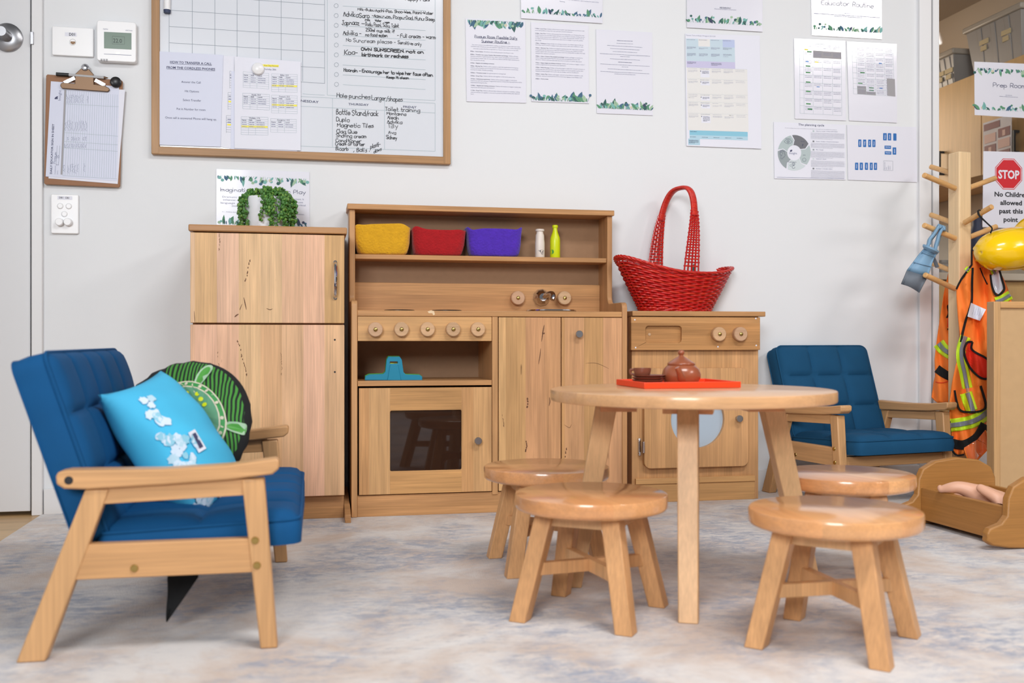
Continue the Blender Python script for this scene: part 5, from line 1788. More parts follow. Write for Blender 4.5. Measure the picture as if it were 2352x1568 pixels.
# ---------------------------------------------------------------- potted plant on the fridge
FT = pz(434, 515, 2.80)           # top of the fridge
PY = 2.955
pc = onY(612, 500, PY)
pl = thing('potted_plant', 'white pot of trailing bead-leaved greenery standing on the play fridge', 'plant', (pc.x, PY, FT))
m = MB(); m.lathe([(0, 0), (0.05, 0), (0.054, 0.004), (0.062, 0.095), (0.0615, 0.097), (0.057, 0.097), (0.054, 0.07), (0, 0.07)], (pc.x, PY, FT), n=36)
m.build('pot', 'pot_white', pl)
m = MB(); m.lathe([(0, 0.0), (0.055, 0.0), (0.055, 0.004), (0, 0.014)], (pc.x, PY, FT + 0.083), n=24); m.build('soil', 'dark_gap', pl)
rnd = random.Random(3)
beads, stems = MB(), MB()
for i in range(46):
    # more strands on the right and front than on the left front, as in the photo
    ang = rnd.uniform(-math.pi, math.pi)
    if -2.5 < ang < -1.75 and rnd.random() < .8:
        ang = rnd.uniform(-1.6, 0.4)
    ln = rnd.uniform(.45, 1.0) * 0.098
    r0, r1 = rnd.uniform(.01, .035), 0.064 + rnd.uniform(0.0, .012)
    dx, dy = math.cos(ang), math.sin(ang)
    top = FT + 0.103 + rnd.uniform(0, .02)
    pts = [(pc.x + dx * r0, PY + dy * r0, FT + 0.088), (pc.x + dx * .045, PY + dy * .045, top), (pc.x + dx * r1, PY + dy * r1, FT + .092),
           (pc.x + dx * (r1 + .004), PY + dy * (r1 + .004), FT + .1 - ln * .6), (pc.x + dx * r1 + rnd.uniform(-.01, .01), PY + dy * r1, max(FT + .006, FT + .1 - ln))]
    sp = spline(pts, 7)
    stems.tube(sp, 0.0009, 4)
    for p in sp[3:]:
        for k in range(rnd.choice((1, 2, 2))):
            beads.cur = rnd.choice((0, 0, 0, 1))
            q = p + Vector((rnd.uniform(-.006, .006), rnd.uniform(-.006, .006), rnd.uniform(-.004, .004)))
            if q.z < FT + .004:
                continue
            beads.ball(q, rnd.uniform(.0028, .0048), 6, 4, (1, 1, rnd.uniform(.8, 1.25)))
for k in range(150):
    a, r = rnd.uniform(0, 6.283), rnd.uniform(0, .06)
    beads.cur = rnd.choice((0, 0, 1))
    beads.ball((pc.x + r * math.cos(a), PY + r * math.sin(a), FT + .098 + .022 * (1 - (r / .06) ** 2) + rnd.uniform(-.004, .006)), rnd.uniform(.003, .005), 6, 4)
stems.build('stem', 'plant_stem', pl)
o = beads.build('foliage', ['plant_green', 'plant_light'], pl)
o['kind'] = 'stuff'

# ---------------------------------------------------------------- felt baskets and bottles on the shelf
def felt_basket(label, mat, u0, u1, v0, v1, Y, rough_seed, lean=0.0):
    a, b = px(u0, Y), px(u1, Y)
    cx, w = (a + b) / 2, (b - a)
    z0 = zs0
    h = onY((u0 + u1) / 2, v0, Y - .05).z - z0
    t = thing('felt_basket', label, 'basket', (cx, Y, z0), 0, 'felt baskets on the kitchen shelf')
    m = MB()
    rnd = random.Random(rough_seed)
    n = 48
    ph = [rnd.uniform(0, 6) for _ in range(4)]
    D = 0.098

    def ring_(s, z, k):
        out = []
        for i in range(n):
            t_ = 2 * math.pi * i / n
            c, s_ = math.cos(t_), math.sin(t_)
            e = 0.42
            x = math.copysign(abs(c) ** e, c) * w / 2 * s
            y = math.copysign(abs(s_) ** e, s_) * D / 2 * s
            wob = .0018 * math.sin(3 * t_ + ph[0] + z * 40) + .0012 * math.sin(7 * t_ + ph[1] - z * 60)
            zz = z + (.004 * math.sin(2 * t_ + ph[2]) + .0025 * math.sin(5 * t_ + ph[3])) * max(0, min(1, k))
            out.append(Vector((cx + x * (1 + wob * 6) + lean * z, Y + y * (1 + wob * 8), z0 + zz)))
        return out
    prof = [(.02, .0, 0), (.6, .0, 0), (.8, .001, 0), (.87, .007, 0), (.91, .02, 0), (.945, h * .45, .3), (.975, h * .8, 1), (1.0, h * .97, 1), (1.0, h, 1), (.975, h + .002, 1), (.94, h - .002, 1), (.86, h * .6, .5), (.78, .014, 0), (.6, .01, 0), (.02, .01, 0)]
    m.grid([ring_(*p) for p in prof], closed=True)
    m.build('felt_body', mat, t, smooth=80)
    return t


YBk = 3.012
felt_basket('mustard yellow felt basket, leftmost of three on the kitchen shelf', 'felt_yellow', 811, 942, 518, 582, YBk, 1)
felt_basket('red felt basket in the middle of three on the kitchen shelf', 'felt_red', 943, 1067, 526, 586, YBk, 2)
felt_basket('purple felt basket, rightmost of three on the kitchen shelf', 'felt_purple', 1069, 1196, 525, 587, YBk, 3)


def bottle(label, mat, u, vtop, r, neck):
    q = onY(u, 590, YBk - .015)
    h = onY(u, vtop, YBk - .015).z - zs0
    t = thing('toy_bottle', label, 'bottle', (q.x, YBk - .015, zs0), 0, 'toy bottles on the kitchen shelf')
    m = MB()
    m.lathe([(0, 0), (r * .94, 0), (r, .002), (r, h * .52), (r * .93, h * .62), (neck * 1.25, h * .78), (neck, h * .86), (neck, h * .93), (0, h * .93)], (q.x, YBk - .015, zs0), n=30)
    m.build('bottle_body', mat, t, smooth=50)
    m = MB(); m.lathe([(0, h * .92), (neck * 1.25, h * .92), (neck * 1.32, h * .94), (neck * 1.32, h * .985), (neck * 1.1, h), (0, h)], (q.x, YBk - .015, zs0), n=24)
    m.build('cap', mat, t)
    return t, q, h


t, q, h = bottle('white wooden milk bottle with a cow face on the kitchen shelf', 'milk_white', 1240, 526, .0148, .0105)
cylP = lambda R: (lambda x, y: Vector((q.x + R * math.sin(x / R), YBk - .015 - R * math.cos(x / R), zs0 + y)))
ink = Ink(cylP(.0149), []); ink.nrm = Vector((0, -1, 0))
ink.use('ink_black'); g = lambda pts, w=.0006: ink.path([(a * .001 - .0005, b * .001 + .008) for a, b in pts], w)
g([(2, 4), (3, 1.5), (6.5, 1), (8, 4), (7, 8), (8, 12), (5, 15), (0, 15), (-3, 12), (-1, 8), (2, 4)]); g([(8, 12), (10, 14), (11.5, 12.5), (9, 11)]); g([(-3, 12), (-6, 14), (-7, 12.5), (-4, 11)])
ink.poly([(.0040, .019), (.0072, .0175), (.0066, .0135), (.0045, .015)]); ink.poly([(-.003, .021), (-.0005, .022), (-.001, .016), (-.0035, .018)]); ink.poly([(.0005, .017), (.0026, .017), (.002, .0145), (.001, .0145)])
for a, b in ((1.5, 11), (4.8, 11)):
    ink.disc((a * .001, b * .001), .0007, 8)
for a, b in ((2.6, 12.2), (5.2, 12)):
    ink.disc((a * .001 - .0005, b * .001), .0009, 8)
put(ink, t, 'cow_face')
t, q, h = bottle('lime yellow wooden bottle, right of the milk bottle on the shelf', 'lime_paint', 1275, 517, .0155, .0068)
ink = Ink(cylP(.0156), []); ink.use('green_plastic').disc((-.0145, .018), .007, 14); put(ink, t, 'round_sticker')

# bag clip in the oven recess
YQ = YK + 0.05
t = thing('bag_clip', 'teal and green plastic bag clip standing in the recess above the oven', 'clip', (px(904, YQ), YQ, zo1))
V = lambda u, v: onY(u, v + 3, YQ)
out = [(838, 875), (839, 866), (848, 862), (880, 861), (885, 856), (888, 828), (892, 821), (918, 821), (923, 828), (927, 857), (932, 862), (964, 863), (970, 867), (970, 875)]
bz = V(900, 875).z - zo1
for nm, mt, dy, hh in (('front_jaw', 'teal_plastic', 0.0, 0), ('back_jaw', 'green_plastic', 0.016, -1.5)):
    m = MB()
    hole = [(895, 837), (914, 837), (913, 832), (896, 832)]
    m.prism([V(u, v + hh) + Vector((0, dy, -bz)) for u, v in out], (0, .007, 0), [[V(u, v + hh) + Vector((0, dy, -bz)) for u, v in hole]])
    m.build(nm, mt, t, bevel=.0012)
m = MB(); m.prism([V(u, v) + Vector((0, -.004, -bz)) for u, v in ((890, 875), (896, 840), (914, 840), (921, 875))], (0, .008, 0)); m.build('thumb_grip', 'teal_plastic', t, bevel=.001)
m = MB(); m.cyl(V(897, 838) + Vector((0, .003, -bz)), V(914, 838) + Vector((0, .02, -bz)), .003); m.build('spring', 'lime_paint', t)

# ---------------------------------------------------------------- red wicker basket on the washing machine
WT = pz(1448, 714, YW)
wc = Vector((px(1551, 2.98), 2.98, WT))
ra = math.radians(20)
la, sa = Vector((math.cos(ra), math.sin(ra), 0)), Vector((math.sin(ra), -math.cos(ra), 0))     # long axis, short axis (towards the room)
wk = thing('wicker_basket', 'red woven wicker basket with tall arched handle on the play washing machine', 'basket', wc)
BL, BS, TL_, TS = .126, .072, .222, .10


def wick(t, s, off=0.0):
    """t around, s 0..1 from foot to rim"""
    c, k = math.cos(t), math.sin(t)
    L = BL + (TL_ - BL) * s ** .95
    S_ = BS + (TS - BS) * s
    z = .118 + .036 * abs(c) ** 2.2 + (.012 if c < 0 else -.006) * abs(c) ** 2
    nrm = (la * c * S_ + sa * k * L).normalized()
    return wc + la * (c * L) + sa * (k * S_) + nrm * off + Vector((0, 0, z * s))


m = MB()
NS, NR = 38, 19
for r in range(NR):
    s = .07 + .87 * r / (NR - 1)
    path = []
    for i in range(NS * 3):
        t = 2 * math.pi * i / (NS * 3)
        path.append(wick(t, s, .0028 * math.cos(math.pi * (i / 3.0 + r))))
    m.cur = 0 if r % 4 else 1
    m.tube(path, .0033, 6, closed=True)
for r in range(3):
    m.cur = 0
    path = [wick(2 * math.pi * i / 120, .012 + .026 * r, .003 * math.sin(i * .9 + r * 2)) for i in range(120)]
    m.tube(path, .004, 6, closed=True)
m.build('woven_body', ['wicker_red', 'wicker_orange'], wk, smooth=60)
m = MB()
for i in range(NS):
    t = 2 * math.pi * (i + .5) / NS
    m.tube([wick(t, s) for s in (.02, .25, .5, .75, .98)], .0024, 5)
m.build('stake', 'wicker_red', wk)['kind'] = 'stuff'
m = MB()
for k in range(4):
    path = []
    for i in range(160):
        a = 2 * math.pi * i / 160
        ph = i * .55 + k * math.pi / 2
        path.append(wick(a, .99 + .022 * math.sin(ph), .004 * math.cos(ph) + .001))
    m.cur = k % 2
    m.tube(path, .003, 6, closed=True)
m.build('rim', ['wicker_red', 'wicker_orange'], wk, smooth=60)
m = MB(); m.grid([[wick(2 * math.pi * i / 40, s, -.006) for i in range(40)] for s in (.04, .5, .9)], closed=True)
m.add([wick(2 * math.pi * i / 40, .045, -.004) for i in range(40)], [tuple(range(40))])
m.build('base', 'wicker_red', wk)
HT = onY(1572, 431, wc.y).z - WT
arch = []
for k in range(41):
    a = math.pi * k / 40
    x = math.cos(a)
    sgn = 1 if x > 0 else -1
    rr_ = abs(x) ** .7 * (.086 + .012 * math.sin(a))
    z = .09 + (HT - .09) * math.sin(a) ** .72
    arch.append(wc + sa * (sgn * rr_) + la * (-.012 + .034 * math.sin(a)) + Vector((0, 0, z)))
i0 = 9
m = MB()
mid = arch[i0 - 1:len(arch) - i0 + 1]
up_ = la
for j in range(len(mid) - 1):
    for q_ in range(5):
        p = mid[j].lerp(mid[j + 1], q_ / 5)
        m.cur = 1 if (j * 5 + q_) % 7 else 0
        d = (mid[j + 1] - mid[j]).normalized() * .0011
        m.tube([p - d * 1.4, p - d * .4, p + d * .4, p + d * 1.4], [.0062, .0068, .0068, .0062], 10, flat=1.9, up=la, caps=False)
m.tube(mid, .0056, 10, flat=1.95, up=la)
hd = m.build('handle', ['wicker_red', 'wicker_orange'], wk, smooth=60)
for side in (1, -1):
    m = MB()
    pts = arch[:i0 + 1] if side == 1 else arch[:-i0 - 2:-1]
    n = len(pts)
    for k in range(5):
        f = (k - 2) / 2
        m.tube([p + la * f * (.030 - .018 * i / (n - 1)) for i, p in enumerate(pts)], .0026, 5)
    L = [p for p in spline(pts, 3)]
    for i, p in enumerate(L[2:]):
        wd = .031 - .018 * (i + 2) / len(L)
        nrm = sa * side
        row = [p + la * (-wd + 2 * wd * x / 12) + nrm * .003 * math.cos(math.pi * (x / 3 + i)) for x in range(13)]
        m.cur = i % 2
        m.tube(row, .0026, 5)
    m.build('handle_foot', ['wicker_red', 'wicker_orange'], wk, smooth=60)
# bits inside the basket
q = atd(1627, 617, (wc.y) / ray(1627, 617).y)
m = MB(); b0 = wc + la * .095 - sa * .02
rows = []
for k in range(7):
    p = b0 + Vector((0, 0, .05 + .017 * k)) + la * .002 * math.sin(k)
    rows.append([p - la * .007, p + la * .007 + Vector((0, 0, .001 * k))])
m.grid(rows)
tag(m.build('ribbon', 'leaf_dark', origin=b0, solid=.0015, smooth=60), 'dark green ribbon end poking out of the red wicker basket', 'ribbon')
for k, (a, b, mt) in enumerate(((-.02, .01, 'felt_yellow'), (.03, .0, 'green_plastic'))):
    m = MB(); p = wc + la * a + sa * b + Vector((0, 0, .045)); m.ball(p, .035, 16, 10, (1.2, .9, .9))
    tag(m.build('toy_food', mt, origin=p), ['yellow toy food glimpsed through the weave of the red basket', 'green toy food glimpsed through the weave of the red basket'][k], 'toy')

# ---------------------------------------------------------------- round table
tc_ = cam_to_world(.347, 1.945)
TT = .4055
tb = thing('round_table', 'low round wooden childrens table with splayed legs and tea set', 'table', (tc_.x, tc_.y, RZ))
m = MB(); m.lathe([(0, TT - .022), (.2685, TT - .022), (.2715, TT - .021), (.2725, TT - .0185), (.2725, TT - .0035), (.2715, TT - .001), (.269, TT), (0, TT)], (tc_.x, tc_.y, 0), n=96)
m.build('table_top', 'table_top', tb, smooth=40)
for (tr_, td), (fr_, fd) in (((.327, 1.86), (.310, 1.757)), ((.186, 1.955), (.122, 2.01)), ((.503, 1.955), (.604, 2.03))):
    p, q = cam_to_world(tr_, td, TT - .023), cam_to_world(fr_, fd, RZ)
    side = Vector((q.x - p.x, q.y - p.y, 0)).orthogonal()
    out_ = Vector((p.x - tc_.x, p.y - tc_.y, 0)).normalized()
    sd_ = Vector((0, 0, 1)).cross(out_)
    m = MB()
    ax = (q - p)
    for_ = out_ * .0165
    vs = []
    for b, w, hh in ((p, .0195, .021), (q, .0175, .017)):
        vs += [b + sd_ * w + out_ * hh, b - sd_ * w + out_ * hh, b - sd_ * w - out_ * hh, b + sd_ * w - out_ * hh]
    m.add(vs, [(3, 2, 1, 0), (4, 5, 6, 7), (0, 1, 5, 4), (1, 2, 6, 5), (2, 3, 7, 6), (3, 0, 4, 7)])
    m.build('leg', 'table_leg', tb, bevel=.002)
    m = MB(); c_ = p + out_ * -.02
    m.bar(c_ - sd_ * .046 + Vector((0, 0, -.0095)), c_ + sd_ * .046 + Vector((0, 0, -.0095)), .07, .019, out_)
    m.build('leg_block', 'stool_top', tb, bevel=.001)

# tea set on the tray
fl, fr2, bl = onZ(1480, 893, TT), onZ(1702, 890.5, TT), onZ(1441, 884, TT)
ex = (fr2 - fl); ey = (bl - fl)
ez = math.atan2(ex.y, ex.x)
tw, td_ = ex.length, ey.length
tr = thing('tray', 'bright red orange tray holding the tea set on the round table', 'tray', fl, ez)
R2 = Matrix.Translation(fl) @ Matrix.Rotation(ez, 4, 'Z')
T2 = lambda x, y, z: R2 @ Vector((x, y, z))
td_ = .17
m = MB(); m.box(.005, tw - .005, .005, td_ - .005, .0005, .003); m.build('tray_base', 'tray_red', tr, local=True, smooth=0)
m = MB(); m.prism([(0, 0, .0005), (tw, 0, .0005), (tw, td_, .0005), (0, td_, .0005)], (0, 0, .012), [[(.006, .006, .0005), (tw - .006, .006, .0005), (tw - .006, td_ - .006, .0005), (.006, td_ - .006, .0005)]])
m.build('tray_rim', 'tray_red', tr, local=True, bevel=.0008)
zt_ = TT + .003
pq = onY(1610, 875, 1) ; base = T2(.112, .088, 0)
tp_ = thing('teapot', 'brown clay teapot with round lid knob on the red tray', 'teapot', (base.x, base.y, zt_))
B0 = Vector((base.x, base.y, zt_))
m = MB(); m.lathe([(0, 0), (.025, 0), (.034, .004), (.0395, .015), (.0395, .022), (.0365, .032), (.03, .0385), (.027, .041), (.022, .041), (.02, .038), (0, .036)], B0, n=40)
m.build('pot_body', 'terracotta', tp_, smooth=60)
m = MB(); m.lathe([(0, .0385), (.024, .0385), (.028, .041), (.0285, .0435), (.0265, .0455), (.02, .0495), (.012, .055), (.006, .0585), (.0042, .061), (.0065, .064), (.0068, .0675), (.0045, .0708), (0, .0717)], B0, n=36)
m.build('lid', 'terracotta', tp_, smooth=60)
vw = (Vector((0, 0, 0)) - B0); vw.z = 0; vw.normalize()
sdv = Vector((0, 0, 1)).cross(vw)
m = MB(); m.tube(spline([B0 + vw * .030 - sdv * -.002 + Vector((0, 0, .012)), B0 + vw * .043 - sdv * .0 + Vector((0, 0, .016)), B0 + vw * .050 - sdv * .004 + Vector((0, 0, .028)), B0 + vw * .053 - sdv * .008 + Vector((0, 0, .037))], 5),
                 [.010, .0095, .009, .0085, .008, .0075, .007, .0066, .0062, .006, .0058, .0056, .0054, .0052, .005, .005], 12)
m.build('spout', 'terracotta', tp_)
m = MB(); m.tube(spline([B0 - vw * .033 + Vector((0, 0, .032)), B0 - vw * .053 + Vector((0, 0, .034)), B0 - vw * .057 + Vector((0, 0, .02)), B0 - vw * .037 + Vector((0, 0, .011))], 6), .0042, 10)
m.build('handle', 'terracotta', tp_)
sb = T2(.040, .086, 0)
zz = zt_
for k in range(4):
    p = Vector((sb.x + .001 * math.sin(k * 3), sb.y, zz))
    m = MB(); m.lathe([(0, 0), (.02, 0), (.0235, .0012), (.032, .005), (.0335, .0064), (.0325, .007), (.023, .0042), (0, .0032)], p, n=36)
    lb = ['lowest brown saucer of the stack on the red tray', 'second brown saucer from the bottom of the stack on the tray', 'third brown saucer from the bottom of the stack on the tray', 'top brown saucer of the stack, under the small cup'][k]
    tag(m.build('saucer', 'clay_dark', origin=p, smooth=50), lb, 'saucer', 'saucers stacked on the tray')
    zz += .0048 if k < 3 else .0034
cp_ = Vector((sb.x - .014, sb.y - .004, zz))
ct = thing('tea_cup', 'small brown clay cup standing on the stack of saucers', 'cup', cp_)
m = MB(); m.lathe([(0, 0), (.012, 0), (.0155, .003), (.0175, .012), (.0178, .0175), (.0165, .0175), (.016, .012), (.013, .004), (0, .003)], cp_, n=30); m.build('cup_body', 'clay_dark', ct, smooth=50)
m = MB(); m.tube(spline([cp_ + sdv * -.016 + Vector((0, 0, .014)), cp_ - sdv * .024 + Vector((0, 0, .013)), cp_ - sdv * .023 + Vector((0, 0, .006)), cp_ - sdv * .015 + Vector((0, 0, .004))], 5), .0025, 8); m.build('handle', 'clay_dark', ct)

# ---------------------------------------------------------------- stools
def build_stool(name, label, loc, rz):
    t = thing(name, label, 'stool', loc, rz, 'round stools at the table')
    H_ = .225 - RZ
    m = MB(); m.lathe([(0, H_ - .034), (.095, H_ - .034), (.118, H_ - .0315), (.129, H_ - .0285), (.1345, H_ - .0265), (.137, H_ - .0235), (.1375, H_ - .0205), (.1375, H_ - .0045), (.1365, H_ - .0015), (.134, H_), (0, H_)], (0, 0, 0), n=80)
    m.build('seat', 'stool_top', t, local=True, smooth=40)
    for k in range(4):
        a = math.pi / 2 * k
        d, s = Vector((math.cos(a), math.sin(a), 0)), Vector((-math.sin(a), math.cos(a), 0))
        p, q = d * .086 + Vector((0, 0, H_ - .03)), d * .138
        m = MB()
        vs = []
        for b, w in ((p, .017), (q, .0155)):
            dd_, ss = d, s
            e1, e2 = (d + s) / math.sqrt(2), (d - s) / math.sqrt(2)
            vs += [b + e1 * w, b + e2 * w, b - e1 * w, b - e2 * w]
        vs = [vs[0], vs[3], vs[2], vs[1], vs[4], vs[7], vs[6], vs[5]]
        m.add(vs, [(3, 2, 1, 0), (4, 5, 6, 7), (0, 1, 5, 4), (1, 2, 6, 5), (2, 3, 7, 6), (3, 0, 4, 7)]) if False else None
        # square section turned so its faces follow the aprons
        e1, e2 = (d + s) / math.sqrt(2), (d - s) / math.sqrt(2)
        vs = []
        for b, w in ((p, .0165), (q, .0155)):
            vs += [b + e1 * w + e2 * w, b + e1 * w - e2 * w, b - e1 * w - e2 * w, b - e1 * w + e2 * w]
        m.add(vs, [(3, 2, 1, 0), (4, 5, 6, 7), (0, 1, 5, 4), (1, 2, 6, 5), (2, 3, 7, 6), (3, 0, 4, 7)])
        m.build('leg', 'stool_leg', t, local=True, bevel=.002)
    f = lambda z: .086 + (.138 - .086) * (1 - z / (H_ - .027))
    for k in range(4):
        a, b = math.pi / 2 * k, math.pi / 2 * (k + 1)
        z = H_ - .041
        r = f(z)
        m = MB(); m.bar((r * math.cos(a), r * math.sin(a), z), (r * math.cos(b), r * math.sin(b), z), .024, .012, (0, 0, 1))
        m.build('apron', 'table_leg', t, local=True, bevel=.001)
    for k in range(2):
        a = math.pi / 2 * k
        z = .0885 + .0004 * k
        r = f(z)
        m = MB(); m.bar((r * math.cos(a), r * math.sin(a), z), (-r * math.cos(a), -r * math.sin(a), z), .023 - .001 * k, .016, (0, 0, 1))
        m.build('stretcher', 'stool_leg', t, local=True, bevel=.001)
    return t


def wang(r, d):
    w = cam_to_world(r, d)
    return math.atan2(w.y, w.x)


def at_cam(r, d):
    w = cam_to_world(r, d)
    return (w.x, w.y, RZ)


st0 = build_stool('stool', 'round wooden stool nearest the front right corner', at_cam(.528, 1.64), wang(.028, -.135))
child_copy(st0, at_cam(.143, 1.81), wang(.048, -.128), 'round wooden stool in front of the table on its left side')
child_copy(st0, at_cam(.0756, 2.2), wang(-.067, -.105), 'round wooden stool behind the left front stool, before the oven')
child_copy(st0, at_cam(.693, 2.08), wang(.06, -.12), 'round wooden stool behind the right front stool, beside the doll cradle')


# ---------------------------------------------------------------- armchairs
def tuft(m, O, U, V, N, w, h, t, nc, nr, bulge=.015, edge=.02, res=12):
    """padded slab: O corner of the back face, U across, V up, N towards the front"""
    nu, nv = nc * res, nr * res
    rows, back, rc = [], [], .022
    for j in range(nv + 1):
        r, bk = [], []
        for i in range(nu + 1):
            a, b = i / nu, j / nv
            ca, cb = abs(math.sin(math.pi * nc * a)), abs(math.sin(math.pi * nr * b))
            e = min(1, min(a, 1 - a) * w / edge) * 1.0
            e2 = min(1, min(b, 1 - b) * h / edge)
            rd = (1 - (1 - e) ** 2) * (1 - (1 - e2) ** 2)
            d = t - .006 * (1 - rd) + bulge * (ca * cb) ** .3 * (.35 + .65 * rd)
            x, y = (a - .5) * w, (b - .5) * h
            dx, dy = abs(x) - (w / 2 - rc), abs(y) - (h / 2 - rc)
            if dx > 0 and dy > 0:
                f = max(dx, dy) / math.hypot(dx, dy)
                x = math.copysign(w / 2 - rc + dx * f, x)
                y = math.copysign(h / 2 - rc + dy * f, y)
            r.append(O + U * (w / 2 + x) + V * (h / 2 + y) + N * d)
            bk.append(O + U * (w / 2 + x) + V * (h / 2 + y))
        rows.append(r)
        back.append(bk)
    m.grid(rows)
    m.grid(back)
    ring = lambda g: g[0][:-1] + [r[-1] for r in g[:-1]] + g[-1][:0:-1] + [r[0] for r in g[:0:-1]]
    A, Bk = ring(rows), ring(back)
    midr = [p.lerp(q, .5) + (p.lerp(q, .5) - (O + U * w / 2 + V * h / 2 + N * t / 2)).normalized() * .004 for p, q in zip(A, Bk)]
    m.grid([A, midr, Bk], closed=True)
    return A, Bk


def armchair(name, label, loc, rz, W, nc, fabric):
    t = thing(name, label, 'armchair' if nc == 3 else 'sofa', loc, rz)
    fw = .028
    for y0 in (0.0, W - fw):
        Pf = lambda pts: [Vector((x, y0, z)) for x, z in pts]

        def part(nm, pts, mat, dy=0.0, w=fw, bev=.003):
            m = MB(); m.prism([p + Vector((0, dy, 0)) for p in Pf(pts)], (0, w, 0)); return m.build(nm, mat, t, local=True, bevel=bev)
        part('leg', [(-.0155, 0), (.027, 0), (.119, .262), (.084, .262)], 'chair_wood_v')
        part('leg', [(.347, 0), (.374, 0), (.353, .272), (.318, .272)], 'chair_wood_v')
        part('armrest', [(.043, .284), (.046, .291), (.06, .2935), (.2, .2915), (.3, .2955), (.372, .304), (.377, .3), (.376, .287), (.366, .279), (.3, .272), (.2, .267), (.09, .263), (.055, .265), (.044, .272)], 'chair_wood', -.006, fw + .012, .005)
        part('apron', [(.1, .238), (.33, .246), (.33, .273), (.1, .264)], 'chair_wood', .004, fw - .008, .001)
        part('side_rail', [(.051, .1225), (.357, .1225), (.3525, .1765), (.0735, .1765)], 'chair_wood', .003, fw - .006, .0015)
        side = -1 if y0 == 0 else 1
        yy = y0 - .0005 if y0 == 0 else y0 + fw + .0005
        m = MB()
        for x, z, dy in ((.156, .137, .003), (.339, .174, 0), (.342, .134, 0)):
            m.lathe([(.0062, 0), (.0055, .0015), (0, .002)], (x, yy - side * dy, z), (0, side, 0), 14)
        m.build('screw', 'brass', t, local=True)
        m = MB(); m.lathe([(.0065, 0), (0, .0006)], (.062, yy + side * .006, .278), (0, side, 0), 14); m.build('plug', 'dark_gap', t, local=True)
    for x in (.34,):
        m = MB(); m.box(x - .012, x + .012, fw, W - fw, .118, .15); m.build('front_rail', 'chair_wood_y', t, local=True, bevel=.002)
    m = MB(); m.box(.062, .082, fw, W - fw, .128, .168); m.build('rear_rail', 'chair_wood_y', t, local=True, bevel=.002)
    for x in (.0058, .36):
        for y in (.014, W - .014):
            m = MB(); m.cyl((x, y, -.001), (x, y, .002), .009); m.build('foot_pad', 'black_plastic', t, local=True)
    g = .004
    # seat
    U = Vector((0, 1, 0))
    d = Vector((.325, 0, .014)).normalized()
    n = d.cross(U)
    if n.z < 0:
        n = -n
    O = Vector((.093, fw + g, .146))
    m = MB(); A, Bk = tuft(m, O, U, d, n, W - 2 * fw - 2 * g, .318, .046, nc, 2)
    s = m.build('seat_cushion', fabric, t, local=True, smooth=70, merge=True)
    m = MB(); m.tube([p + n * .001 for p in A], .0028, 6, closed=True); m.build('piping', fabric, s, local=True)
    # back
    b0, b1 = Vector((.066, 0, .166)), Vector((-.032, 0, .458))
    vv = (b1 - b0)
    hh = vv.length
    vv.normalize()
    n = U.cross(vv) if False else Vector((vv.z, 0, -vv.x))
    O = b0 + Vector((0, g + .001, 0))
    inset = fw
    O = b0 + Vector((0, inset + g, 0))
    m = MB(); A, Bk = tuft(m, O, U, vv, n, W - 2 * inset - 2 * g, hh, .055, nc, 3, bulge=.013)
    s = m.build('back_cushion', fabric, t, local=True, smooth=70, merge=True)
    m = MB(); m.tube([p + n * .001 for p in A], .0028, 6, closed=True); m.tube(Bk, .0025, 6, closed=True); m.build('piping', fabric, s, local=True)
    return t


o0 = cam_to_world(-.742, 1.53)
exw = cam_to_world(.352, .07)
sofa = armchair('sofa', 'blue two seat childrens sofa with pale wood arms holding two cushions', (o0.x, o0.y, RZ), math.atan2(exw.y, exw.x), .66, 5, 'sofa_blue')
SM = Matrix.Translation((o0.x, o0.y, RZ)) @ Matrix.Rotation(math.atan2(exw.y, exw.x), 4, 'Z')
fd_ = Vector((.18, -.98, 0)).normalized()
armchair('armchair', 'dark blue childrens armchair with tufted back against the right of the wall', (1.447, 3.028, RZ), math.atan2(fd_.y, fd_.x), .43, 3, 'chair_blue')
# dark lining cloth hanging below the sofa seat
m = MB()
p = [atd(384, 1330, 1.70), atd(455, 1325, 1.70), atd(383, 1428, 1.69)]
rows = []
for k in range(9):
    s = k / 8
    a = p[0].lerp(p[2], s)
    b = p[1].lerp(p[2], s ** .8)
    rows.append([a + Vector((0, .006 * math.sin(6 * s), 0)), a.lerp(b, .5) + Vector((0, .012 * (1 - s), 0)), b])
top = [atd(386 + 35 * i, 1290, 1.71) for i in range(3)]
rows = [top] + rows
m.grid(rows)
m.build('loose_lining', 'black_cloth', sofa, solid=.002, smooth=60)

# ---------------------------------------------------------------- cushions on the sofa
cx_, up_, fw_ = Vector((CT, -ST, 0)), Vector((0, 0, 1)), Vector((ST, CT, 0))


def pad_point(c, A, B, N, a, b, T):
    return c + A * a + B * b + N * T


# round leaf print cushion
c = atd(412, 990, 2.0)
N = (-fw_ * .86 + up_ * .42 - cx_ * .18).normalized()
A = (cx_ - N * cx_.dot(N)).normalized()
B = N.cross(A)
R_c, T_c = .152, .05
rc = thing('round_cushion', 'round cushion printed with green leaf lines and a turtle on the sofa', 'cushion', c)


def rpt(r, a, front=1, off=0.0):
    f = max(0.0, 1 - (r / R_c) ** 2.6)
    wr = .0035 * math.sin(22 * a) * (r / R_c) ** 2 * (1 if r < R_c else 0)
    return c + A * (r * math.cos(a)) + B * (r * math.sin(a)) + N * (front * (T_c * f ** .6 + wr + off))


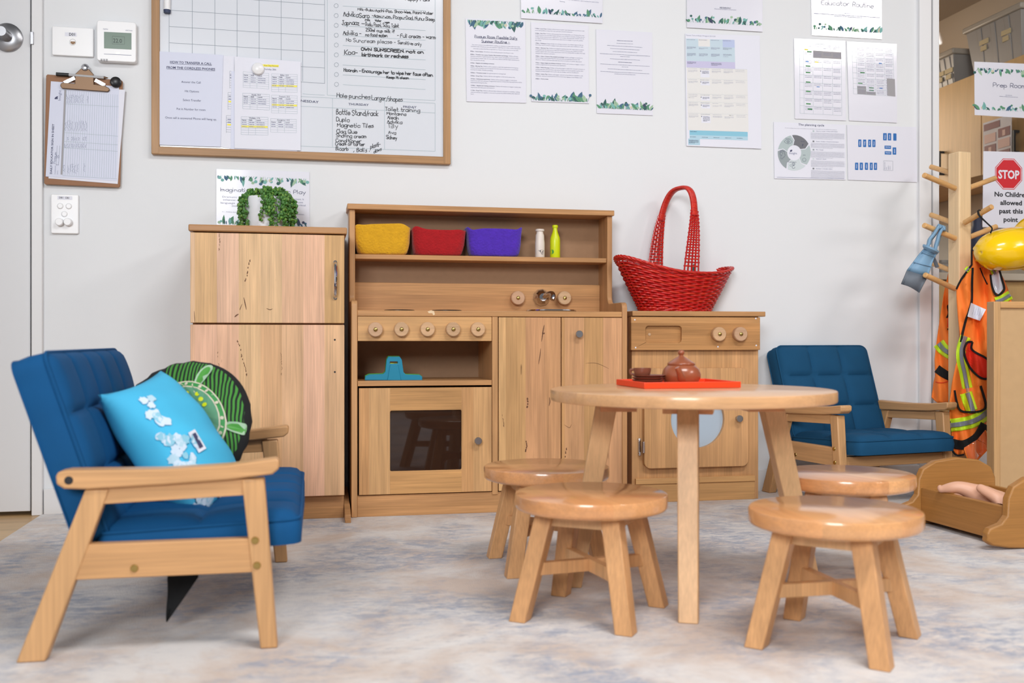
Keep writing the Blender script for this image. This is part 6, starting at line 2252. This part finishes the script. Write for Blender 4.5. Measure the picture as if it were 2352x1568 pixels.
m = MB()
rr_ = [0.004, .03, .06, .09, .115, .132, .144, .150, .152]
m.cur = 0
m.grid([[rpt(r, 2 * math.pi * k / 72) for k in range(72)] for r in rr_], closed=True)
for i in range(len(rr_) - 1):
    for k in range(72):
        if rr_[i] >= .115 and 20 < k < 38 or rr_[i] >= .144:
            m.mi[i * 72 + k] = 1
m.add([rpt(.004, 2 * math.pi * k / 72) for k in range(72)], [tuple(range(72))])
m.cur = 1
m.grid([[rpt(r, 2 * math.pi * k / 72, -1) for k in range(72)] for r in rr_], closed=True)
m.add([rpt(.004, 2 * math.pi * k / 72, -1) for k in range(72)], [tuple(range(72))])
m.build('cover', ['leaf_print', 'black_cloth'], rc, smooth=70, merge=True)
# turtle print lies on the cover
def on_cover(x, y, off):
    r, a = math.hypot(x, y), math.atan2(y, x)
    return rpt(min(r, .149), a, 1, off)


tc0, tang = Vector((.050, .012)), math.radians(-52)
tl = lambda x, y: (tc0.x + 1.35 * (x * math.cos(tang) - y * math.sin(tang)), tc0.y + 1.35 * (x * math.sin(tang) + y * math.cos(tang)))
tu = Ink(lambda x, y: on_cover(*tl(x, y), .0012), [])
tu.nrm = N * 9


def blob(mt, x, y, rx, ry, n=20, rot=0.0):
    tu.use(mt)
    P_ = []
    for k in range(n):
        t = 2 * math.pi * k / n
        px_, py_ = rx * math.cos(t), ry * math.sin(t)
        P_.append((x + px_ * math.cos(rot) - py_ * math.sin(rot), y + px_ * math.sin(rot) + py_ * math.cos(rot)))
    vs = [tu.P(*p) for p in P_] + [tu.P(x, y)]
    tu.add(vs, [(k, (k + 1) % n, n) for k in range(n)])


for x, y, rx, ry, rot in ((.058, .045, .026, .009, .8), (.052, -.046, .026, .009, -.8), (-.05, .042, .024, .008, 2.3), (-.052, -.042, .024, .008, -2.3), (.08, 0, .02, .012, 0)):
    blob('leaf_sage', x, y, rx, ry, 16, rot); blob('green_plastic', x, y, rx * .8, ry * .7, 16, rot)
for s, mt in ((1.0, 'leaf_cream'), (.96, 'highlight_green'), (.84, 'leaf_cream'), (.8, 'leaf_green')):
    tu.k += 12
    tu.use(mt)
    n, L = 28, 5
    rows = [[tu.P(.063 * s * q_ / L * math.cos(2 * math.pi * k / n), .043 * s * q_ / L * math.sin(2 * math.pi * k / n)) for k in range(n)] for q_ in range(1, L + 1)]
    MB.add(tu, [p for r in rows for p in r], [(i * n + k, i * n + (k + 1) % n, (i + 1) * n + (k + 1) % n, (i + 1) * n + k) for i in range(L - 1) for k in range(n)] + [tuple(range(n))])
tu.k += 20
for i in range(-4, 5):
    for j in range(-3, 4):
        x, y = i * .0115, j * .0115
        if (x / .05) ** 2 + (y / .034) ** 2 < .9:
            blob('lime_paint', x, y, .0036, .0036, 8)
tu.use('leaf_cream')
for i in (-2, -1, 0, 1, 2):
    x = i * .018
    h_ = .034 * math.sqrt(max(0, 1 - (x / .05) ** 2))
    tu.path([(x, -h_ + 2 * h_ * k / 6) for k in range(7)], .0014)
tu.path([(-.05 + .1 * k / 8, 0) for k in range(9)], .0014)
for k in range(26):
    a = 2 * math.pi * k / 26
    blob('leaf_cream', .0565 * math.cos(a), .0385 * math.sin(a), .0026, .0026, 8)
tu.build('turtle_print', tu.slots, rc, smooth=0)

# blue cushion in front of it, leaning from the backrest to the seat, seen nearly edge on
c = atd(404, 1024, 1.83)
A = (cx_ * .55 - up_ * .80 + fw_ * .03).normalized()
N0 = cx_ * .80 + up_ * .53 - fw_ * .27
N = (N0 - A * N0.dot(A)).normalized()
B = N.cross(A)
if B.dot(fw_) > 0:
    B = -B
LA, LB, TB_ = .142, .10, .062
bc = thing('blue_cushion', 'sky blue square cushion with cloud print and small white label on the sofa', 'cushion', c)


def bpt(a, b, front, off=0.0):
    e = max(0.0, (1 - abs(a) ** 2.4) * (1 - abs(b) ** 2.4))
    pin = 1 - .09 * (1 - abs(a) ** 2) * abs(b) ** 3
    pin2 = 1 - .07 * (1 - abs(b) ** 2) * abs(a) ** 3
    wr = .003 * math.sin(9 * a + 4 * b) * e
    return c + A * (a * LA * pin2) + B * (b * LB * pin) + N * (front * (TB_ * e ** .5) + wr + off)


m = MB()
n = 26
G_ = [[(-1 + 2 * i / n, -1 + 2 * j / n) for i in range(n + 1)] for j in range(n + 1)]
m.cur = 0
m.grid([[bpt(a, b, 1) for a, b in r] for r in G_])
m.grid([[bpt(a, b, -1) for a, b in r] for r in G_])
m.build('cover', ['pillow_print'], bc, smooth=70, merge=True)
cl = Ink(lambda x, y: bpt(x, y, 1, .0012), [])
cl.nrm = N * 5
rnd = random.Random(8)
for (x, y) in ((-.62, .55), (-.5, .7), (-.35, .6), (-.1, .75), (.02, .55), (.12, .8), (.22, .6), (.3, .75), (.1, .4), (.42, .62), (.36, .82), (.5, .7), (.6, .85), (.7, .6), (.8, .8), (.9, .6), (.9, .2), (.93, -.1), (.86, .0)):
    for k in range(4):
        cl.use(rnd.choice(('pillow_cloud', 'cell_sky', 'cell_aqua', 'pillow_cloud')))
        r = rnd.uniform(.05, .1)
        X_, Y_ = x + rnd.uniform(-.07, .07), y + rnd.uniform(-.1, .1)
        X_, Y_ = max(-.95 + r, min(.95 - r, X_)), max(-.95 + r, min(.95 - r, Y_))
        rad = [r * rnd.uniform(.7, 1.2) for _ in range(14)]
        cl.poly([(X_ + rad[q_] * .8 * math.cos(6.283 * q_ / 14), Y_ + rad[q_] * .9 * math.sin(6.283 * q_ / 14)) for q_ in range(14)])
cl.build('cloud_print', cl.slots, bc, smooth=0)
lb_ = Ink(lambda x, y: bpt(x, y, 1, .0022), [])
lb_.nrm = N * 5
lb_.use('paper').poly([(-.02, .22), (.26, .22), (.26, .42), (-.02, .42)])
lb_.k += 30
lb_.use('ink_navy')
lb_.line((.02, .32), (.22, .32), .09)
lb_.build('sewn_label', lb_.slots, bc, smooth=0)

# ---------------------------------------------------------------- coat stand and what hangs on it
PD = 3.21
pb = atd(2204, 900, PD)
cs = thing('coat_stand', 'pine post coat stand with round pegs in front of the glass', 'coat stand', (pb.x, pb.y, RZ), math.radians(8))
ptop = atd(2204, 351, PD).z
m = MB(); w = .0245
m.box(-w, w, -w, w, 0, ptop - RZ); m.build('post', 'pine', cs, local=True, bevel=.004)
m = MB()
for k in range(2):
    a = math.pi / 2 * k
    m.bar((-.1 * math.cos(a), -.1 * math.sin(a), .016), (.1 * math.cos(a), .1 * math.sin(a), .016), .032, .045, (0, 0, 1))
m.build('base_foot', 'pine', cs, local=True, bevel=.003)
PEGS = [(2193, 432, 3.09, 2122, 402, 3.01), (2184, 397, 3.16, 2138, 383, 3.26), (2226, 431, 3.13, 2286, 409, 3.2), (2193, 547, 3.09, 2122, 517, 3.01), (2184, 510, 3.16, 2138, 493, 3.26),
        (2216, 511, 3.08, 2279, 474, 2.98), (2226, 545, 3.13, 2288, 520, 3.2), (2193, 663, 3.09, 2124, 631, 3.01), (2184, 621, 3.16, 2140, 604, 3.26), (2236, 619, 3.08, 2279, 592, 2.98), (2226, 668, 3.13, 2288, 645, 3.2)]
for u0, v0, d0, u1, v1, d1 in PEGS:
    d0, d1 = d0 + .09, d1 + .09
    m = MB(); a, b = atd(u0, v0, d0), atd(u1, v1, d1)
    m.lathe([(0, 0), (.0084, 0), (.0084, (b - a).length - .002), (.0066, (b - a).length), (0, (b - a).length)], a, b - a, 18)
    m.build('peg', 'peg_wood', cs)

# toy swim fin
Fn = crop(2040, 460, 6.032)
fp = lambda x, y, d=3.035: atd(*Fn(x, y), d + .09)
fin = thing('swim_fin', 'grey blue rubber toy swim fin hanging from a left peg of the coat stand', 'swim fin', fp(600, 380))
prof = [((530, 640), (690, 730)), ((480, 690), (660, 760)), ((420, 760), (630, 820)), ((360, 840), (600, 900)), ((300, 920), (575, 985)), ((262, 970), (548, 1060)), ((225, 1060), (520, 1110)), ((182, 1160), (430, 1280))]
rows = []
for k, (l, r) in enumerate(prof):
    row = []
    for i in range(13):
        s = i / 12
        x, y = l[0] + (r[0] - l[0]) * s, l[1] + (r[1] - l[1]) * s
        rib = .007 * (math.exp(-((s - 0) / .06) ** 2) + math.exp(-((s - 1) / .06) ** 2)) + .0025 * math.sin(k * 2.2)
        y += (18 * math.sin(s * 3.14) * -1 if k == len(prof) - 1 else 0)
        row.append(fp(x, y, 3.035 - rib - .012 * math.sin(s * math.pi)))
    rows.append(row)
m = MB(); m.grid(rows[:6]); m.build('blade', 'fin_blue', fin, solid=.004, smooth=60)
m = MB(); m.grid(rows[5:]); m.build('blade_tip', 'fin_grey', fin, solid=.004, smooth=60)
m = MB()
for off, xs in ((0, ((538, 652), (560, 600), (575, 540), (630, 470), (690, 375), (705, 350), (715, 372))), (1, ((650, 690), (662, 620), (680, 560), (705, 470), (745, 392), (755, 372), (765, 395)))):
    front = [fp(x, y, 3.02 + .004 * off) for x, y in xs]
    backp = [fp(x + 6, y + 8, 3.075) for x, y in reversed(xs[1:])]
    m.tube(spline(front + backp, 4), .0055, 8, flat=1.5, up=fw_)
m.build('heel_strap', 'fin_blue', fin)
m = MB(); m.tube(spline([fp(500, 640, 3.02), fp(540, 655, 3.008), fp(620, 690, 3.004), fp(672, 720, 3.02)], 5), .0052, 8, flat=1.7, up=fw_)
m.build('foot_band', 'fin_blue', fin)
m = MB()
for k in (1.4, 3.2):
    i = int(k)
    row = [rows[i][j].lerp(rows[i + 1][j], k - i) - fw_ * .004 for j in range(13)]
    m.tube(row, .0022, 6)
m.build('rib', 'fin_blue', fin)
m = MB(); m.tube([fp(622, 790, 3.045), fp(650, 850, 3.05), fp(680, 925, 3.052)], .005, 6, flat=1.8, up=fw_); m.build('strap_end', 'fin_grey', fin)

# orange safety vests
V_ = crop(2000, 500, 2.6136)


def vest(name, label, rows_, D, seed, hang):
    t = thing(name, label, 'vest', hang, 0, 'orange safety vests on the coat stand')
    ys = [r[0] for r in rows_]

    def fold(x, y):
        return .018 * math.sin(x * .035 + y * .006 + seed) + .008 * math.sin(x * .09 - y * .011 + seed * 2)

    def S(x, y, off=0.0):
        d = D + fold(x, y) - off
        return atd(*V_(x, y), d)
    nrow = 44
    g, gb = [], []
    for j in range(nrow + 1):
        y = ys[0] + (ys[-1] - ys[0]) * j / nrow
        k = max(i for i in range(len(ys) - 1) if ys[i] <= y + 1e-6)
        f = min(1, (y - ys[k]) / (ys[k + 1] - ys[k]))
        l = rows_[k][1] + (rows_[k + 1][1] - rows_[k][1]) * f
        r = rows_[k][2] + (rows_[k + 1][2] - rows_[k][2]) * f
        g.append([S(l + (r - l) * i / 24, y) for i in range(25)])
        gb.append([S(l + (r - l) * i / 24, y, -.03 * math.sin(math.pi * i / 24) - .004) for i in range(25)])
    m = MB(); m.grid(g); m.grid(gb)
    m.build('shell', 'hivis_orange', t, solid=.002, smooth=70)

    def band(nm, mat, pts, w0, w1=None, off=.004, shift=0.0, par=t, n=6):
        sp = spline([Vector((x, y, 0)) for x, y in pts], n)
        ww = lambda i: w0 + ((w1 or w0) - w0) * i / (len(sp) - 1)
        rws = []
        for i, p in enumerate(sp):
            d = sp[min(i + 1, len(sp) - 1)] - sp[max(i - 1, 0)]
            nn = Vector((-d.y, d.x, 0)).normalized()
            a, b = p + nn * (shift - ww(i) / 2), p + nn * (shift + ww(i) / 2)
            rws.append([S(a.x + (b.x - a.x) * q_ / 8, a.y + (b.y - a.y) * q_ / 8, off) for q_ in range(9)])
        m = MB(); m.grid(rws)
        return m.build(nm, mat, par, solid=.0012, smooth=60)

    def patch(nm, mat, pts, off):
        p2 = [Vector((x, y, 0)) for x, y in pts]
        tri = [[p2[i] for i in t_] for t_ in tessellate_polygon([p2])]
        for _ in range(4):
            nt_ = []
            for a, b, c in tri:
                if max((a - b).length, (b - c).length, (c - a).length) < 14:
                    nt_.append([a, b, c])
                    continue
                ab, bc_, ca = (a + b) / 2, (b + c) / 2, (c + a) / 2
                nt_ += [[a, ab, ca], [ab, b, bc_], [ca, bc_, c], [ab, bc_, ca]]
            tri = nt_
        m = MB()
        for t_ in tri:
            m.add([S(p.x, p.y, off) for p in t_], [(0, 1, 2)])
        return m.build(nm, mat, t, smooth=60, merge=True)

    def tape(pts, w):
        b = band('reflective_tape', 'lime_tape', pts, w, off=.004)
        band('grey_stripe', 'grey_tape', pts, w * .36, off=.0085, par=b)
    return t, band, patch, tape


VR = [(200, 605, 690), (285, 600, 745), (350, 555, 790), (420, 515, 820), (500, 516, 845), (600, 524, 860), (745, 541, 860), (850, 520, 850), (1000, 486, 800), (1120, 473, 738), (1230, 475, 692), (1330, 482, 688), (1380, 488, 640), (1425, 515, 562)]
t, band, patch, tape = vest('safety_vest', 'front orange safety vest with white care tag hanging from a right peg', VR, 3.11, 0.7, atd(2232, 610, 3.14))
tape([(570, 712), (547, 780), (546, 850), (563, 930), (578, 1010), (598, 1090), (615, 1170)], 62)
tape([(478, 1246), (540, 1238), (610, 1222), (672, 1190), (724, 1140)], 78)
tape([(752, 505), (795, 488), (838, 462)], 55)
tape([(722, 270), (730, 300), (748, 340)], 36)
tape([(572, 320), (590, 300)], 30)
band('black_band', 'black_cloth', [(484, 1352), (560, 1362), (640, 1316), (686, 1238)], 56, off=.007)
band('black_edge', 'black_cloth', [(604, 285), (575, 325), (540, 375), (514, 428)], 11)
band('black_edge', 'black_cloth', [(612, 300), (608, 400), (606, 500), (590, 560), (572, 610), (552, 690), (541, 745)], 13)
band('black_edge', 'black_cloth', [(474, 1220), (480, 1320), (490, 1395), (520, 1425), (562, 1420)], 10)
band('black_edge', 'black_cloth', [(606, 190), (606, 235), (606, 285)], 9)
band('black_edge', 'black_cloth', [(655, 300), (680, 360), (700, 400)], 6)
HOLE = [(612, 745), (580, 748), (560, 790), (572, 850), (610, 918), (665, 962), (712, 958), (726, 890), (695, 845), (625, 805), (604, 780)]
patch('lining', 'vest_red', HOLE, .006)
band('black_piping', 'black_cloth', HOLE + [HOLE[0]], 12, off=.009)
pk = [(503, 1035), (658, 1010), (690, 1125), (672, 1155), (600, 1165), (540, 1160), (515, 1110)]
patch('pocket', 'hivis_orange', pk, .0095)
tape([(580, 1050), (598, 1110), (612, 1168)], 60) if False else band('pocket_stripe', 'lime_tape', [(572, 1050), (590, 1110), (606, 1160)], 74, off=.0115)
band('pocket_stripe', 'grey_tape', [(580, 1050), (600, 1110), (616, 1165)], 26, off=.0135)
band('black_piping', 'black_cloth', [(503, 1035), (515, 1100), (538, 1155), (600, 1166), (668, 1156), (691, 1120), (660, 1008)], 12, off=.0155)
patch('card_window', 'clear_card', [(722, 350), (768, 305), (800, 420), (768, 460), (738, 440)], .007)
band('black_piping', 'black_cloth', [(718, 340), (728, 410), (752, 462), (780, 455), (802, 425), (785, 360), (768, 300)], 11, off=.010)
tg = patch('care_tag', 'paper', [(602, 510), (692, 550), (655, 618), (580, 592)], .03)
ct_ = Ink(lambda x, y: atd(*V_(x, y), 3.11 + (.018 * math.sin(x * .035 + y * .006 + .7) + .008 * math.sin(x * .09 - y * .011 + 1.4)) - .031), [])
ct_.use('ink_pale')
for k in range(5):
    ct_.greek((610 + 13 * k, 580 + 3 * k), (622 + 13 * k, 535 + 4 * k), 3, k)
ct_.build('printed_text', ct_.slots, tg, smooth=0)
patch('clear_flap', 'clear_orange', [(560, 1380), (640, 1330), (688, 1272), (711, 1365), (690, 1400), (614, 1474), (590, 1460)], .011)
band('flap_edge', 'hivis_orange', [(562, 1385), (588, 1455), (612, 1474), (690, 1400), (711, 1365), (688, 1275)], 8, off=.014)
VL = [(335, 466, 482), (450, 440, 486), (700, 402, 488), (850, 384, 488), (950, 388, 488), (985, 378, 488), (1080, 365, 486), (1112, 405, 478)]
t, band, patch, tape = vest('safety_vest', 'rear orange safety vest half hidden behind the coat stand post', VL, 3.335, 2.1, atd(2180, 640, 3.3))
tape([(408, 752), (438, 790), (486, 818)], 70)
band('black_band', 'black_cloth', [(397, 905), (440, 935), (486, 958)], 50)
band('black_piping', 'black_cloth', [(484, 522), (462, 530), (468, 570), (456, 600)], 9)
band('black_piping', 'black_cloth', [(460, 668), (486, 670)], 9)
patch('lining', 'vest_red', [(462, 600), (486, 600), (486, 660), (460, 655)], .004)
band('seam', 'vest_red', [(388, 985), (430, 990), (486, 975)], 4)

# yellow toy helmet hanging by its strap
hc = atd(2318, 572, 3.06)
hl = thing('toy_helmet', 'yellow plastic toy hard hat hanging by a black strap from the coat stand', 'helmet', hc)
ax_ = (-cx_ * .93 - up_ * .12 - fw_ * .34).normalized()        # crown points left and towards the room
b1_ = (up_ - ax_ * up_.dot(ax_)).normalized()
b2_ = ax_.cross(b1_)


def hp(r, a, h, k=1.0):
    return hc + ax_ * h + b1_ * (.064 * k * r * math.sin(a)) + b2_ * (.078 * k * r * math.cos(a))


m = MB()
rows = []
for i in range(15):
    th = math.pi / 2 * i / 14
    rr_ = max(.02, math.sin(th) ** .92)
    h = .112 * math.cos(th)
    rows.append([hp(rr_ * (1 + .02 * (math.cos(6 * a) > .55) * (th > .3)), a, h) for a in [2 * math.pi * k / 60 for k in range(60)]])
rows += [[hp(r_, 2 * math.pi * k / 60, h_) for k in range(60)] for r_, h_ in ((1.0, -.025), (.98, -.05), (.95, -.07))]
m.grid(rows, closed=True)
m.add(rows[0], [tuple(range(60))])
sh = m.build('shell', 'helmet_yellow', hl, solid=.003, smooth=60)
m = MB()
brim = []
for r_, h in ((.95, -.068), (1.04, -.076), (1.14, -.084), (1.2, -.09)):
    brim.append([hp(r_ * (1 + (.35 * max(0, math.sin(a)) ** 2 * (r_ - 1.0) / .3)), a, h - .02 * max(0, math.sin(a))) for a in [2 * math.pi * k / 60 for k in range(60)]])
m.grid(brim, closed=True); m.build('brim', 'helmet_yellow', hl, solid=.003, smooth=60)
m = MB()
for a in (-.5, -1.25, .35):
    m.tube([hp(math.sin(th) ** .92 * 1.0, a - .25 + .3 * th, .112 * math.cos(th)) for th in [.55 + .07 * k for k in range(12)]], [.001, .003, .0045, .005, .005, .005, .005, .005, .005, .0045, .003, .001], 8)
m.build('ridge', 'helmet_yellow', hl)
q = atd(*Fn(1420, 440), 3.015)
m = MB()
for dx in (0, 10):
    m.tube(spline([atd(*Fn(1240 + dx, 150), 3.090), atd(*Fn(1262 + dx, 215), 3.070), atd(*Fn(1380, 325), 3.050), atd(*Fn(1438, 385), 3.030), atd(*Fn(1420, 448), 3.010)], 5), .0022, 6)
m.tube(spline([atd(*Fn(1240, 150), 3.090), atd(*Fn(1262, 135), 3.095), atd(*Fn(1290, 150), 3.115), atd(*Fn(1300, 200), 3.115)], 5), .0022, 6)
m.build('strap', 'black_cloth', hl)
m = MB(); p = atd(*Fn(1840, 740), 3.02); m.ball(p, .006, 10, 6, (1.3, .5, 1)); m.build('badge', 'poster_maroon', hl)

# ---------------------------------------------------------------- freestanding panel and doll cradle on the right
pd = 2.88
pl0, pl1 = atd(2283, HV, pd), atd(2352 + 330, HV, pd + .03)
pang = math.atan2(pl1.y - pl0.y, pl1.x - pl0.x)
pw = (Vector((pl1.x - pl0.x, pl1.y - pl0.y))).length
ph_ = CH + (HV - 692) / F * pd - RZ
pn = thing('display_panel', 'brown fibreboard panel in a pale wood frame standing at the right edge', 'panel', (pl0.x, pl0.y, RZ), pang)
m = MB(); m.box(.012, pw - .012, .008, .02, .01, ph_ - .012); m.build('board', 'mdf_panel', pn, local=True, smooth=0)
m = MB()
for xx in (0, pw - .02):
    m = MB(); m.box(xx, xx + .02, 0, .04, 0, ph_); m.build('frame_stile', 'pale_v', pn, local=True, bevel=.002)
for za, zb_ in ((ph_ - .019, ph_), (0, .03)):
    m = MB(); m.box(.02, pw - .02, 0, .04, za, zb_); m.build('frame_rail', 'plinth_pale', pn, local=True, bevel=.002)

o1 = cam_to_world(1.085, 2.70)
cdir = cam_to_world(.235, -.972)               # far end to near end
crz = math.atan2(cdir.y, cdir.x)
cr = thing('doll_cradle', 'low wooden rocking doll cradle with rounded end boards by the right edge', 'cradle', (o1.x, o1.y, RZ), crz)
# local: x from the far end to the near end, y to the left of that = away from the room's left? (width)
CM = Matrix.Translation((o1.x, o1.y, RZ)) @ Matrix.Rotation(crz, 4, 'Z')
CWd, CLn = .235, .335
prof = [(-.058, .03), (-.06, .022), (-.045, .012), (0, .004), (.06, .0), (CWd / 2, 0)]
half = [(-.06, .04), (-.052, .052), (-.02, .062), (-.004, .08), (-.002, .12), (.012, .148), (.05, .168), (CWd / 2, .176)]
ol = prof + [(CWd - a, b) for a, b in reversed(prof[:-1])] + [(CWd - a, b) for a, b in half] + list(reversed(half[:-1]))
for x0 in (0.0, CLn):
    m = MB(); m.prism([Vector((x0, a, b)) for a, b in ol], (.022, 0, 0)); m.build('end_board', 'cradle_wood_y', cr, local=True, bevel=.004)
for y0 in (.004, CWd - .02):
    m = MB(); m.box(.022, CLn, y0, y0 + .016, .014, .098); m.build('side_board', 'cradle_wood', cr, local=True, bevel=.002)
m = MB(); m.box(.022, CLn, .02, CWd - .02, .018, .03); m.build('base_board', 'cradle_wood', cr, local=True)


def skin(name, mats, parent, verts, edges, radii, origin, root=0, sub=2):
    me = bpy.data.meshes.new(name)
    me.from_pydata([Vector(v) - Vector(origin) for v in verts], edges, [])
    for mm in mats:
        me.materials.append(MATS[mm])
    o = bpy.data.objects.new(name, me)
    COL.objects.link(o)
    o.parent = parent
    md = o.modifiers.new('skin', 'SKIN')
    md.use_smooth_shade = True
    for i, r in enumerate(radii):
        me.skin_vertices[0].data[i].radius = (r, r)
        me.skin_vertices[0].data[i].use_root = (i == root)
    s = o.modifiers.new('round', 'SUBSURF')
    s.levels = s.render_levels = sub
    return o


Z_ = crop(2060, 1030, 6.27)
zp = lambda x, y, d: atd(*Z_(x, y), d)
dl = thing('baby_doll', 'bare pink baby doll lying in the wooden cradle with one leg raised', 'doll', zp(1100, 700, 2.56))
dv = [zp(1180, 680, 2.56), zp(1350, 740, 2.53), zp(1560, 800, 2.50), zp(1720, 820, 2.47), zp(1820, 815, 2.455),           # pelvis, belly, chest, neck, head
      zp(1080, 620, 2.565), zp(960, 570, 2.57), zp(850, 550, 2.575), zp(760, 565, 2.58), zp(660, 575, 2.59), zp(628, 590, 2.592), zp(600, 530, 2.6),   # left leg to the foot
      zp(1560, 745, 2.47), zp(1440, 715, 2.47), zp(1330, 650, 2.485), zp(1220, 580, 2.5), zp(1150, 535, 2.51),           # arm
      zp(1240, 700, 2.62), zp(1080, 720, 2.64), zp(900, 715, 2.66), zp(760, 705, 2.67),
      zp(1900, 800, 2.44)]
de = [(0, 1), (1, 2), (2, 3), (3, 4), (0, 5), (5, 6), (6, 7), (7, 8), (8, 9), (9, 10), (10, 11), (2, 12), (12, 13), (13, 14), (14, 15), (15, 16), (0, 17), (17, 18), (18, 19), (19, 20), (4, 21)]
dr = [.026, .03, .028, .016, .032, .0235, .0195, .0165, .0145, .0095, .011, .0072, .017, .0165, .014, .013, .0085, .022, .02, .016, .011, .03]
bd = skin('body', ['doll_skin'], dl, dv, de, dr, zp(1100, 700, 2.56))
